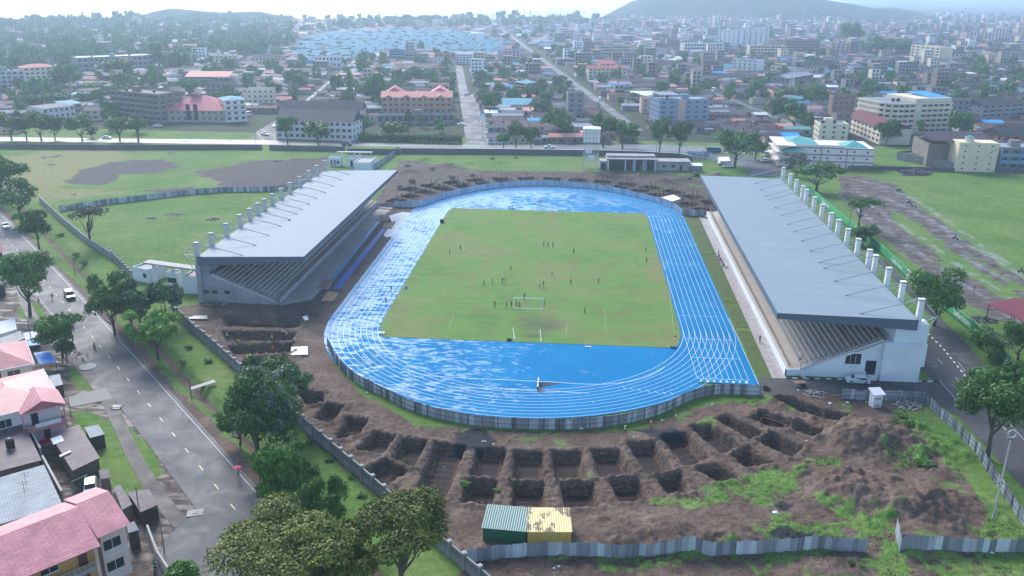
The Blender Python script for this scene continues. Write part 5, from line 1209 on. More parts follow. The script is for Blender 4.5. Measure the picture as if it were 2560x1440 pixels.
for i, (d, x, y, L_, D_, px, py, es) in enumerate(houses):
    rk, gk = style(px, py, es); wk = gw1.choice(wallmix); ang = TH+gw1.gauss(0, .02); multi = (not es) and gw1.random() < (.018 if d < 700 else .05)*(1.8 if px > 1400 else 1)
    h = 2.7+gw1.uniform(0, .5) if not multi else gw1.choice([5.6, 8.4, 11.2, 14]); rh = D_*.17 if gk != 'shed' else .8
    if es:
        if gw1.random() < .16: continue
        L_ = min(L_, 9.5)*gw1.uniform(.8, 1.1); D_ = 6.5; h = 2.6
    if multi: L_ = min(L_, 16)
    if i < NH:
        st = 'low' if not multi else 'multi-storey'; lab = '%s %s house, %s %s roof, %s' % (st, wk.replace('buff', 'buff walled').replace('concrete', 'bare block').replace('stone', 'stone walled'), RL[rk], gk.replace('shed', 'sloping').replace('gable', 'ridged').replace('hip', 'hipped') if not multi else 'flat', where(px, py))
        lab2 = lab+(', %s row' % ['first', 'second', 'third', 'fourth', 'fifth'][min(4, int((d-400)/45))] if d < 640 else ', back row')
        e = empty('house', (x, y, 0), ang, lab2, 'house', 'ordinary houses of the town'); m = MB(); m.box(-L_/2, L_/2, -D_/2, D_/2, -.3, h)
        if multi: m.box(-L_/2-.1, L_/2+.1, -D_/2-.1, -D_/2+.1, h, h+.6); m.box(-L_/2-.1, L_/2+.1, D_/2-.1, D_/2+.1, h, h+.6)
        m.build('walls', WC[wk], e); q = MB()
        if multi: q.sheet([(-L_/2, -D_/2+.1), (L_/2, -D_/2+.1), (L_/2, D_/2-.1), (-L_/2, D_/2-.1)], h+.04)
        else: roof_geom(q, gk, -L_/2, L_/2, -D_/2, D_/2, h, rh, .45)
        q.build('roof', RC[rk], e)
        if i < 130 or multi:
            nf = max(1, int(h/2.8)); nb = max(2, int(L_/3.2))
            for f in range(nf):
                for b in range(nb): inst('window', winmesh(1.1, 1.1, False), e, (-L_/2+(b+.5)*L_/nb, -D_/2, .9+f*2.8))
        if gw1.random() < .22: inst('water_tank', chim, e, (gw1.uniform(-.3, .3)*L_, 0, h+rh*.6))
    else:
        ca, sa = math.cos(ang), math.sin(ang); b = SW[wk]; n0 = len(b.v); b.box(-L_/2, L_/2, -D_/2, D_/2, -.3, h); b.v[n0:] = [(x+vx*ca-vy*sa, y+vx*sa+vy*ca, vz) for vx, vy, vz in b.v[n0:]]
        b = SB[rk]; n0 = len(b.v)
        if multi: b.sheet([(-L_/2, -D_/2), (L_/2, -D_/2), (L_/2, D_/2), (-L_/2, D_/2)], h+.06)
        else: roof_geom(b, gk, -L_/2, L_/2, -D_/2, D_/2, h, rh, .4)
        b.v[n0:] = [(x+vx*ca-vy*sa, y+vx*sa+vy*ca, vz) for vx, vy, vz in b.v[n0:]]
        if multi:
            b = SWIN; n0 = len(b.v)
            for f in range(int(h/2.8)):
                for k in range(int(L_/3)): xx = -L_/2+(k+.5)*3; b.box(xx-.8, xx+.8, -D_/2-.06, -D_/2+.02, .8+f*2.8, 2.2+f*2.8)
            b.v[n0:] = [(x+vx*ca-vy*sa, y+vx*sa+vy*ca, vz) for vx, vy, vz in b.v[n0:]]
allm = MB(); mats = []
for dct, ms in ((SB, RC), (SW, WC)):
    for k, b in dct.items():
        if b.v: mats.append(ms[k]); allm.add(b.v, b.f, len(mats)-1)
mats.append(glassd); allm.add(SWIN.v, SWIN.f, len(mats)-1)
print('HOUSES', len(houses)); tag(allm.build('distant_houses', mats), 'closely packed distant houses of the town fading into haze', 'houses', kind='stuff')
# small sheet-iron lean-tos and kiosks filling the plots between the houses
ks = MB(); kr = [MB() for _ in range(5)]; km = [RC['pale'], RC['white'], RC['blue'], RC['rust'], RC['grey']]
for (d, x, y, L_, D_, px, py, es) in houses:
    if es or d > 1250: continue
    for _ in range(1 if gw1.random() < .75 else 2):
        w_, d_, h_ = gw1.uniform(2.2, 5), gw1.uniform(2, 3.6), gw1.uniform(1.9, 2.6); a = TH+gw1.choice([0, R(90)])+gw1.gauss(0, .06); qx = x+gw1.uniform(-.6, .6)*L_; qy = y+gw1.choice([-1, 1])*(D_*.5+gw1.uniform(.6, 1.8)); u_, v_ = uv(qx, qy)
        if onstreet(u_, v_, 2) or any(inpoly(qx, qy, P) for P in FOOT) or qy < 178: continue
        ks.box(qx-w_/2, qx+w_/2, qy-d_/2, qy+d_/2, -.2, h_, 0, a); k = gw1.choices(range(5), (35, 14, 6, 25, 20))[0]; t_ = gw1.uniform(.1, .5); ca, sa = math.cos(a), math.sin(a)
        q = [(-w_/2-.3, -d_/2-.3, h_+.03), (w_/2+.3, -d_/2-.3, h_+.03), (w_/2+.3, d_/2+.3, h_+t_), (-w_/2-.3, d_/2+.3, h_+t_)]; kr[k].add([(qx+u*ca-v*sa, qy+u*sa+v*ca, z) for u, v, z in q], [(0, 1, 2, 3)])
am = MB().add(ks.v, ks.f, 0)
for k in range(5): am.add(kr[k].v, kr[k].f, k+1)
tag(am.build('backyard_shacks', [WC['stone']]+km), 'sheet iron lean-tos and kiosks crowded between the town houses', 'shacks', kind='stuff')
# ---- town streets
st_ = MB()
for su, a, b, hw in streets[:6]:
    n = 24; w = hw*.5
    L1 = [xy(su-w/2, a+(b-a)*i/n) for i in range(n+1)]; L2 = [xy(su+w/2, a+(b-a)*i/n) for i in range(n+1)]
    L1 = [p for p in L1 if p[1] > 178]; L2 = L2[-len(L1):]; k = len(L1)
    st_.add([(p[0], p[1], -.12) for p in L1]+[(p[0], p[1], -.12) for p in L2], [(i, k+i, k+i+1, i+1) for i in range(k-1)])
tag(st_.build('street', tar_town), kind='structure')
tag(ribbon(pts((-500,352),(0,353),(640,361),(1250,371),(1600,378),(1900,385),(1990,405),(2000,420)), pts((-500,342),(0,343),(640,350),(1250,360),(1640,362),(1900,372),(2010,385),(2080,420)), .03).build('street', tarmac('very_wet_road', (.07, .07, .075), (.12, .12, .125), 9, .2, .3, .4, .4)), kind='structure')
tag(MB().sheet(pts((1165,362),(1190,361),(1235,362),(1225,300),(1185,235),(1150,235),(1178,300)), .034).build('street', tar_town), kind='structure')
tag(MB().sheet(pts((625,350),(700,352),(712,318),(690,300),(640,330)), .034).build('street', tar_dark), kind='structure')
tag(MB().sheet(pts((1595,376),(1700,382),(1880,392),(1990,410),(1940,440),(1880,440),(1850,415),(1780,400),(1600,384)), .036).build('street', tar_town), kind='structure')
# ---- town trees
nt_ = 0; gt = random.Random(5)
named = [(172,228,66,165,'round',lf_dark,'big dark round tree right of the cream block at left'),(300,205,90,140,'umbrella',lf_mid,'broad flat acacia in front of the long unfinished block'),(402,178,50,108,'tall',lf_dark,'tall dark tree pair behind the acacia'),(450,190,60,130,'round',lf_dark,'dark tree right of the long unfinished block'),
 (225,232,42,208,'round',lf_bright,'bright green tree left of the broad acacia'),(272,208,36,190,'open',lf_red,'red blossoming tree below the broad acacia'),(150,270,60,232,'round',lf_mid,'green tree among left edge houses'),(90,275,54,245,'round',lf_mid,'green tree beside the left edge houses below the cream block'),
 (930,260,64,190,'round',lf_dark,'large dark tree left of the orange apartments'),(1022,335,16,270,'tall',lf_dark,'slim dark conifer in front of the orange apartments'),(905,335,60,290,'round',lf_dark,'dark tree beside the dark-roofed flats'),(985,345,70,305,'round',lf_mid,'broad green tree behind the hedge'),(1100,330,30,298,'round',lf_dark,'small dark tree at the hedge end'),
 (1045,205,40,168,'round',lf_dark,'dark tree above the orange apartments, left of the pair'),(1078,208,38,172,'round',lf_dark,'dark tree above the orange apartments, right of the pair'),(905,190,30,148,'tall',lf_dark,'dark tall tree left of the salmon roofed houses'),(1222,285,44,232,'round',lf_dark,'dark tree by the lamp post on the street'),
 (1380,340,60,272,'round',lf_dark,'dark tree behind the white shack cluster'),(1408,350,50,290,'round',lf_dark,'dark tree beside the white shack cluster near the water tower'),(1350,292,44,250,'round',lf_mid,'green tree right of the turquoise roofed house'),(1602,150,36,118,'round',lf_dark,'round dark tree right of the beige gridded block'),
 (1945,310,56,245,'round',lf_dark,'dark tree left of the group behind the junction'),(1985,320,60,262,'round',lf_dark,'middle dark tree of the group behind the junction'),(2015,325,44,285,'round',lf_dark,'right dark tree of the group behind the junction'),(2215,360,58,302,'round',lf_mid,'leafy green tree in front of the curved cream block'),(2292,355,26,305,'tall',lf_dark,'dark conifer in front of the curved cream block'),
 (2395,345,60,280,'round',lf_dark,'dark tree at the right end of the curved cream block'),(2360,320,36,300,'round',lf_bright,'light green tree at the foot of the curved cream block'),(2100,222,22,185,'tall',lf_dark,'tall dark tree in the middle of the brown roofs'),(2122,225,28,198,'round',lf_dark,'round dark tree among the brown roofs'),(2170,270,50,240,'round',lf_dark,'dark tree row left part behind the maroon roof'),
 (2200,275,44,240,'round',lf_dark,'dark tree row right part behind the maroon roof'),(2150,265,30,232,'round',lf_dark,'dark tree behind the long cream hotel'),(2445,195,54,158,'round',lf_dark,'dark round tree below the cream school'),(2538,195,40,165,'round',lf_dark,'dark round tree near the right edge of the town'),(2395,262,40,228,'round',lf_mid,'green tree above the curved cream block'),
 (2060,145,28,118,'round',lf_mid,'green tree between brown and pinkish blocks'),(2130,120,60,60,'round',lf_dark,'large distant dark tree clump on the right'),(2200,140,80,95,'round',lf_dark,'dark wooded tree right of the pinkish block'),(2250,138,60,100,'round',lf_dark,'dark tree left of the yellow apartments'),(1960,248,40,222,'open',lf_mid,'bushy tree by the stone house'),(1995,245,50,220,'round',lf_mid,'leafy tree below the stone house')]
for i, (px, py, w, tp_, kd, mt, lb) in enumerate(named):
    ptree(px, py, w, tp_, kd, mt, lb, n=1500, leaf=.085, seed=60+i % 5, tr=.2, group='trees between the houses')
hd = MB()
hx = pts((892,357),(1150,364)); cm_, _t = tree_meshes('round', lf_dark, 1500, .085, 61)
e = empty('hedge', (hx[0][0], hx[0][1]+3, 0), 0, 'long clipped dark hedge along the front road left of the street', 'hedge')
V = []; g_ = np.random.default_rng(3); n = 9000; Lh = hx[1][0]-hx[0][0]; P = np.stack([g_.uniform(0, Lh, n), g_.uniform(0, 5.0, n), g_.uniform(0, 1, n)**.5*3.2], 1); nn = g_.normal(size=(n, 3)); t1 = np.cross(nn, g_.normal(size=(n, 3))); t1 /= np.linalg.norm(t1, axis=1)[:, None]; t2 = np.cross(nn, t1); t2 /= np.linalg.norm(t2, axis=1)[:, None]
hm_ = quads_mesh('foliage', np.stack([P-t1*.35, P-t2*.28, P+t1*.35, P+t2*.28], 1).reshape(-1, 3), g_.uniform(0, 1, n), lf_dark); inst('foliage', hm_, e)
def near_land(x, y):
    d, lx, ly, lb = min((math.hypot(a-x, b-y), a, b, l) for a, b, l in LAND); w_ = lb.split()[:5]
    while w_[-1] in ('with', 'and', 'of', 'the', 'by', 'in', 'behind', 'at', 'its', 'a', 'to', 'facing', 'cut', 'joined', 'beside', 'right', 'left'): w_ = w_[:-1]
    s = ('left of' if x < lx-15 else 'right of' if x > lx+15 else 'behind' if y > ly else 'in front of')
    return ('%s %s the ' % ('close' if d < 35 else 'some way' if d < 90 else 'far', s)).replace('close in front', 'just in front').replace('close behind', 'just behind').replace('close', 'just')+' '.join(w_)
tries = 0; placed = []
while nt_ < 235 and tries < 9000:
    tries += 1; px = gt.uniform(-40, 2600); py = 62+(345-62)*gt.random()**1.5; x, y = at(px, py); dist = math.hypot(x-CAM[0], y-CAM[1])
    if any(inpoly(x, y, P) for P in FOOT) or inpoly(x, y, GREEN[2]) or inpoly(x, y, GREEN[0]): continue
    u_, v_ = uv(x, y)
    if onstreet(u_, v_, 2) or inpoly(x, y, estate): continue
    left = px < 760
    if not left and gt.random() > (.38 if px < 1500 else .5): continue
    if any(abs(x-a)+abs(y-b) < 9 for a, b in placed): continue
    lakex = np.interp(y, [p[1] for p in lake_line], [p[0] for p in lake_line])
    if x < lakex+20: continue
    placed.append((x, y)); w = gt.uniform(2.2, 5.0) if not left else gt.uniform(3, 7); H = w*gt.uniform(1.3, 2.1)
    lab = '%s tree %s, %s' % (gt.choice(['dark green', 'bushy green', 'leafy dark', 'small rounded', 'deep green']), near_land(x, y), '')
    lab = lab.rstrip(', ')
    tree((x, y, -.2), w, H*.8, H*.2, gt.choice(['round', 'round', 'open', 'tall', 'umbrella']), gt.choice([lf_dark, lf_dark, lf_mid]), 700, .12, 70+gt.randrange(6), 'tree', lab, group='trees scattered through the town'); nt_ += 1
# far woods as one mass
Vs = []; Ts = []; g_ = np.random.default_rng(8); base = [crown_arrays(90+k, 150, .22, kd)[:2] for k, kd in enumerate(['round', 'round', 'umbrella', 'open', 'tall'])]
cnt = 0; tries = 0
while cnt < 2500 and tries < 90000:
    tries += 1; px = gt.uniform(-60, 2640); py = 36+230*gt.random()**1.9; x, y = at(px, py)
    if not 240 < y < 4200: continue
    lakex = np.interp(y, [p[1] for p in lake_line], [p[0] for p in lake_line])
    if x < lakex+12 or inpoly(x, y, estate) or any(inpoly(x, y, P) for P in FOOT): continue
    inw = any(inpoly(x, y, P) for P in woodp); shore = x < lakex+120
    if inw and not shore and gt.random() > .5: continue
    if not inw and not shore and gt.random() > (.16 if px < 1500 else .12): continue
    u_, v_ = uv(x, y)
    if onstreet(u_, v_, 2): continue
    k = gt.randrange(5); w = gt.uniform(2.2, 6)*(1.35 if inw else 1)*(1.3 if shore else 1); H = w*gt.uniform(1.3, 2.2); a = gt.uniform(0, 6.28); V, T = base[k]
    Q = V*np.array([w, w, H]); Vs.append(np.stack([Q[:, 0]*math.cos(a)-Q[:, 1]*math.sin(a)+x, Q[:, 0]*math.sin(a)+Q[:, 1]*math.cos(a)+y, Q[:, 2]-.5], 1)); Ts.append(T); cnt += 1
me = quads_mesh('far_woods', np.concatenate(Vs), np.concatenate(Ts), lf_dark); o = bpy.data.objects.new('far_woods', me); COL.objects.link(o); tag(o, 'far woodland and scattered trees merging in the haze beyond the town', 'woods', kind='stuff')
# drowned dead trees in the lake shallows
dm = []
for k in range(4):
    m = MB(); g2 = random.Random(k); hh = 1.0; m.bar((0, 0, -.1), (g2.uniform(-.05, .05), 0, hh), .028, n=5, r2=.008)
    for _ in range(5): z = g2.uniform(.3, .85); a = g2.uniform(0, 6.28); m.bar((0, 0, z), (math.cos(a)*.16, math.sin(a)*.16, z+.15), .010, n=4, r2=.004)
    dm.append(m.mesh('dead_tree', paint('bleached_dead_wood', (.10, .095, .09), .9)))
for i in range(110):
    px = gt.uniform(1180, 1515) if i % 5 else gt.uniform(800, 1500); py = gt.uniform(38, 49.5); x, y = at(px, py)
    lakex = np.interp(y, [p[1] for p in lake_line], [p[0] for p in lake_line])
    if x > lakex-8: x = lakex-gt.uniform(8, 120)
    o = bpy.data.objects.new('dead_tree', dm[i % 4]); COL.objects.link(o); o.location = (x, y, -1.6); s = gt.uniform(11, 24); o.scale = (s, s, s); tag(o, 'bare drowned tree trunk standing in the lake shallows beyond the town', 'dead tree', 'drowned dead trees in the lake')
# ================================================================== PEOPLE
skin = paint('brown_skin', (.085, .045, .030), .6, .05); shoe = paint('dark_shoe', (.02, .02, .02), .6)
CL = dict(green=(.015, .20, .07), red=(.42, .02, .035), black=(.010, .010, .012), white=(.62, .63, .64), navy=(.012, .02, .05), grey=(.12, .12, .13), orange=(.65, .12, .02), lime=(.42, .60, .06), blue=(.03, .12, .35), pink=(.55, .06, .16), khaki=(.18, .14, .09), darkgreen=(.01, .08, .035))
CM = {k: paint('cloth_'+k, v, .85, .1, 3) for k, v in CL.items()}
def pose(kind):
    """joints of a standing adult 1.75 m tall: name -> (x,y,z,radius)"""
    J = dict(pel=(0, 0, .93, .125), wai=(0, 0, 1.08, .115), che=(0, 0, 1.30, .145), nek=(0, .0, 1.48, .055), hd=(0, -.01, 1.60, .085), top=(0, -.005, 1.72, .070), nos=(0, -.11, 1.61, .018))
    for s, k in ((-1, 'l'), (1, 'r')):
        J['sh'+k] = (s*.17, 0, 1.41, .062); J['el'+k] = (s*.23, .02, 1.13, .042); J['wr'+k] = (s*.24, -.05, .89, .030); J['ha'+k] = (s*.24, -.07, .79, .032)
        J['hip'+k] = (s*.095, 0, .88, .092); J['kn'+k] = (s*.10, -.01, .49, .060); J['an'+k] = (s*.10, .02, .09, .038); J['to'+k] = (s*.11, -.15, .035, .034)
    if kind in ('walk', 'run'):
        q = .22 if kind == 'walk' else .36
        J['knl'] = (-.10, -q*.7, .53, .060); J['anl'] = (-.10, -q*.9, .12, .038); J['tol'] = (-.10, -q*.9-.16, .07, .034)
        J['knr'] = (.10, q*.25, .50, .060); J['anr'] = (.10, q*1.15, .17, .038); J['tor'] = (.11, q*1.15-.13, .05, .034)
        J['ell'] = (-.24, q*.6, 1.16, .042); J['wrl'] = (-.23, q*.4, .95 if kind == 'walk' else 1.1, .030); J['hal'] = (-.22, q*.25, .88 if kind == 'walk' else 1.12, .032)
        J['elr'] = (.24, -q*.4, 1.16, .042); J['wrr'] = (.22, -q*1.1, 1.0 if kind == 'walk' else 1.18, .030); J['har'] = (.20, -q*1.3, .97 if kind == 'walk' else 1.24, .032)
    if kind == 'arms': 
        for s, k in ((-1, 'l'), (1, 'r')): J['el'+k] = (s*.36, -.02, 1.50, .042); J['wr'+k] = (s*.30, -.05, 1.72, .030); J['ha'+k] = (s*.27, -.05, 1.80, .032)
    if kind == 'sit':
        for s, k in ((-1, 'l'), (1, 'r')): J['hip'+k] = (s*.1, -.03, .88, .092); J['kn'+k] = (s*.12, -.44, .90, .062); J['an'+k] = (s*.12, -.46, .50, .038); J['to'+k] = (s*.13, -.60, .45, .034); J['el'+k] = (s*.23, -.12, 1.16, .042); J['wr'+k] = (s*.16, -.35, 1.05, .030); J['ha'+k] = (s*.14, -.40, 1.0, .032)
        J = {k: (x, y, z-.42, r) for k, (x, y, z, r) in J.items()}
    if kind == 'bend':
        for k in ('che', 'nek', 'hd', 'top', 'nos', 'shl', 'shr', 'ell', 'elr', 'wrl', 'wrr', 'hal', 'har'):
            x, y, z, r = J[k]; dz = z-1.0; J[k] = (x, y-dz*.75, 1.0+dz*.55, r)
        for s, k in ((-1, 'l'), (1, 'r')): J['ha'+k] = (s*.15, -.62, .58, .032); J['wr'+k] = (s*.16, -.58, .70, .030); J['el'+k] = (s*.2, -.45, .9, .042)
    return J
BONES = [('pel', 'wai'), ('wai', 'che'), ('che', 'nek'), ('nek', 'hd'), ('hd', 'top'), ('hd', 'nos')]+[(a+k, b+k) for k in 'lr' for a, b in (('sh', 'el'), ('el', 'wr'), ('wr', 'ha'), ('hip', 'kn'), ('kn', 'an'), ('an', 'to'))]+[('che', 'shl'), ('che', 'shr'), ('pel', 'hipl'), ('pel', 'hipr')]
_pb = {}
def person_base(kind):
    if kind in _pb: return _pb[kind]
    J = pose(kind); names = ['pel']+[k for k in J if k != 'pel']; ix = {k: i for i, k in enumerate(names)}
    me = bpy.data.meshes.new('pb'); me.from_pydata([J[k][:3] for k in names], [(ix[a], ix[b]) for a, b in BONES], []); ob = bpy.data.objects.new('pb', me); COL.objects.link(ob)
    md = ob.modifiers.new('s', 'SKIN'); md.use_smooth_shade = True
    for i, k in enumerate(names): r = J[k][3]; me.skin_vertices[0].data[i].radius = (r, r*(.72 if k in ('pel', 'wai', 'che') else 1.0)); me.skin_vertices[0].data[i].use_root = (i == 0)
    sb = ob.modifiers.new('u', 'SUBSURF'); sb.levels = 1; sb.render_levels = 1
    dg = bpy.context.evaluated_depsgraph_get(); ev = bpy.data.meshes.new_from_object(ob.evaluated_get(dg)); bpy.data.objects.remove(ob)
    # nearest bone decides what covers each face: 0 skin 1 shirt 2 lower 3 shoe/hair
    cls = []
    for p in ev.polygons:
        c = p.center; best = None
        for a, b in BONES:
            A, B = Vector(J[a][:3]), Vector(J[b][:3]); d = B-A; t = max(0, min(1, (c-A).dot(d)/max(d.dot(d), 1e-9))); q = (c-A-d*t).length-J[a][3]*.5
            if best is None or q < best[0]: best = (q, a, b, t)
        _, a, b, t_ = best
        if a in ('pel', 'wai') or b in ('che',) or (a == 'che' and b != 'nek'): m = 1 if not (a == 'pel' and b == 'wai' and t_ < .4) and b[:3] != 'hip' else 2
        elif a == 'che': m = 1 if t_ < .6 else 0
        elif a[:2] == 'sh': m = 1
        elif a[:3] == 'hip': m = 2
        elif a[:2] == 'kn': m = 4
        elif a[:2] == 'an': m = 3
        elif a == 'hd' and b == 'top': m = 3 if t_ > .45 else 0
        elif a[:2] == 'el': m = 5
        else: m = 0
        cls.append(m)
    _pb[kind] = (ev, cls); return _pb[kind]
_pm = {}
def person_mesh(kind, shirt, lower, longp, longs, hair='black'):
    k = (kind, shirt, lower, longp, longs, hair)
    if k not in _pm:
        ev, cls = person_base(kind); me = ev.copy(); me.name = 'person'; me.materials.clear()
        for m in (skin, CM[shirt], CM[lower], CM[hair], CM[lower] if longp else skin, CM[shirt] if longs else skin): me.materials.append(m)
        me.polygons.foreach_set('material_index', cls); _pm[k] = me
    return _pm[k]
helm = {}
def person(px, py, kind, shirt, lower, label, face=0.0, z=None, longp=False, longs=False, helmet=None, s=1.0, group=None, at_=None):
    x, y = at_ if at_ else at(px, py, z or 0)
    o = bpy.data.objects.new('person', person_mesh(kind, shirt, lower, longp, longs)); COL.objects.link(o); o.location = (x, y, (z if z is not None else max(gz(x, y), 0))); o.rotation_euler = (0, 0, face); o.scale = (s, s, s)
    tag(o, label, 'person', group)
    if helmet:
        hk = helmet
        if hk not in helm: m = MB(); m.ell((0, -.01, 1.66), (.125, .145, .10), seg=10, rings=6); helm[hk] = m.mesh('helmet', CM[hk])
        h = inst('helmet', helm[hk], o, (0, 0, 0) if kind != 'bend' else (0, -.5, -.33))
    return o
D5 = lambda x, y: (850+x/2.977, 480+y/2.977); Z4 = lambda x, y: (1700+x/2.977, 480+y/2.977)
PG = 'footballers training on the pitch'
ppl = [(817,466,'stand','green','green','leftmost player in green near the upper left of the pitch'),(896,438,'walk','green','darkgreen','green player standing over a ball at the upper left'),(1548,412,'run','green','darkgreen','green player right of the player in black, upper middle'),(1583,412,'stand','green','green','rightmost green player of the upper middle trio'),
 (2275,440,'stand','white','green','player in white and green at the far right touchline'),(2281,530,'stand','green','darkgreen','green player by a ball at the right touchline'),(1270,588,'run','green','green','lone green player in the centre of the pitch'),(1072,700,'run','green','green','green player leftmost in the line of attackers'),
 (1232,686,'arms','green','green','green player holding arms out beside a red player'),(1487,712,'run','white','darkgreen','white shirted player beside a red player in front of the goal line'),(1923,688,'run','green','green','green player farthest right in the attacking line'),
 (1134,690,'stand','red','darkgreen','red player left in the attacking line'),(1208,684,'run','red','darkgreen','red player marking the green player with arms out'),(1514,706,'run','red','darkgreen','red player marking the white shirted player'),(1716,690,'walk','red','black','red player right of the goal in the attacking line'),
 (1152,860,'stand','red','darkgreen','leftmost red player standing left of the near goal'),(1240,863,'walk','red','darkgreen','red player in front of the left pair by the near goal'),(1313,852,'walk','red','darkgreen','red player just inside the left post of the near goal'),(1519,850,'stand','red','black','red player leaning at the right post of the near goal'),(1820,906,'stand','red','darkgreen','lone red player well right of the near goal'),
 (1516,408,'stand','black','black','person in black standing over a ball, upper middle'),(1740,463,'stand','black','black','person in black watching right of the upper middle trio'),(1580,625,'run','white','black','player in white and black running in the centre right'),(1277,858,'stand','navy','navy','dark blue dressed person left of the near goal post'),(1336,866,'walk','navy','navy','goalkeeper in dark blue crouching inside the near goal'),(1372,806,'arms','black','black','dark figure with raised arms behind the near goal crossbar')]
rp = random.Random(4)
for x, y, k, a, b, lb in ppl: person(*D5(x, y), k, a, b, lb, rp.uniform(0, 6.28), z=.10, longp=(b in ('black', 'navy')), group=PG)
ballm = MB().ell((0, 0, .16), (.16, .16, .16), seg=10, rings=8).mesh('football', CM['white'])
for x, y, lb in ((902,446,'left green player'),(872,461,'lone ball left of the green pair'),(1565,419,'upper trio, left ball'),(1604,420,'upper trio, right ball'),(2104,426,'empty right part of the pitch'),(2306,532,'right touchline player'),(1515,410,'feet of the person in black'),(1180,615,'centre left of the pitch'),(1292,1098,'near goal line') ):
    X_, Y_ = at(*D5(x, y)); o = inst('football', ballm, None, (X_, Y_, .10)); tag(o, 'white football on the grass, '+lb, 'ball', 'footballs lying on the pitch')
person(965,760,'walk','black','black','dark clothed jogger on the wet left straight, nearer one',3.3,z=.06,longp=True); person(978,729,'walk','navy','navy','dark clothed walker on the wet left straight, farther one',3.3,z=.06,longp=True)
person(1899,856,'stand','navy','navy','person in dark clothes standing on the walkway by the right grandstand',0,z=.03,longp=True,longs=True)
person(0,0,'sit','red','khaki','spectator in red sitting halfway up the right grandstand seats',R(-90),z=height_at(*at(2053,858,4.6),858),at_=at(2053,858,4.6),longp=True,longs=True)
person(0,0,'sit','orange','black','spectator in orange sitting at the bottom of the right grandstand seats',R(-90),z=2.0,at_=at(2004,903,2.0),longp=True)
person(1562,1087,'walk','lime','black','worker in lime vest and white helmet walking by the near fence',2,longp=True,helmet='white'); person(1626,1075,'walk','orange','grey','worker in orange vest and white helmet right of the lime one',2.4,longp=True,helmet='white')
for i, (px, py, sh_, hm_, lb) in enumerate([(568.7,850,'lime','white','leftmost in the second trench'),(594,863,'lime','orange','bending by the lower left trench'),(681,856,'lime','lime','beside the timber edge of the second trench'),(710,846,'navy','white','dark clothes at the right end of the second trench'),(722,845,'white','white','pale clothes at the right end of the trench'),(683,884,'orange','orange','alone in the third trench')]):
    person(px, py, 'bend' if i in (1, 4) else 'stand', sh_, 'navy', 'trench worker, %s, %s helmet, %s' % (sh_, hm_, lb), i*1.3, z=gz(*at(px, py)), longp=True, longs=True, helmet=hm_, group='workers in the left trenches')
for i, (px, py, sh_, lb) in enumerate([(1621,455,'white','tallest on the bank right of the far bend'),(1630,468,'grey','just below the white shirted worker'),(1595,461,'white','crouching left among far bend pits'),(1601,428,'lime','by the long grey concourse building')]):
    person(px, py, 'stand', sh_, 'grey', 'far construction worker %s' % lb, i, longp=True, helmet='white', group='workers beyond the far bend')
for px, py, k, a, b, f, lb in [(2395,686,'arms','navy','navy',2,'dark figure with arms raised walking on the muddy track'),(2404,701,'walk','white','black',2,'walker in white top on the muddy track'),(2434.6,729,'stand','black','black',1,'dark figure standing at the lower edge of the muddy track'),(2210,522,'walk','black','navy',.5,'dark walker at the upper part of the muddy tracks'),(2196,542,'walk','blue','navy',.5,'blue clad walker beside the slender umbrella tree'),(2113,471,'walk','black','black',.5,'left of two dark walkers where the muddy track begins'),(2119,469,'walk','black','black',.5,'right of two dark walkers where the muddy track begins'),(98,757,'walk','white','black',1,'pedestrian on the muddy shoulder beneath the large left tree'),(131.7,750,'walk','navy','navy',.6,'dark pedestrian at the road edge near the puddle'),(1197,308,'walk','black','black',0,'dark pedestrian walking on the middle street')]:
    person(px, py, k, a, b, lb, f, longp=True, longs=True)
for i in range(9):
    t_ = i/8; p_ = at(1808+18*t_, 640+30*t_); person(0, 0, 'sit' if i not in (0, 6) else 'stand', 'white' if i % 2 else 'black', 'black', 'one of the substitutes %s by the grandstand front wall, place %s along' % ('sitting' if i not in (0, 6) else 'standing', ['first', 'second', 'third', 'fourth', 'fifth', 'sixth', 'seventh', 'eighth', 'ninth'][i]), R(-90), z=.03 if i in (0, 6) else .05, at_=(49.7+.15*(i % 2), p_[1]), longp=True, group='people beside the team bench')
b0 = at(1808, 640); b1 = at(1826, 670); e = empty('team_bench', (50.2, b1[1], .03), 0, 'low white team bench against the right grandstand wall', 'bench'); MB().box(-.25, .2, 0, b0[1]-b1[1], .32, .42).build('seat', CM['white'], e); m = MB()
for i in range(5): m.box(-.2, .15, i*2.0, i*2.0+.1, 0, .33)
m.build('legs', CM['grey'], e)
# umbrella walker
pu = person(597, 1196, 'walk', 'black', 'khaki', 'pedestrian in dark clothes under a pink umbrella on the road edge', 2.5, z=.05, longp=True, longs=True)
e = empty('umbrella', (pu.location.x+.05, pu.location.y-.15, .05), 0, 'open pink umbrella carried by the pedestrian on the road edge', 'umbrella'); m = MB(); n = 10
ring = lambda r, z: [(r*math.cos(2*math.pi*i/n), r*math.sin(2*math.pi*i/n), z) for i in range(n)]
V = ring(.62, 1.92)+ring(.40, 2.08)+[(0, 0, 2.18)]; m.add(V, [(i, (i+1) % n, n+(i+1) % n, n+i) for i in range(n)]+[(n+i, n+(i+1) % n, 2*n) for i in range(n)]); m.build('canopy', CM['pink'], e); MB().bar((0, 0, 1.2), (0, 0, 2.2), .015, n=5).build('shaft', CM['black'], e)
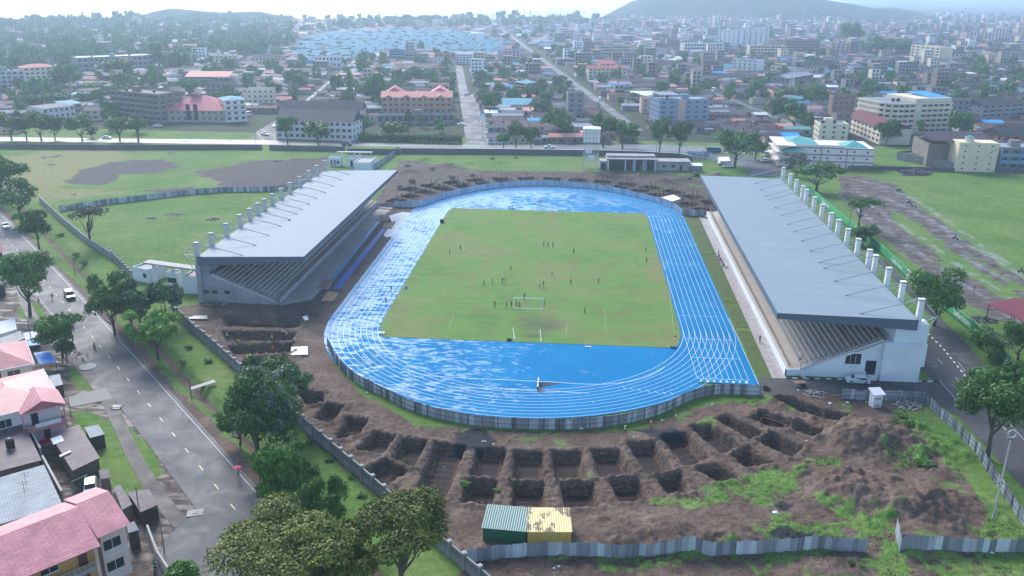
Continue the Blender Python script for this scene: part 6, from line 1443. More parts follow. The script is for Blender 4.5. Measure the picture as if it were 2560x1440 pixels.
# ================================================================== VEHICLES
tyre = paint('tyre', (.015, .015, .016), .8); rim = paint('wheel_rim', (.35, .35, .36), .35, .05, 1, .6); cglass = paint('car_glass', (.015, .02, .025), .08, .05, 1, 0, .6)
def carpaint(n, c): return paint('car_'+n, c, .28, .03, .5, 0, .6)
CP = dict(white=carpaint('white', (.70, .72, .73)), silver=carpaint('silver_green', (.52, .60, .60)), black=carpaint('black', (.012, .013, .018)), blue=carpaint('blue', (.02, .07, .20)), red=carpaint('red', (.35, .02, .02)), cream=carpaint('cream', (.6, .57, .48)))
lampm = paint('headlamp', (.6, .6, .58), .1); tail = paint('tail_lamp', (.35, .01, .01), .2)
def car_parts(kind):
    L, W, H = dict(sedan=(4.4, 1.72, 1.42), wagon=(4.3, 1.72, 1.52), suv=(4.7, 1.85, 1.80), van=(4.7, 1.75, 1.98), pickup=(5.0, 1.8, 1.75), bus=(6.5, 2.05, 2.5))[kind]
    h0 = .28; hb = H*.56
    prof = dict(sedan=[(-2.2, h0), (-2.2, .78), (-1.25, .95), (-.55, 1.40), (.75, 1.42), (1.45, 1.0), (2.2, .93), (2.2, h0)], wagon=[(-2.15, h0), (-2.13, .72), (-1.3, .95), (-.6, 1.47), (1.4, 1.52), (2.1, 1.0), (2.15, h0)],
                suv=[(-2.35, h0+.1), (-2.35, .95), (-1.25, 1.10), (-.6, 1.72), (1.9, 1.8), (2.3, 1.1), (2.35, h0+.1)], van=[(-2.35, h0), (-2.33, .9), (-1.9, 1.15), (-1.2, 1.92), (2.25, 1.98), (2.35, 1.0), (2.35, h0)],
                pickup=[(-2.5, h0+.1), (-2.5, .95), (-1.3, 1.08), (-.7, 1.72), (.45, 1.75), (.55, 1.05), (2.5, 1.02), (2.5, h0+.1)], bus=[(-3.25, h0), (-3.25, 1.2), (-2.9, 2.4), (3.2, 2.5), (3.25, h0)])[kind]
    m = MB(); n = len(prof); nar = .14; W2 = W/2
    def wy(z): return W2 if z < hb+.1 else W2-nar*(z-hb)/(H-hb)*1.3
    V = [(x, -wy(z), z) for x, z in prof]+[(x, wy(z), z) for x, z in prof]; m.add(V, [tuple(range(n-1, -1, -1)), tuple(range(n, 2*n))]+[(i, (i+1) % n, n+(i+1) % n, n+i) for i in range(n)])
    g = MB()
    # side, front and rear glass laid just proud of the shell
    roofi = max(range(n), key=lambda i: prof[i][1]); pf = [p for p in prof if p[1] > hb*.98]
    xs0 = min(p[0] for p in pf if p[1] > H*.9); xs1 = max(p[0] for p in pf if p[1] > H*.9); zl, zh = hb+.10, H-.14
    for s in (-1, 1):
        a0, a1 = xs0-.28, xs1+(.25 if kind not in ('pickup',) else -.02)
        q = [(a0, zl), (a1, zl), (xs1-.08, zh), (xs0+.06, zh)]; g.add([(x, s*(wy(z)+.012), z) for x, z in q], [(0, 1, 2, 3)[::s]])
    fi = [i for i in range(n-1) if prof[i][0] < 0 and prof[i+1][1] > H*.88 and prof[i][1] < H*.8][-1]; (xa, za), (xb, zb) = prof[fi], prof[fi+1]
    P_ = lambda t, o=.015: (xa+(xb-xa)*t-o, za+(zb-za)*t+o)
    (x1, z1), (x2, z2) = P_(.12), P_(.92); g.add([(x1, -W2*.86, z1), (x2, -W2*.76, z2), (x2, W2*.76, z2), (x1, W2*.86, z1)], [(0, 1, 2, 3)])
    ri = [i for i in range(n-1) if prof[i][0] > 0 and prof[i][1] > H*.88 and prof[i+1][1] < H*.8][0]; (xa, za), (xb, zb) = prof[ri], prof[ri+1]
    t0, t1 = .12, .88 if kind != 'bus' else .5; q = [(xa+(xb-xa)*t+.015, za+(zb-za)*t+.012) for t in (t0, t1)]; g.add([(q[0][0], -W2*.72, q[0][1]), (q[1][0], -W2*.84, q[1][1]), (q[1][0], W2*.84, q[1][1]), (q[0][0], W2*.72, q[0][1])], [(0, 1, 2, 3)])
    w = MB(); rr = .33 if kind not in ('suv', 'pickup', 'bus') else .38; w.bar((0, -.11, 0), (0, .11, 0), rr, n=14); w.bar((0, -.125, 0), (0, .125, 0), rr*.58, 1, n=10)
    lm = MB().box(-.05, .05, -.16, .16, -.08, .08)
    wb = L*.31
    return m, g, w, lm, (wb, W2-.08, rr), (prof[1][0], prof[1][1]), L, W2
_cp = {}
def car(px, py, kind, col, heading, label, z=0.0, at_=None, name=None):
    """heading: direction the nose points, degrees from +X"""
    if kind not in _cp:
        m, g, w, lm, wh, fr, L, W2 = car_parts(kind); _cp[kind] = (m, g.mesh('window_glass', cglass), w.mesh('wheel', [tyre, rim]), lm.mesh('headlight', lampm), lm.mesh('tail_light', tail), wh, fr, L, W2, {})
    m, g, w, hl, tl, (wb, wy_, rr), fr, L, W2, bodies = _cp[kind]
    if col not in bodies: bodies[col] = m.mesh('body', CP[col])
    x, y = at_ if at_ else at(px, py); e = empty(name or {'sedan': 'parked_car', 'wagon': 'estate_car', 'suv': 'four_wheel_drive', 'van': 'minibus', 'pickup': 'pickup_truck', 'bus': 'minibus'}[kind], (x, y, z), R(heading+180), label, {'van': 'van', 'bus': 'minibus', 'pickup': 'pickup'}.get(kind, 'car'))
    inst('body', bodies[col], e); inst('window_glass', g, e)
    for sx in (-1, 1):
        for sy in (-1, 1): inst('wheel', w, e, (sx*wb, sy*wy_, rr))
    for sy in (-1, 1): inst('headlight', hl, e, (-L/2-.0, sy*W2*.68, fr[1]-.12)); inst('tail_light', tl, e, (L/2-.02, sy*W2*.75, .8))
    return e
car(2143,957,'wagon','silver',178,'pale silver estate car parked in front of the right grandstand end wall',.035)
car(175,745,'suv','black',-50,'black four wheel drive driving down the main road at left',.055)
car(14,569,'sedan','white',-46,'white saloon at the left edge far up the main road',.055)
car(228,1226,'wagon','white',-62,'white car parked beside the stone shed in the lower left yard',0.0)
car(267,347,'sedan','white',0,'white car on the front road between roadside trees at left',.04); car(867,364,'van','black',0,'black van on the front road left of the hedge',.04); car(1374,371,'pickup','white',180,'white pickup on the front road right of the street mouth',.04)
car(1154,313,'sedan','white',5,'white car on the grass beside the middle street'); car(1219,317,'van','white',95,'white van at the right side of the middle street'); car(1142,181,'sedan','white',10,'white car at the top of the middle street'); car(1168,238,'wagon','white',30,'white car on the wet bend of the middle street')
car(1923,390,'van','cream',10,'cream minibus parked in front of the pinkish white building'); car(1915,404,'wagon','white',5,'white estate car below the cream minibus'); car(1806,411,'sedan','white',20,'upper white car parked under the junction tree'); car(1820,418,'sedan','white',15,'lower white car parked under the junction tree'); car(1811,404,'sedan','blue',15,'dark blue car parked behind the white pair by the junction tree')
car(1784,381,'bus','blue',0,'dark bus with white roof at the road junction'); car(618,290,'bus','white',70,'white bus parked beside the turquoise capped stair tower'); car(395,317,'sedan','white',20,'white car at the edge of the empty lot by the brown block'); car(662,338,'pickup','white',-40,'white pickup at the street corner by the dark-roofed flats'); car(1395,188,'sedan','white',100,'white car high on the diagonal road'); car(1500,250,'van','white',-82,'white van on the diagonal road'); car(1560,320,'sedan','white',98,'white car low on the diagonal road'); car(1705,205,'sedan','white',-80,'white car on the right hand diagonal street'); car(1784,228,'bus','cream',-80,'cream bus on the right hand diagonal street'); car(1850,265,'sedan','blue',100,'blue car on the right hand diagonal street'); car(690,318,'sedan','white',60,'white car at the kerb of the left street')
def motorbike(px, py, heading, label, col='red', rider='black', z=0.0, top=None):
    x, y = at(px, py); e = empty('motorbike', (x, y, z), R(heading), label, 'motorbike'); m = MB(); m.ell((.05, 0, .78), (.32, .14, .15)); m.box(-.62, -.05, -.13, .13, .72, .82); m.bar((.55, 0, .95), (.72, 0, .33), .035); m.bar((-.1, 0, .55), (-.62, 0, .33), .04); m.ell((0, 0, .48), (.2, .14, .17)); m.bar((.52, -.33, 1.0), (.52, .33, 1.0), .02)
    m.build('frame', CP.get(col, CP['red']), e); w = MB(); w.bar((0, -.05, 0), (0, .05, 0), .31, n=14); wm_ = w.mesh('wheel', tyre); inst('wheel', wm_, e, (.72, 0, .32)); inst('wheel', wm_, e, (-.65, 0, .32))
    if rider:
        r = person(0, 0, 'sit', rider, 'black', 'rider in %s on the %s' % (rider, label.replace('motorbike', 'bike')), R(heading)+R(90), z=z+.38, at_=(x-.2*math.cos(R(heading)), y-.2*math.sin(R(heading))), longp=True, longs=True)
    if top: q = MB(); q.box(-.8, .5, -.45, .45, 1.75, 1.85); q.bar((.4, 0, .9), (.4, 0, 1.75), .03); q.build('rain_cover', CM[top], e)
    return e
motorbike(237,873,132,'motorbike riding up the main road at left','black','lime',.055); motorbike(2273,509,120,'left motorbike of the pair on the muddy track','red','black'); motorbike(2284,517,120,'right motorbike of the pair on the muddy track','white','white'); motorbike(2388,599,-60,'motorbike with blue rain cover on the muddy track','blue','black',0,'blue'); motorbike(2553,683,-50,'motorbike at the right edge of the muddy track','black','black'); motorbike(2247,479,200,'motorbike at the top loop of the muddy track','black','black'); motorbike(388,1425,-70,'green motorbike at the yard gate in the bottom left','black','green'); motorbike(1758,384,0,'motorbike waiting at the road junction','black','black',.04)
# ================================================================== GOALS, POSTS, SMALL FIELD THINGS
def goal(A, B, h, label, netd=1.6):
    e = empty('football_goal', (A[0], A[1], .1), math.atan2(B[1]-A[1], B[0]-A[0]), label, 'goal'); w = math.hypot(B[0]-A[0], B[1]-A[1]); wm_ = paint('goal_white', (.72, .74, .75), .4, .05)
    MB().bar((0, 0, 0), (0, 0, h), .075, n=8).build('goal_post', wm_, e); MB().bar((w, 0, 0), (w, 0, h), .075, n=8).build('goal_post', wm_, e); MB().bar((-.07, 0, h), (w+.07, 0, h), .075, n=8).build('crossbar', wm_, e)
    m = MB(); m.bar((0, netd, .05), (w, netd, .05), .06); m.bar((0, 0, .05), (0, netd, .05), .05); m.bar((w, 0, .05), (w, netd, .05), .05); m.bar((0, 0, h), (0, .5, h), .03); m.bar((w, 0, h), (w, .5, h), .03); m.bar((0, .5, h), (0, netd, .05), .03); m.bar((w, .5, h), (w, netd, .05), .03); m.build('rear_frame', wm_, e); return e
goal(at(1284,771), at(1357,773), 2.5, 'white portable goal standing inside the near half of the pitch', -.3); goal(at(1342,531), at(1394,533), 2.5, 'white goal with net frame on the far goal line')
for px, py, lb in ((1138.9,534,'far left'),(1600.5,537,'far right'),(969,817,'near left')):
    x, y = at(px, py); e = empty('corner_flag', (x, y, .1), 0, 'thin white corner pole at the %s corner of the pitch' % lb, 'corner flag'); MB().bar((0, 0, 0), (0, 0, 1.9), .035).build('pole', CM['white'], e)
x, y = at(1680, 857); e = empty('corner_flag', (x, y, .1), 0, 'leaning corner flag with red cloth at the near right corner', 'corner flag'); MB().bar((0, 0, 0), (.35, 0, 1.6), .035).build('pole', CM['white'], e); MB().box(.3, .75, -.02, .02, 1.2, 1.6).build('flag_cloth', CM['red'], e)
for (px, py, w, d, h, c, lb) in ((1105,557,1.1,1.0,1.0,'black','black speaker-like box at the left edge of the pitch'),(955,836,1.3,.8,.35,'white','white concrete block at the near left pitch corner'),(1683,870,1.3,.7,.35,'grey','pale concrete block at the near right pitch corner'),(1153,855,1.3,.35,.12,'white','white take-off board on the blue infield, left'),(1471,868,1.3,.35,.12,'white','white take-off board on the blue infield, right'),(1273,852,.9,.5,.4,'black','black kit bag beside the white goal area board')):
    x, y = at(px, py); m = MB(); m.box(-w/2, w/2, -d/2, d/2, 0, h); m.box(-w*.4, w*.4, -d*.4, d*.4, h, h+.05); o = m.build('field_box' if h > .3 else 'takeoff_board', CM[c]); o.location = (x, y, .1 if px != 1153 and px != 1471 else .055); tag(o, lb, 'box' if h > .3 else 'board')
for px, py, lb in ((1278,522,'left hurdle-like frame on the far blue infield'),(1349,505,'right hurdle-like frame on the far blue infield')):
    x, y = at(px, py); e = empty('training_frame', (x, y, .055), R(60), 'white '+lb, 'frame'); m = MB(); m.box(-1.3, 1.3, -.08, .08, .75, 1.15); m.build('beam', CM['white'], e); m = MB(); m.bar((-.9, 0, 0), (-.9, 0, .8), .06); m.bar((.9, 0, 0), (.9, 0, .8), .06); m.bar((-.9, -.5, .04), (-.9, .5, .04), .05); m.bar((.9, -.5, .04), (.9, .5, .04), .05); m.build('stand', CM['navy'], e)
a = at(1344, 975); e = empty('water_jump', (a[0], a[1], .055), 0, 'steeplechase water jump with white and red barrier inside the near bend', 'water jump'); m = MB(); m.box(-.12, .12, -.3, 3.5, .62, .86); m.build('barrier_beam', CM['white'], e); m = MB(); m.box(-.13, .13, .7, 1.0, .615, .865); m.box(-.13, .13, 1.9, 2.2, .615, .865); m.build('red_stripes', CM['red'], e)
m = MB(); m.box(-.1, .1, -.2, 0, 0, .62); m.box(-.1, .1, 3.1, 3.3, 0, .62); m.build('barrier_leg', CM['navy'], e); m = MB(); m.prism([(.15, .8), (4.4, 3.3), (.15, 3.4)], .004, .012); m.build('water_pit', CM['navy'], e); m = MB(); m.prism([(.15, -.9), (1.3, -.9), (1.3, .8), (.15, .8)], .004, .02); m.build('landing_mat', CM['grey'], e)
e = empty('crate_pile', (*at(1015,722), .1), 0, 'bottles and a blue cooler at the left edge of the pitch', 'cooler'); MB().box(-.3, .3, -.25, .25, 0, .55).build('cooler', CM['blue'], e); m = MB()
for i in range(6): m.box(-1+i*.33, -.85+i*.33, -.5, -.35, 0, .3)
m.build('bottles', CM['white'], e)
# ================================================================== CONSTRUCTION SITE
orange_t = paint('orange_formwork_timber', (.20, .085, .045), .85, .3, 2); rebar = paint('rusty_rebar', (.06, .035, .028), .8, .3, 3)
names = ['leftmost double pit of the centre row','second pit of the centre row','small pit below the second','third pit of the centre row, straight ahead','small pit below the third','fourth pit of the centre row','small pit below the fourth','fifth pit of the centre row','small pit below the fifth','sixth pit of the centre row','small pit below the sixth','seventh pit turning right','small pit below the seventh','eighth pit turning right','small pit beside the eighth','ninth pit on the right','wide pit beside the ninth','orange edged pit on the right','pit touching the orange edged one','long trench below the right grandstand road','pit left of the double pit','corner pit against the boundary wall','second pit on the left curve','third pit on the left curve','fourth pit on the left curve','uppermost pit on the left curve','first long trench by the left grandstand','second long trench by the left grandstand','third long trench by the left grandstand','lowest long trench by the left grandstand']
for k in range(NEARPITS):
    P_ = PITS[k]; cx = sum(p[0] for p in P_)/4; cy = sum(p[1] for p in P_)/4; dep = 1.75 if k < 26 else 1.35; z = -dep+.12
    q = [Vector(((p[0]-cx)*.80, (p[1]-cy)*.80, 0)) for p in P_]
    # long axis
    if (q[1]-q[0]).length < (q[2]-q[1]).length: A0, A1, B0, B1 = q[0], q[3], q[1], q[2]
    else: A0, A1, B0, B1 = q[0], q[1], q[3], q[2]
    e = empty('foundation_formwork', (cx, cy, z), 0, 'timber bracing over rebar mat in the '+names[k], 'formwork', 'timber bracing in the foundation pits')
    m = MB(); r = .085 if k == 17 else .036; zz = Vector((0, 0, .25 if k != 17 else .9))
    for a, b in ((A0, A1), (B0, B1), (A0, B0), (A1, B1)): m.bar(a+zz, b+zz, r)
    if k != 17:
        nb = max(2, int((A1-A0).length/1.8))
        for i in range(1, nb): t_ = i/nb; m.bar(A0.lerp(A1, t_)+zz*1.2, B0.lerp(B1, t_+rp.uniform(-.04, .04))+zz*1.2, r*.9)
    m.build('timber_braces', orange_t, e); g = MB(); nn = int((A1-A0).length/.32); n2 = int((B0-A0).length/.32)
    for i in range(nn+1): t_ = i/max(nn, 1); g.bar(A0.lerp(A1, t_), B0.lerp(B1, t_), .02)
    for i in range(n2+1): t_ = i/max(n2, 1); g.bar(A0.lerp(B0, t_), A1.lerp(B1, t_), .02)
    g.build('rebar_mat', rebar, e)
cm1 = MB(); 
for sx in (-.22, 0, .22):
    for sy in (-.22, .22): cm1.bar((sx, sy, 0), (sx, sy, 4.0), .028)
for z in range(5): cm1.box(-.24, .24, -.24, .24, z*.7+.2, z*.7+.23)
c1 = cm1.mesh('rebar_cage', rebar); cf = MB(); cf.box(-.35, .35, -.35, .35, 0, 1.9); 
for z in (.3, .9, 1.5): cf.box(-.5, .5, -.5, .5, z, z+.12)
c2 = cf.mesh('column_formwork', orange_t)
for k, P_ in enumerate(FARPITS):
    cx = sum(p[0] for p in P_)/4; cy = sum(p[1] for p in P_)/4; px, py = scr(cx, cy); side_ = 'left' if px < 1250 else 'middle' if px < 1560 else 'right'; rg = 'inner' if k < 19 else 'outer'
    lab = 'steel column cage in %s far pit ring, %s part, number %d from the right' % (rg, side_, (k % 19)+1)
    e = empty('rebar_column', (cx, cy, -1.5), 0, 'rebar column cage rising from an %s ring pit beyond the far bend, %s part' % (rg, side_), 'rebar column', 'rebar columns in the far pits'); inst('rebar_cage', c1, e); inst('rebar_cage', c1, e, (1.6, .6, 0))
    if px > 1570: inst('column_formwork', c2, e, (0, 0, .6)); inst('column_formwork', c2, e, (1.6, .6, .6))
def rib_box(L_, W_, H1, H2, rib, roof, name, label, loc, ang, cat='container', lean=0):
    e = empty(name, loc, ang, label, cat); m = MB(); n = int(L_/.22)
    for (a, b) in (((0, 0), (L_, 0)), ((L_, 0), (L_, W_)), ((L_, W_), (0, W_)), ((0, W_), (0, 0))):
        T = math.hypot(b[0]-a[0], b[1]-a[1]); k = int(T/.15); V = []
        for i in range(k+1):
            f = i/k; x = a[0]+(b[0]-a[0])*f; y = a[1]+(b[1]-a[1])*f; nx, ny = (b[1]-a[1])/T, -(b[0]-a[0])/T; d = .03 if i % 2 else 0; V += [(x+nx*d, y+ny*d, -.2), (x+nx*d, y+ny*d, H1+(H2-H1)*(y/W_))]
        m.add(V, [(2*i, 2*i+2, 2*i+3, 2*i+1) for i in range(k)])
    m.build('walls', rib, e); q = MB(); k = int(L_/.3)
    for i in range(k):
        x0 = -.15+(L_+.3)*i/k; x1 = x0+(L_+.3)/k; q.add([(x0, -.25, H1+.02), ((x0+x1)/2, -.25, H1+.09), (x1, -.25, H1+.02), (x1, W_+.2, H2+.02), ((x0+x1)/2, W_+.2, H2+.09), (x0, W_+.2, H2+.02)], [(0, 1, 4, 5), (1, 2, 3, 4)])
    q.build('roof', roof, e); return e
a, b = at(1207,1352), at(1315,1362); L_ = math.hypot(b[0]-a[0], b[1]-a[1]); an = math.atan2(b[1]-a[1], b[0]-a[0]); groof = iron_mat('green_grey_roof_iron', [(.10, .17, .16), (.17, .27, .25), (.24, .34, .33)])
rib_box(L_-.1, 4.6, 2.15, 2.6, paint('green_iron_shed', (.008, .13, .065), .5, .12, 1), groof, 'site_shed', 'green corrugated site shed with grey green roof in the foreground', (a[0], a[1], 0), an, 'shed')
a2, b2 = at(1317,1362), at(1425,1362); L2 = math.hypot(b2[0]-a2[0], b2[1]-a2[1]); yroof = NT('rusted_yellow_roof'); yp = yroof.noise(yroof.pos((1.2, .5, 1)), .55, 5, .7); yroof = yroof.set(yroof.ramp(yp, [(.50, (.62, .52, .24)), (.54, (.14, .10, .06))]), .6, .4)
rib_box(L2, 4.6, 2.15, 2.6, paint('yellow_iron_shed', (.60, .45, .12), .5, .12, 1), yroof, 'site_shed', 'yellow corrugated site shed with rust stained roof beside the green one', (a2[0]+.1, a2[1], 0), math.atan2(b2[1]-a2[1], b2[0]-a2[0]), 'shed')
# white kiosk
a = at(2181,1020); e = empty('guard_booth', (a[0], a[1], 0), R(12), 'narrow white booth with tilted roof in front of the right corner fence', 'booth'); MB().box(0, 1.7, 0, 1.5, -.1, 2.6).build('walls', CM['white'], e); q = MB(); roof_geom(q, 'shed', 0, 1.7, 0, 1.5, 2.6, .5, .3); q.build('roof', CM['white'], e); q = MB(); q.box(.2, 1.4, -.03, .01, 1.7, 1.9); q.box(.5, 1.2, -.03, .01, .3, .55); q.build('vent_slot', CM['grey'], e)
def sheet_thing(P_, z, th, mat, name, label, cat, legs=True):
    W_ = [at(x, y, z) for x, y in P_]; o = W_[0]; e = empty(name, (o[0], o[1], 0), 0, label, cat); zz = z if hasattr(z, '__len__') else z
    MB().prism([(p[0]-o[0], p[1]-o[1]) for p in W_], zz, zz+th).build('sheet', mat, e)
    if legs:
        lm = MB().bar((0, 0, 0), (0, 0, 1), .05).mesh('leg', timber)
        for p in W_: c = (sum(q[0] for q in W_)/len(W_), sum(q[1] for q in W_)/len(W_)); inst('leg', lm, e, (p[0]+(c[0]-p[0])*.08-o[0], p[1]+(c[1]-p[1])*.08-o[1], -.1), 0, (1, 1, z+.1))
    return e
sheet_thing([(728,868),(769,866),(770,887),(727,888)], .25, .06, CM['white'], 'white_board', 'large white board lying on the mud beside the trenches', 'board', False)
sheet_thing([(1653,494),(1684,487),(1703,497),(1680,504)], 2.4, .08, CM['white'], 'shade_roof', 'white shade roof on poles behind the far right bend fence', 'canopy')
sheet_thing([(755,792),(768,789),(772,800),(762,801)], .3, .05, CM['white'], 'iron_offcut', 'small pale sheet on the mud at the end of the first trench', 'sheet', False)
sheet_thing([(466,790),(518,789),(519,798),(470,797)], .3, .05, iron_grey, 'iron_offcut', 'loose corrugated sheets on the spoil by the boundary wall', 'sheet', False)
sheet_thing([(475,970),(535,950),(540,956),(478,976)], .6, .12, ccap, 'footbridge', 'short concrete slab bridge across the roadside ditch', 'footbridge', False)
sheet_thing([(1795,393),(1822,392),(1826,403),(1796,404)], 2.5, .08, CM['white'], 'shade_roof', 'small white canopy near the cars by the concourse', 'canopy')
for i, (px, py, s) in enumerate([(1212,1104,.5),(1234,1110,.45),(1206,1103,.3),(1111,1145,.25),(1206,1232,.25),(1219,1240,.3),(1284,1276,.35),(1033,1251,.3),(1938,1280,.8),(2164,1215,.7),(1995,975,.5),(2075,1010,.55),(2118,1008,.6),(2110,1012,.3),(2166,1006,.35),(1452,1070,.7),(1780,1012,.4),(1655,1050,.4),(1690,1037,.35),(1585,1092,.3),(575,787,.3),(918,981,.4),(2481,1385,.6),(1410,1310,.5),(2520,1255,.35),(1397,1430,.35),(1385,1430,.3),(1770,1230,.25),(2016,1103,.4),(1905,975,.3)]):
    s *= .62; x, y = at(px, py); m = MB(); V = [(math.cos(k*1.05+i)*s*rp.uniform(.6, 1.1), math.sin(k*1.05+i)*s*rp.uniform(.5, 1.0), rp.uniform(.04, .16)) for k in range(6)]; m.add(V+[(0, 0, .25)]+[(v[0], v[1], 0) for v in V], [(k, (k+1) % 6, 6) for k in range(6)]+[(7+k, 7+(k+1) % 6, (k+1) % 6, k) for k in range(6)])
    o = m.build('litter_scrap', CM['white']); o.location = (x, y, gz(x, y)); tag(o, 'white scrap of sacking on the ground %s' % ['by the black sand heap','right of the black sand heap','left of the black sand heap','in the double pit','in the small second pit','at the edge of the small second pit','below the straight ahead pits','at the foot of the double pit','on grass left of the spoil','round on the right spoil heap','on the asphalt by the tyre','right of the trench rubble','before the guard booth','left of the guard booth','beside the guard booth','under the near fence','by the right fence curve','below the fence curve','near the orange vested worker','left of the lime vested worker','on spoil by the left grandstand','at the left fence foot','at the lower right fence','by the foreground fence','by the lamp pole','at the bottom edge','at the bottom edge, left','beside the seventh pit','on the corner of the wide pit','on the asphalt by the track corner'][i], 'litter', 'white scraps on the building site')
rub = paint('broken_rubble', (.22, .20, .19), .9, .45, 1.2)
def rubble(px, py, r, n, label, mat=rub, s0=.25):
    x, y = at(px, py); m = MB(); g = random.Random(int(px))
    for i in range(n):
        a = g.uniform(0, 6.28); d = r*g.random()**.6; s = s0*g.uniform(.4, 1.3); h = max(0, (1-d/r))*r*.28*g.random(); cx, cy = math.cos(a)*d, math.sin(a)*d*.8; m.box(cx-s, cx+s, cy-s*.6, cy+s*.6, h, h+s*.9, 0, g.uniform(0, 3))
    o = m.build('rubble_heap', mat); o.location = (x, y, gz(x, y)-.05); tag(o, label, 'rubble'); return o
rubble(2265,1012,3.0,150,'grey brown rubble heap in the right fence corner'); rubble(545,752,4.5,130,'concrete rubble along the foot of the left grandstand end wall'); rubble(2035,985,2.2,60,'heap of broken pallets by the long trench'); rubble(435,537,3,50,'pale rubble pile on the left field, right one'); rubble(530,548,2.2,40,'pale rubble pile on the left field, nearest the grandstand'); rubble(380,545,1.8,30,'small pale rubble pile on the left field'); rubble(2460,800,3.0,110,'dark scrap pile beside the maroon shed roof',paint('dark_scrap',(.06,.065,.075),.7,.5,2)); rubble(175,895,4.5,200,'scattered pale stones beneath the tree by the main road',rub,.12); rubble(2290,432,6,140,'dark rubble bank at the foot of the yellow building',stonew,.5)
x, y = at(1914,973); m = MB()
for k in range(14): a0 = 2*math.pi*k/14; a1 = 2*math.pi*(k+1)/14; m.bar((.65*math.cos(a0), .65*math.sin(a0), .22), (.65*math.cos(a1), .65*math.sin(a1), .22), .2, n=6)
o = m.build('tractor_tyre', tyre); o.location = (x, y, .03); tag(o, 'large black tyre lying at the track corner beside the long fence', 'tyre')
x, y = at(1998,965); e = empty('handcart', (x, y, .03), R(15), 'wooden two wheeled handcart by the black and white kerb', 'cart'); MB().box(-1.1, 1.1, -.6, .6, .65, .85).build('tray', paint('cart_wood', (.22, .14, .09), .9, .3), e); w = MB(); w.bar((0, -.06, 0), (0, .06, 0), .36, n=12); wm_ = w.mesh('wheel', tyre); inst('wheel', wm_, e, (.5, -.7, .36)); inst('wheel', wm_, e, (.5, .7, .36)); MB().bar((-1.1, -.4, .7), (-1.9, -.4, .15), .04).bar((-1.1, .4, .7), (-1.9, .4, .15), .04).build('handles', timber, e)
# ================================================================== POLES, MASTS, TOWER
steel = paint('pale_galvanised_lattice', (.42, .45, .46), .5, .1, 1, .2); polew = paint('wooden_pole', (.16, .14, .125), .9, .25, 1)
def pole(px, py, ptx, pty, label, arm=True, lamp=False, mat=None, r=.13):
    x, y = at(px, py); H = height_at(x, y, pty); H = min(H, 16); e = empty('lamp_post' if lamp else 'utility_pole', (x, y, gz(x, y)-.1), 0, label, 'lamp post' if lamp else 'utility pole'); MB().bar((0, 0, 0), (0, 0, H), r, n=8, r2=r*.6).build('pole', mat or polew, e)
    if arm: m = MB(); m.box(-1.1, 1.1, -.06, .06, H-.5, H-.38); m.build('crossarm', mat or polew, e); q = MB(); [q.bar((a_, 0, H-.38), (a_, 0, H-.15), .05) for a_ in (-1.0, -.4, .4, 1.0)]; q.build('insulators', CM['grey'], e)
    if lamp:
        m = MB(); N = 12
        for k in range(N): a0 = 2*math.pi*k/N; a1 = 2*math.pi*(k+1)/N; m.bar((.55*math.cos(a0), 0, H+.55+.55*math.sin(a0)), (.55*math.cos(a1), 0, H+.55+.55*math.sin(a1)), .05)
        m.build('ring_bracket', steel, e); q = MB(); q.box(-.5, .5, -.18, .18, H-.25, H-.05); q.build('lamp_head', CM['grey'], e)
        c = MB(); c.box(-1.4, 1.4, -.06, .06, H*.45, H*.45+.12); c.box(-.06, .06, -1.2, 1.2, H*.48, H*.48+.12); c.build('crossarm', polew, e)
    return x, y, H
pole(2481,1302,2547,1095,'tall concrete lamp post with ring top inside the lower right fence',False,True,paint('concrete_pole',(.36,.35,.33),.8,.15,1),.16)
P1 = pole(2503,962,2531,858,'wooden power pole with crossarm beside the green wall at right'); P2 = pole(2350,792,2356,700,'thin dark power pole in front of the spreading tree by the green wall'); P3 = pole(2341,696,2353,646,'short dark pole with transformer beside the muddy track',True)
P4 = pole(2120,588,2128,520,'pole behind the right grandstand near the umbrella tree') ; pole(479,997,468,936,'thin pole beside the concrete slab bridge'); P5 = pole(188,690,175,636,'thin pole on the left verge beside the ditch',False,r=.09); P6 = pole(245,726,230,684,'thin pole at the lower ditch bend on the left verge',False,r=.09)
P7 = pole(411,1381,395,1262,'slim pole beside the driveway of the lower left yard',False,r=.09); P8 = pole(352,1302,334,1215,'dark double pole behind the lower left sheds',False,r=.1); P9 = pole(84,880,77,790,'dark pole between the pink roofed house and the blue tarpaulin',False,r=.1); pole(178,1040,174,985,'thin pole beside the concrete driveway',False,r=.08); pole(338,1010,322,960,'pole by the road edge right of the small lawn',False,r=.08) if False else None
pole(1225,285,1215,190,'tall pale lamp pole at the middle street',False,r=.16,mat=steel); pole(1206,345,1197,262,'pale pole supporting a sign panel on the middle street',False,r=.2,mat=steel); pole(1762,398,1765,345,'dark pole left of the junction tree'); pole(1640,400,1642,350,'dark pole at the diagonal road mouth'); pole(2346,432,2352,370,'pole in front of the low stained concrete building',False)
pole(1503,318,1500,270,'pole halfway down the diagonal road',False); pole(1450,226,1448,190,'pole high up the diagonal road',False); pole(640,362,640,318,'thin pole on the front road near the field gateway',False,r=.09); pole(1330,392,1331,362,'thin pole at the wall with the white gleam strip',False,r=.08)
def wire(a, b, label):
    m = MB(); A = Vector((a[0], a[1], a[2]-.2)); B = Vector((b[0], b[1], b[2]-.2)); last = A; 
    for k in (-1, .0, 1):
        last = A+Vector((k, 0, 0))
        for i in range(1, 11): t_ = i/10; p = A.lerp(B, t_)+Vector((k, 0, -4*1.3*t_*(1-t_))); m.bar(last, p, .022, n=3); last = p
    tag(m.build('power_line', CM['grey']), label, 'power line')
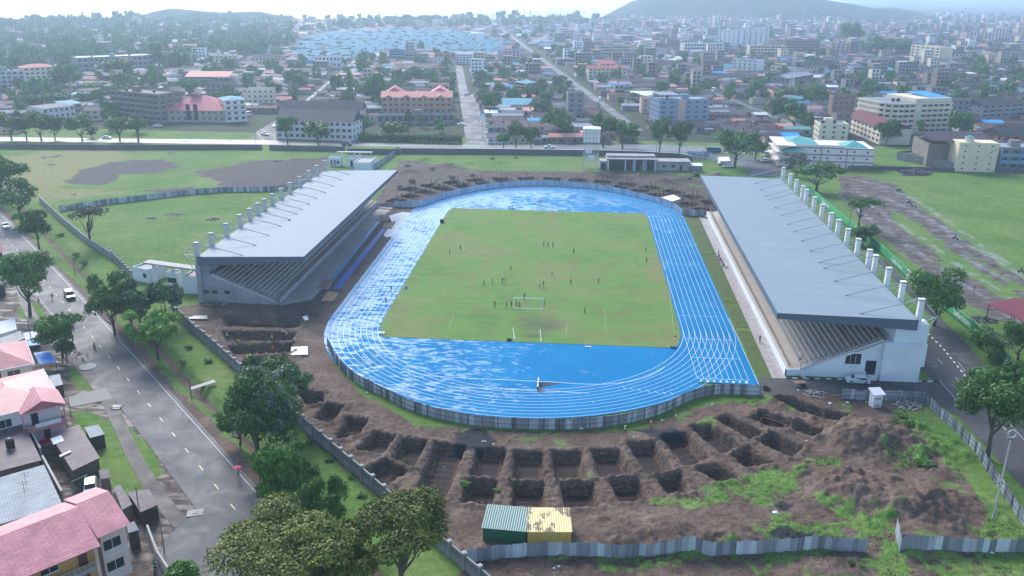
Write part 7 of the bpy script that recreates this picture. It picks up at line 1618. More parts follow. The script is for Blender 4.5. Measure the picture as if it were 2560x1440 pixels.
wire(P1, (P2[0], P2[1], P2[2]), 'power lines between the wooden pole and the thin dark pole along the green wall'); wire(P2, P4, 'power lines from the thin dark pole to the pole near the umbrella tree'); wire(P1, (105, -130, 11), 'power lines from the wooden pole out of the lower right edge'); wire(P5, P6, 'wires between the two thin poles on the left verge'); wire(P7, P8, 'wires between the lower left yard poles')
# sign panel
x, y = at(1206,345); o = MB().box(-1.6, 1.6, -.1, .1, 8.8, 11.2).build('billboard', CM['white']); o.location = (x, y-.3, 0); tag(o, 'white sign panel on the pale pole at the middle street', 'sign')
# telecom masts
def mast(px, py, top, w, label):
    x, y = at(px, py); H = min(height_at(x, y, top), 45); e = empty('telecom_mast', (x, y, 0), 0, label, 'mast'); m = MB(); n = int(H/2.2)
    for i in range(n):
        z0, z1 = H*i/n, H*(i+1)/n; w0 = w*(1-.55*i/n); w1 = w*(1-.55*(i+1)/n); c = [(-1, -1), (1, -1), (1, 1), (-1, 1)]
        for k in range(4):
            a_, b_ = c[k], c[(k+1) % 4]; m.bar((a_[0]*w0, a_[1]*w0, z0), (a_[0]*w1, a_[1]*w1, z1), .11); m.bar((a_[0]*w0, a_[1]*w0, z0), (b_[0]*w1, b_[1]*w1, z1), .07); m.bar((a_[0]*w1, a_[1]*w1, z1), (b_[0]*w1, b_[1]*w1, z1), .07)
    m.build('lattice', steel, e); q = MB()
    for k in range(3): a_ = k*2.1; q.bar((math.cos(a_)*w*.8, math.sin(a_)*w*.8, H-2.5), (math.cos(a_)*w*.8, math.sin(a_)*w*.8, H), .18)
    q.build('antenna', CM['white'], e)
mast(1977,228,128,1.6,'lattice telecom mast left of the grey stone house'); mast(2008,52,14,2.0,'far white mast in front of the dark hill'); mast(1964,92,74,1.4,'far lattice mast above the brown unfinished block')
# water tower
A, B = at(1458,426), at(1494,427); w = B[0]-A[0]; H = height_at(A[0], A[1], 356); H2 = height_at(A[0], A[1], 322); e = empty('water_tower', (A[0], A[1], 0), 0, 'white panelled water tank on tall lattice legs behind the far bend', 'water tower')
lg = MB(); lg.bar((0, 0, 0), (0, 0, H), .13); lme = lg.mesh('leg', steel)
for x_ in (0, w):
    for y_ in (0, 5.5): inst('leg', lme, e, (x_, y_, 0))
br = MB(); n = 4
for i in range(n):
    z0, z1 = H*i/n, H*(i+1)/n
    for (a_, b_) in (((0, 0), (w, 0)), ((w, 0), (w, 5.5)), ((w, 5.5), (0, 5.5)), ((0, 5.5), (0, 0))): br.bar((*a_, z0), (*b_, z1), .07); br.bar((*b_, z0), (*a_, z1), .07); br.bar((*a_, z1), (*b_, z1), .09)
br.build('bracing', steel, e); tk = MB(); tk.box(-.5, w+.5, -.5, 6, H, H2); tank = tk.build('tank', paint('tank_white', (.62, .63, .60), .6, .15, .6), e); rb = MB()
for i in range(6): x_ = -.5+(w+1)*i/5; rb.box(x_-.05, x_+.05, -.58, -.502, H, H2)
for i in range(4): z_ = H+(H2-H)*i/3; rb.box(-.55, w+.55, -.57, -.503, z_-.05, z_+.05)
rb.build('panel_joints', CM['grey'], tank); q = MB(); roof_geom(q, 'hip', -.5, w+.5, -.5, 6, H2, .8, .15); q.build('tank_cover', CM['white'], tank)
q = MB(); q.box(.6, w*.55, -.3, .3, H*.62, H*.72); q.box(w*.3, w*.75, -.4, .2, H*.38, H*.55); q.build('control_box', CM['white'], e)
# concourse building beyond the far bend
A, B = at(1500,427), at(1588,431); Cc = at(1725,430); an = math.atan2(Cc[1]-A[1], Cc[0]-A[0]); T = math.hypot(Cc[0]-A[0], Cc[1]-A[1]); e = empty('concourse_building', (A[0], A[1], 0), an, 'long low grey concourse building with dark open bays behind the far bend', 'building')
H = height_at(A[0], A[1], 398); m = MB(); m.box(T*.08, T*.62, 1.2, 8, 0, H); m.box(0, T*.08, 2, 8, 0, H*.75); m.box(T*.62, T, 2, 8, 0, H*.8); m.build('walls', greywall, e); q = MB(); q.box(T*.07, T*.63, -.3, 8.3, H, H+.25); q.box(T*.62, T*1.01, .9, 8.3, H*.8, H*.8+.2); q.box(T*.08, T*.62, 3.0, 8.2, H+.25, H+1.0); q.build('roof_slab', conc, e)
for i, (x0, x1) in enumerate(((.10, .27), (.29, .36), (.40, .47), (.52, .60), (.015, .065))): q = MB(); q.box(T*x0, T*x1, 1.12 if i < 4 else 1.9, 1.25 if i < 4 else 2.03, .1, H-.5 if i < 4 else H*.6); q.build('bay_shade', glassd, e)  # flat dark panels stand for the shaded depth of the bays
for x0, x1 in ((.70, .735), (.80, .84)): inst('window', winmesh(T*(x1-x0), 1.2), e, (T*(x0+x1)/2, 2, 1.2))
q = MB(); q.box(T*.89, T*.92, 1.9, 2.03, 0, 2.3); q.build('door', glassd, e); m = MB(); 
for x0 in (.09, .28, .38, .61): m.box(T*x0-.15, T*x0+.15, 0, .3, 0, H)
m.build('columns', whitewall, e)
e = empty('tin_hut', (*at(1727,429), 0), an, 'pale tin hut with bright roof at the right end of the concourse', 'hut'); MB().box(0, 4.6, 0, 3, 0, 2.4).build('walls', iron_grey, e); q = MB(); roof_geom(q, 'shed', 0, 4.6, 0, 3, 2.4, .5, .2); q.build('roof', CM['white'], e)
# gatehouses at the two ends of the left stand
def box_thing(P, w, d, h, label, mat=whitewall, name='gatehouse', ang=0, wins=(), cat='building', roofm=conc):
    e = empty(name, (P[0], P[1], 0), ang, label, cat); m = MB(); m.box(0, w, 0, d, -.2, h); m.box(-.02, w+.02, -.02, .15, h, h+.4); m.box(-.02, w+.02, d-.15, d+.02, h, h+.4); m.box(-.02, .15, .15, d-.15, h, h+.4); m.box(w-.15, w+.02, .15, d-.15, h, h+.4); m.build('walls', mat, e); MB().sheet([(.15, .15), (w-.15, .15), (w-.15, d-.15), (.15, d-.15)], h+.02).build('roof_slab', roofm, e)
    for x0, z0, ww, hh in wins: q = MB(); q.box(x0, x0+ww, -.04, .01, z0, z0+hh); q.build('window', glassd, e)
    return e
box_thing(at(336,700), 5.2, 6, 3.2, 'small white gatehouse with one dark window left of the left grandstand', wins=((3.4, 1.2, 1.1, 1.2),), ang=R(-22)); box_thing(at(420,718), 3.0, 2.4, 3.6, 'white ticket booth with wide dark opening under the gate canopy', wins=((.15, 1.3, 2.7, 1.3),), ang=R(-15)); box_thing(at(460,733), 6.4, 9, 3.8, 'plain white boxy room attached to the near end of the left grandstand', ang=R(-2))
e = empty('gate_canopy', (*at(391,714), 0), R(-15), 'thin concrete gate canopy on white columns at the near end of the left grandstand', 'canopy'); m = MB(); m.box(-2.5, 13, -.8, 1.6, 5.6, 6.0); m.build('slab', ccap, e); cme = MB().box(-.3, .3, -.3, .3, 0, 5.6).mesh('column', whitewall)
for x_, y_ in ((0, 0), (4.8, 1.0), (8.2, .4), (12, 1.0)): inst('column', cme, e, (x_, y_, 0))
Qz = lambda x, y: (760+x/8, 340+y/8)
box_thing(at(*Qz(510,600)), 4.6, 4, 3.2, 'white far gatehouse with three dark openings', wins=((.5, .3, .8, 2.1), (1.9, .3, .8, 2.1), (3.1, 1.0, 1.1, 1.3)), ang=R(0)); box_thing(at(*Qz(870,610)), 3.6, 4, 3.4, 'small white far gatehouse with one dark doorway', wins=((1.3, .1, 1.0, 2.4),)); box_thing(at(*Qz(1010,720)), 6.3, 12, 3.6, 'long white flat-roofed far gatehouse near the short pale fence')
e = empty('gate_canopy', (*at(*Qz(770,585)), 0), R(4), 'thin concrete gate canopy on columns at the far end of the left grandstand', 'canopy'); MB().box(-2, 12.5, -.6, 1.6, 5.2, 5.6).build('slab', ccap, e)
for x_, y_ in ((0, 0), (5, .9), (7.2, .9)): inst('column', cme, e, (x_, y_, 0), 0, (1, 1, .93))
# maroon roof shed right edge
a = at(2465,760,4.5); c = at(2560,858,3.6); e = empty('market_shed', (a[0], a[1], 0), R(-8), 'maroon roofed open shed at the right edge above the scrap pile', 'shed'); q = MB(); q.add([(0, 0, 4.6), (7, 4, 5.2), (22, -4, 5.2), (8, -13, 3.6)], [(0, 3, 2, 1)]); q.add([(0, 0, 4.5), (7, 4, 5.1), (22, -4, 5.1), (8, -13, 3.5)], [(0, 1, 2, 3)]); q.build('roof', RC['maroon'], e); m = MB()
for x_, y_, h_ in ((.6, -.2, 4.4), (7, 3.4, 5), (8, -12, 3.5), (4.2, -6, 4)): m.bar((x_, y_, 0), (x_, y_, h_), .12)
m.build('posts', timber, e)
# birds in the air
bm_ = MB(); bm_.ell((0, 0, 0), (.10, .32, .09)); bm_.add([(0, .1, .03), (0, -.14, .03), (.5, -.05, .22), (.95, -.22, .12), (.5, .16, .2)], [(0, 1, 2, 4), (1, 3, 2), (4, 2, 3)]); bm_.add([(0, .1, .03), (0, -.14, .03), (-.5, -.05, .22), (-.95, -.22, .12), (-.5, .16, .2)], [(0, 4, 2, 1), (1, 2, 3), (4, 3, 2)]); bme = bm_.mesh('bird', CM['black'])
for px, py, dist, lb in ((160,157,120,'over the far left trees'),(186,487,110,'over the patched fence'),(1157,290,110,'over the middle street'),(695,404,100,'over the brown bare patch'),(724,551,110,'over the left grandstand roof')):
    d = CF*FPX+CR*(px-1280)+CU*(720-py); d = d/np.linalg.norm(d); p_ = CAM+d*dist; o = inst('bird', bme, None, tuple(p_), rp.uniform(0, 6), (.55, .55, .55)); tag(o, 'dark bird of prey gliding '+lb, 'bird', 'birds gliding above the ground')

# ---- loose clods over the dug ground and tufts of grass: uncountable
g_ = np.random.default_rng(12)
def scatter(n, poly, test): 
    xs_ = [p[0] for p in poly]; ys_ = [p[1] for p in poly]; X_ = g_.uniform(min(xs_), max(xs_), n); Y_ = g_.uniform(min(ys_), max(ys_), n)
    m_ = sdist(X_, Y_, poly) < 0
    for q in test: m_ &= sdist(X_, Y_, q) > .3
    return X_[m_], Y_[m_]
cx_, cy_ = scatter(12000, MUD[0], [oval(49.2)]); V = []; F = []
oct_ = np.array([(1, 0, 0), (0, 1, 0), (-1, 0, 0), (0, -1, 0), (0, 0, 1)])
for x, y in zip(cx_, cy_):
    s = .05+.16*g_.random()**3; z = gz(x, y); b = len(V); a = g_.uniform(0, 6); ca, sa = math.cos(a)*s, math.sin(a)*s
    for o_ in oct_: k = g_.uniform(.6, 1.2); V.append((x+(o_[0]*ca-o_[1]*sa)*k, y+(o_[0]*sa+o_[1]*ca)*k, z-.03+o_[2]*s*.8*k))
    F += [(b, b+1, b+4), (b+1, b+2, b+4), (b+2, b+3, b+4), (b+3, b, b+4)]
clodm = NT('soil_clods'); clodm = clodm.set(clodm.ramp(clodm.noise(clodm.pos(), 1.3, 3, .7), [(.35, (.03, .02, .016)), (.55, (.08, .058, .046)), (.7, (.17, .13, .105))]), .9, .1)
tag(MB().add(V, F).build('soil_clods', clodm), 'loose clods and stones strewn over the dug soil', 'soil', kind='stuff')
Vg = []; Tg = []
for P_ in TURF+[pts((459,815),(905,1215),(1150,1430),(1000,1440),(700,1240),(430,900),(380,800)), pts((340,700),(440,760),(430,700),(1000,1440))][:1]:
    ar = 900 if len(P_) > 4 else 500; x_, y_ = scatter(ar, P_, [])
    for x, y in zip(x_, y_):
        s = g_.uniform(.05, .13); z = gz(x, y)-.02; a = g_.uniform(0, 6.28); dx, dy = math.cos(a)*s, math.sin(a)*s
        Vg += [(x-dx, y-dy, z), (x+dx, y+dy, z), (x+dx*.6+.05, y+dy*.6, z+s*1.1), (x-dx*.6+.05, y-dy*.6, z+s*.9)]; Tg.append(g_.random())
me = quads_mesh('grass_tufts', np.array(Vg), np.array(Tg), lf_mid); o = bpy.data.objects.new('grass_tufts', me); COL.objects.link(o); tag(o, 'rough grass tufts on the disturbed ground', 'grass', kind='stuff')

# ---- weeds
for i, (px, py, r) in enumerate([(1163,1212,.9),(1237,1188,1.0),(1241,1228,.7),(1287,1212,.9),(2300,1165,1.6),(2322,1180,1.2),(1025,1150,.8),(1005,1135,1.0),(1080,1140,.8),(1078,1165,.6),(1030,1240,.7),(2125,1418,.7),(2150,1425,.5),(1740,440,2.2),(1722,448,1.6),(1030,455,1.6),(1090,470,1.4),(1000,470,1.5),(1130,445,1.5),(1180,440,1.2),(1020,415,1.3),(1080,425,1.5),(1230,398,1.2),(1290,395,1.0),(2255,1045,1.0),(2270,1070,1.3),(2240,1060,.9),(250,705,1.1),(190,640,1.2),(505,960,1.0),(905,1240,.9),(960,1290,1.1),(880,1195,.8),(770,1110,1.0),(820,1150,.9),(235,690,.9),(640,1065,1.3),(660,1235,1.6),(705,1290,1.4),(780,1180,1.5),(850,1215,1.3),(925,1275,1.6),(1010,1350,1.5),(590,985,1.2),(540,1030,1.3),(520,905,1.1),(455,905,1.0),(470,870,1.1),(300,760,1.4),(210,660,1.3),(150,590,1.5)]):
    pd = [(math.hypot(scr(sum(p[0] for p in P_)/4, sum(p[1] for p in P_)/4)[0]-px, scr(sum(p[0] for p in P_)/4, sum(p[1] for p in P_)/4)[1]-py), k) for k, P_ in enumerate(PITS)]; pk = min(pd)
    wh = 'at the '+names[pk[1]] if pk[0] < 75 and px < 1400 else ('on the right spoil heaps' if px > 2000 else ('on old spoil behind the far bend' if py < 480 else 'on the verge by the boundary wall')); wh = ('upper ' if i % 2 else 'lower ')*0+wh+['', ', smaller one', ', larger one', ', pale one', ', dark one', ', spreading one'][i % 6]
    bush(at(px, py), r, 'green weed clump '+wh, [lf_bright, lf_mid][i % 2], 'weed_clump', 3+i % 3, .7, 'weed clumps on disturbed ground')
# ================================================================== LOWER LEFT HOUSES
tile = NT('pink_roof_tiles'); tp_ = tile.pos((1, 1, 1), True); bw = tile.n('ShaderNodeTexBrick'); tile.l(tp_, bw.inputs[0]); bw.inputs['Scale'].default_value = 1.0; bw.inputs['Mortar Size'].default_value = .035; bw.inputs['Brick Width'].default_value = 1.1; bw.inputs['Row Height'].default_value = .34
bw.inputs['Color1'].default_value = (.50, .19, .20, 1); bw.inputs['Color2'].default_value = (.58, .25, .26, 1); bw.inputs['Mortar'].default_value = (.40, .135, .15, 1); na = tile.noise(tile.pos(), .5, 5, .6); tcol = tile.mix(1., bw.outputs[0], tile.ramp(na, [(.3, .78), (.7, 1.18)]), 'MULTIPLY'); tile_mat = tile.set(tcol, .5, .4, 0, bw.outputs['Fac'], .3, .03)
sheetred = NT('red_ribbed_roof'); sp_ = sheetred.pos((1, 1, 1), True); wv = sheetred.n('ShaderNodeTexWave', bands_direction='X'); sheetred.l(sp_, wv.inputs[0]); wv.inputs['Scale'].default_value = .8; nb_ = sheetred.noise(sheetred.pos(), .5, 5, .65); red_mat = sheetred.set(sheetred.mix(1., sheetred.ramp(nb_, [(.3, (.34, .095, .105)), (.7, (.48, .17, .18))]), sheetred.ramp(wv.outputs['Fac'], [(0, .72), (.3, 1.), (1, 1.08)]), 'MULTIPLY'), .4, .5)
def rusty(name, a, b, c):
    t = NT(name); p = t.pos((.5, 3.2, 1), True); n1 = t.noise(p, 1.0, 5, .65); n2 = t.noise(t.pos(), .35, 4, .6); w_ = t.n('ShaderNodeTexWave', bands_direction='X'); t.l(t.pos((1, 1, 1), True), w_.inputs[0]); w_.inputs['Scale'].default_value = .9
    col = t.ramp(t.math('ADD', t.math('MULTIPLY', n1, .6), t.math('MULTIPLY', n2, .4)), [(.32, a), (.52, b), (.68, c)]); return t.set(t.mix(1., col, t.ramp(w_.outputs['Fac'], [(0, .7), (.4, 1.)]), 'MULTIPLY'), .6, .25, .0)
rustA = rusty('purple_rusted_iron', (.055, .038, .048), (.095, .070, .084), (.19, .165, .19)); paleI = rusty('pale_blue_iron', (.11, .12, .14), (.20, .24, .27), (.30, .35, .39))
stonev = NT('rough_stone_wall'); bs = stonev.n('ShaderNodeTexBrick'); stonev.l(stonev.pos((1, 1, 1), True), bs.inputs[0]); bs.inputs['Scale'].default_value = 1.2; bs.inputs['Color1'].default_value = (.20, .16, .12, 1); bs.inputs['Color2'].default_value = (.12, .10, .08, 1); bs.inputs['Mortar'].default_value = (.07, .06, .05, 1); stone_m = stonev.set(stonev.mix(.5, bs.outputs[0], stonev.ramp(stonev.noise(stonev.pos(), 2, 4, .7), [(.3, (.08, .07, .055)), (.7, (.27, .22, .17))])), .9, .2)
def frame_from(A, B):
    return math.atan2(B[1]-A[1], B[0]-A[0]), math.hypot(B[0]-A[0], B[1]-A[1])
# -- tall pink tiled flats in the corner
zE = 9.2; B = at(249, 1361, zE); A = at(60, 1440, zE); an, L_ = frame_from(A, B); EXT = 14.0; ca, sa = math.cos(an), math.sin(an); O = (A[0]-ca*EXT, A[1]-sa*EXT); L_ += EXT
e = empty('apartment_house', (O[0], O[1], 0), an, 'three storey orange and pink flats with big pink tiled roof in the bottom left corner', 'building'); D_ = 9.5
MB().box(.3, L_-.3, 1.6, D_, -.3, zE-.05).build('walls', paint('ochre_wall', (.48, .27, .09), .85, .12, .5), e)
q = MB(); q.add([(-.3, -.3, zE), (L_, -.3, zE), (L_, 5.6, zE+2.5), (-.3, 5.6, zE+2.5), (L_, 10.2, zE+1.0), (-.3, 10.2, zE+1.0)], [(0, 1, 2, 3), (3, 2, 4, 5)]); q.add([(-.3, -.3, zE-.12), (L_, -.3, zE-.12), (L_, 5.6, zE+2.38), (-.3, 5.6, zE+2.38), (L_, 10.2, zE+.88), (-.3, 10.2, zE+.88)], [(3, 2, 1, 0), (5, 4, 2, 3), (0, 1, 7-6, 0)][:2]); roof = q.build('roof', tile_mat, e)
q = MB(); q.box(L_*.52, L_*.52+1.5, 6.0, 7.0, zE+2.0, zE+3.3); q.box(L_*.52-.2, L_*.52+1.7, 5.8, 7.2, zE+3.3, zE+3.45, 1); q.build('chimney', [WC['cream'], paint('mossy_cap', (.10, .12, .07), .9)], roof)
m = MB()
for z in (zE-3.0, zE-6.0): m.box(.3, L_-.3, 0, 1.55, z-.15, z+.05); m.box(.3, L_-.3, 0, .12, z+.05, z+.5)
m.build('balcony', paint('pebbled_balcony', (.26, .24, .21), .9, .3, 2), e); m = MB()
for z in (zE-3.0, zE-6.0):
    m.box(.3, L_-.3, .02, .10, z+1.0, z+1.06); m.box(.3, L_-.3, .02, .10, z+.72, z+.76)
    k = 0.3
    while k < L_-.3: m.box(k, k+.05, .03, .09, z+.5, z+1.0); k += .55
m.build('balcony_rail', paint('cream_rail', (.5, .42, .30), .7), e); pc = MB().box(-.2, .2, -.05, .35, -.2, zE-.1).mesh('pier', WC['peach'])
for x_ in (L_-.5, L_-7.5, L_-14.5, L_-21.5): inst('pier', pc, e, (x_, 0, 0))
for z in (zE-2.9, zE-5.9):
    for x_ in (L_-1.6, L_-8.6, L_-15.6): q = MB(); q.box(x_-.5, x_+.5, 1.52, 1.62, z, z+2.1); q.build('door', paint('brown_door', (.10, .035, .03), .6), e)
    for x_ in (L_-5.2, L_-12.2): inst('window', winmesh(1.8, 1.1), e, (x_, 1.6, z+.9))
B2 = at(319, 1311, zE+.3); A2 = at(247, 1342, zE+.3); an2, L2 = frame_from(A2, B2); w = empty('apartment_wing', (A2[0], A2[1], 0), an2, 'pale pink gabled wing with three windows at the right end of the corner flats', 'building')
m = MB(); m.box(.2, L2-.2, .3, 8.6, -.3, zE+.25, 0); m.build('walls', paint('pale_pink_wall', (.58, .42, .38), .8, .06, .5), w); m = MB(); m.box(L2*.55, L2-.15, .22, .29, -.3, 2.6); m.build('orange_patch', WC['orange'], w); m = MB(); m.box(.15, L2-.15, .24, .28, zE-3.1, zE-2.7); m.box(.15, L2-.15, .24, .28, zE-6.1, zE-5.7); m.box(L2-.2, L2-.12, .3, 8.6, zE-3.1, zE-2.7); m.build('floor_bands', trimm, w)
q = MB(); z0 = zE+.3; q.add([(-.2, -.2, z0), (L2+.3, -.2, z0), (L2+.3, 5.2, z0+2.2), (-.2, 5.2, z0+2.2), (L2+.3, 9.4, z0+.9), (-.2, 9.4, z0+.9)], [(0, 1, 2, 3), (3, 2, 4, 5)]); q.add([(L2+.28, -.2, z0-.1), (L2+.28, 9.4, z0+.8), (L2+.28, 5.2, z0+2.15)], [(0, 1, 2)]); q.build('roof', tile_mat, w)
for z in (zE-2.1, zE-5.1, zE-8.1): inst('window', winmesh(2.0, 1.3), w, (L2*.42, .3, z))
# -- hipped red houses
def red_house(cn, zE, hip, label, wallm, floors=2, gy=None):
    """cn: four eave corners in photo px: front-left, front-right, back-right, back-left"""
    P_ = [at(x, y, zE) for x, y in cn]; o = P_[0]; an, L_ = frame_from(P_[0], P_[1]); ca, sa = math.cos(-an), math.sin(-an)
    Q = [((p[0]-o[0])*ca-(p[1]-o[1])*sa, (p[0]-o[0])*sa+(p[1]-o[1])*ca) for p in P_]; e = empty('red_roof_house', (o[0], o[1], 0), an, label, 'house'); W_ = max(q[1] for q in Q)
    MB().box(.5, L_-.5, .5, W_-.5, -.3, zE-.03).build('walls', wallm, e); q = MB(); roof_geom(q, 'hip', 0, L_, 0, W_, zE, hip, 0); r = q.build('roof', red_mat, e)
    g = MB()
    for a, b in (((-.05, 0), (L_+.05, 0)), ((L_, 0), (L_, W_))): g.bar((*a, zE), (*b, zE), .09)
    g.build('white_gutter', CM['white'], r); return e, L_, W_
zE2 = 6.4; e, L_, W_ = red_house([(-90,1062),(156,1001),(116,934),(-130,975)], zE2, 2.0, 'pink and white house with red hipped roof and laundry balcony at left edge', WC['pinkwhite'])
q = MB(); roof_geom(q, 'gable', L_-6.4, L_+.25, -1.6, 5, zE2, 1.5, .0, 'y'); q.build('balcony_roof', red_mat, e); m = MB()
for z in (3.0, .1): m.box(L_-6.2, L_-.1, -1.5, .48, z-.15, z+.05); m.box(L_-6.2, L_-.1, -1.5, -1.38, z+.05, z+.95); m.box(L_-.22, L_-.1, -1.5, .48, z+.05, z+.95)
m.build('balcony', paint('salmon_balcony', (.45, .20, .19), .8, .1), e); m = MB(); m.box(L_-.32, L_-.08, -1.52, -1.3, 0, zE2-.02); m.box(L_-6.3, L_-6.05, -1.52, -1.3, 0, zE2-.02); m.build('balcony_pier', paint('salmon_pier', (.45, .22, .21), .8, .1), e)
for z, c in ((3.4, 'white'), (.45, 'red')): m = MB(); m.box(L_-4.6, L_-.9, -1.56, -1.505, z+.05, z+.75); o = m.build('hanging_laundry', CM[c]); o.location = e.location; o.rotation_euler = e.rotation_euler; tag(o, '%s laundry draped over the %s balcony rail of the red roofed house' % ('white' if c == 'white' else 'red patterned', 'upper' if z > 3 else 'lower'), 'laundry')
for x_, z in ((L_-4.8, 3.1), (L_-3.4, .2)): q = MB(); q.box(x_, x_+1.0, .42, .52, z, z+2.1); q.build('doorway', glassd, e)
for x_ in (L_-8.4, L_-12.5, L_-17): inst('window', winmesh(1.7, 1.3), e, (x_, .5, 4.0)); inst('window', winmesh(1.4, 1.0), e, (x_, .5, 1.1))
m = MB(); m.box(.4, L_-6.4, .44, .49, 2.7, 3.2); m.build('salmon_band', paint('salmon_band', (.45, .22, .21), .8, .1), e)
e, L_, W_ = red_house([(-60,938),(86,909),(53,852),(-90,880)], 5.6, 1.9, 'upper red hipped roof house with grey side wall beside the blue tarpaulin', WC['cream'])
inst('window', winmesh(2.0, 1.0), e, (L_-3.4, .5, 3.9)); q = MB(); q.box(L_-6.6, L_-5.4, .44, .52, 2.9, 5.1); q.build('doorway', glassd, e)
# -- low iron-roofed sheds
def shed(P_, z, mat, label, wallm=stone_m, wallh=True, name='iron_roof_shed', th=.08, tilt=.35):
    W4 = [at(x, y, z) for x, y in P_]; o = W4[3]; an, L_ = frame_from(W4[3], W4[2]); ca, sa = math.cos(-an), math.sin(-an); Q = [((p[0]-o[0])*ca-(p[1]-o[1])*sa, (p[0]-o[0])*sa+(p[1]-o[1])*ca) for p in W4]
    e = empty(name, (o[0], o[1], 0), an, label, 'shed'); zz = [z+(tilt if q[1] > 1 else 0) for q in Q]; MB().prism(Q, [a for a in ([zz[i] for i in range(4)])] , [a+th for a in zz]).build('roof', mat, e) if sum(Q[i][0]*Q[(i+1) % 4][1]-Q[(i+1) % 4][0]*Q[i][1] for i in range(4)) > 0 else MB().prism(Q[::-1], zz[::-1], [a+th for a in zz[::-1]]).build('roof', mat, e)
    if wallh:
        c = (sum(q[0] for q in Q)/4, sum(q[1] for q in Q)/4); S = [(c[0]+(q[0]-c[0])*.93, c[1]+(q[1]-c[1])*.93) for q in Q]; MB().prism(S, -.2, z-.02).build('walls', wallm, e)
    return e
shed([(-60,1090),(60,1064),(104,1151),(-60,1195)], 3.4, rustA, 'purple rusted flat roof with black water tank below the red roofed house')
x, y = at(27,1118,3.8); e = empty('water_tank', (x, y, 3.6), 0, 'black plastic water tank on the purple rusted roof', 'water tank'); MB().bar((0, 0, .1), (0, 0, 1.5), .62, n=14).bar((0, 0, 1.5), (0, 0, 1.75), .62, n=14, r2=.25).build('tank', tankm, e); MB().box(-.6, .6, -.6, .6, 0, .1).build('stand', ccap, e)
shed([(-60,1218),(111,1168),(158,1265),(-60,1330)], 3.4, paleI, 'wide pale blue and rusty roof with antennas above the corner flats')
m = MB(); m.bar((0, 0, 0), (0, 0, 2.2), .03); m.bar((-.8, 0, 2.0), (.8, 0, 2.0), .02); m.bar((-.5, .0, 1.6), (.5, 0, 1.6), .02)
for px, py, lb in ((62,1235,'middle of'),(66,1212,'upper part of')): x, y = at(px, py, 3.6); o = inst('roof_antenna', m.mesh('roof_antenna', CM['black']), None, (x, y, 3.5), .4); tag(o, 'thin aerial on the %s the pale blue roof' % lb, 'aerial')
shed([(126,1091),(198,1067),(250,1145),(181,1178)], 2.6, rustA, 'stone shed with purple iron roof in the middle of the yard')
sheet_thing([(126,1097),(153,1088),(161,1102),(134,1112)], 2.95, .05, CM['white'], 'roof_sheet', 'loose white sheet lying on the purple roof of the stone shed', 'sheet', False)
sheet_thing([(148,1139),(176,1126),(178,1130),(150,1143)], 2.98, .05, CM['white'], 'roof_light', 'bright narrow strip on the purple roof of the stone shed', 'sheet', False)
shed([(212,1074),(247,1067),(262,1086),(225,1096)], 2.3, paleI, 'small pale iron roof beside the lawn at the yard fence', timber)
shed([(285,1225),(301,1217),(331,1262),(306,1276)], 2.6, rustA, 'narrow purple roofed shed right of the pink wing'); shed([(319,1237),(373,1229),(395,1262),(352,1282)], 2.4, rustA, 'purple roofed lean-to by the dark poles', timber); shed([(248,1182),(272,1178),(275,1196),(252,1199)], 2.0, rustA, 'tiny grey roofed lean-to beside the white car'); shed([(316,1316),(337,1310),(347,1326),(321,1334)], 2.6, paint('slate_grey_roof', (.10, .12, .15), .6), 'dark slate canopy right of the pink wing', timber)
sheet_thing([(84,883),(123,877),(141,904),(100,911)], 2.6, .05, paint('blue_tarpaulin', (.01, .20, .62), .5, .12, 1), 'tarpaulin_shelter', 'bright blue tarpaulin stall roof by the left verge', 'stall'); sheet_thing([(68,852),(96,848),(100,862),(72,865)], 2.4, .05, paint('blue_stall', (.03, .16, .40), .5, .12, 1), 'tarpaulin_shelter', 'darker blue stall roof behind the bright tarpaulin', 'stall')
shed([(-40,818),(38,800),(42,824),(-40,848)], 3.2, CM['white'], 'white walled house top at the left edge above the red roofs', CM['white']); shed([(0,850),(52,832),(62,846),(4,872)], 2.8, ccap, 'pale flat roof between the white house and upper red roof', CM['white']); shed([(58,838),(92,830),(96,842),(64,852)], 2.4, CM['white'], 'white stall roof behind the blue stalls', timber); shed([(112,1000),(0,1000),(0,1001),(112,1001)], 1, rustA, 'x') if False else None
shed([(124,945),(150,940),(158,962),(132,968)], 2.2, paleI, 'small pale grey roof beside the red roofed house edge', timber); shed([(-50,690),(8,682),(12,712),(-50,722)], 2.8, RC['grey'], 'grey roofed shack at the left edge beneath the large tree', timber); shed([(-50,618),(4,612),(6,632),(-50,640)], 2.8, RC['maroon'], 'dark red roofed shack at the left edge beside the road', timber)
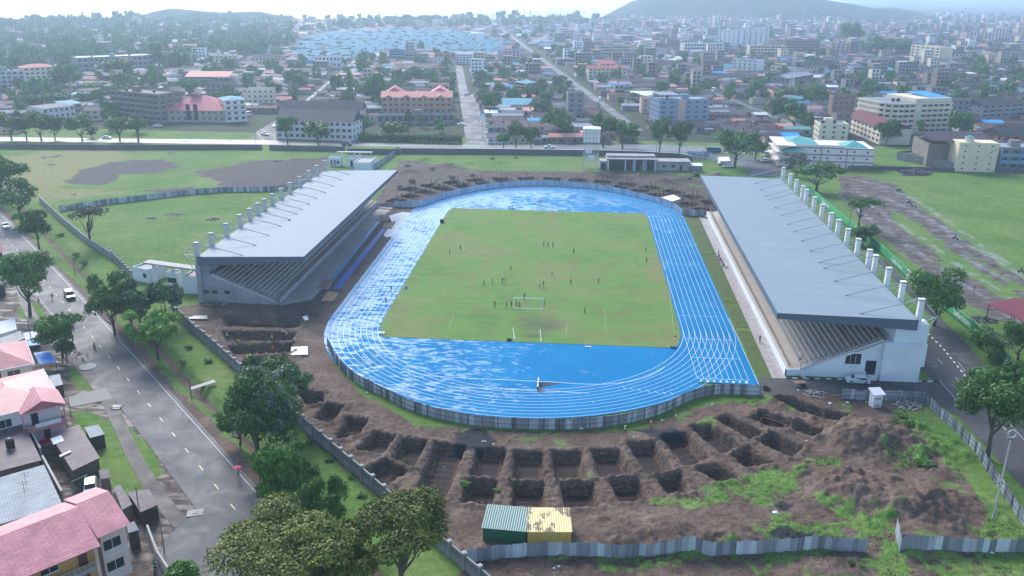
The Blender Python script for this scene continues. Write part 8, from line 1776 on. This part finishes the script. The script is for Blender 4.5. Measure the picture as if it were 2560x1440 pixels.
# yard wall and gates
plain_wall(pts((372,1340),(396,1405),(425,1450)), [1.8, 1.8], .25, ccap, 'yard_wall', 'low yard wall with pale coping beside the corner flats'); plain_wall(pts((396,1405),(424,1445)), 1.5, .3, paint('red_gate', (.30, .05, .04), .6), 'red_gate', 'short red painted wall end at the yard gate') if False else None
plain_wall(pts((112,1172),(160,1262)), 2.4, .3, ccap, 'yard_wall', 'dark yard wall between the pale blue roof and the white car'); plain_wall(pts((60,1068),(108,1160)), 2.9, .3, ccap, 'yard_wall', 'mossy wall between purple roof and the stone shed')
e = empty('driveway_gate', (*at(182,1232), 0), R(60), 'green open metal gate beside the white car in the yard', 'gate'); m = MB()
for i in range(8): m.bar((i*.35, 0, 0), (i*.35, 0, 1.8), .03)
m.bar((0, 0, .1), (2.5, 0, .1), .04).bar((0, 0, 1.8), (2.5, 0, 1.8), .04).bar((0, 0, .1), (2.5, 0, 1.8), .04); m.build('bars', paint('green_gate', (.02, .20, .11), .5), e)
x, y = at(488,1283); o = MB().box(-1.1, 1.1, -.8, .8, 0, .08).box(-.35, .35, -.3, .3, .08, .14).build('manhole_slab', conc); o.location = (x, y, .03); o.rotation_euler = (0, 0, R(20)); tag(o, 'square pale concrete manhole slab at the edge of the apron', 'manhole')
x, y = at(220,918); o = MB().bar((0, 0, 0), (0, 0, .15), 1.6, n=16).build('manhole_slab', ccap); o.location = (x, y, 0); tag(o, 'round pale concrete slab on the small lawn', 'manhole')
x, y = at(292,1018); o = MB().box(-.8, .8, -.5, .5, 0, .25).box(-.3, .9, -1.0, -.2, 0, .18).build('manhole_slab', ccap); o.location = (x, y, 0); tag(o, 'small pale concrete slab on the middle lawn', 'manhole')
o = MB().bar((0, 0, 0), (0, 0, .12), .55, n=12, r2=.2).build('satellite_dish', CM['blue']); x, y = at(158,1035,4); o.location = (x, y, 3.6); o.rotation_euler = (R(50), 0, R(-30)); tag(o, 'blue satellite dish on the corner of the laundry balcony house', 'satellite dish')
hz = MB().box(-5200, 5600, -420, 7400, -3.2, 420)
vt = bpy.data.materials.new('haze_air'); vt.use_nodes = True; n_ = vt.node_tree; n_.nodes.clear()
pv = n_.nodes.new('ShaderNodeVolumePrincipled'); pv.inputs['Color'].default_value = (.64, .82, 1.0, 1); pv.inputs['Density'].default_value = HAZE
pv.inputs['Anisotropy'].default_value = .45
oo = n_.nodes.new('ShaderNodeOutputMaterial'); n_.links.new(pv.outputs[0], oo.inputs['Volume'])
tag(hz.build('haze', vt), kind='stuff')
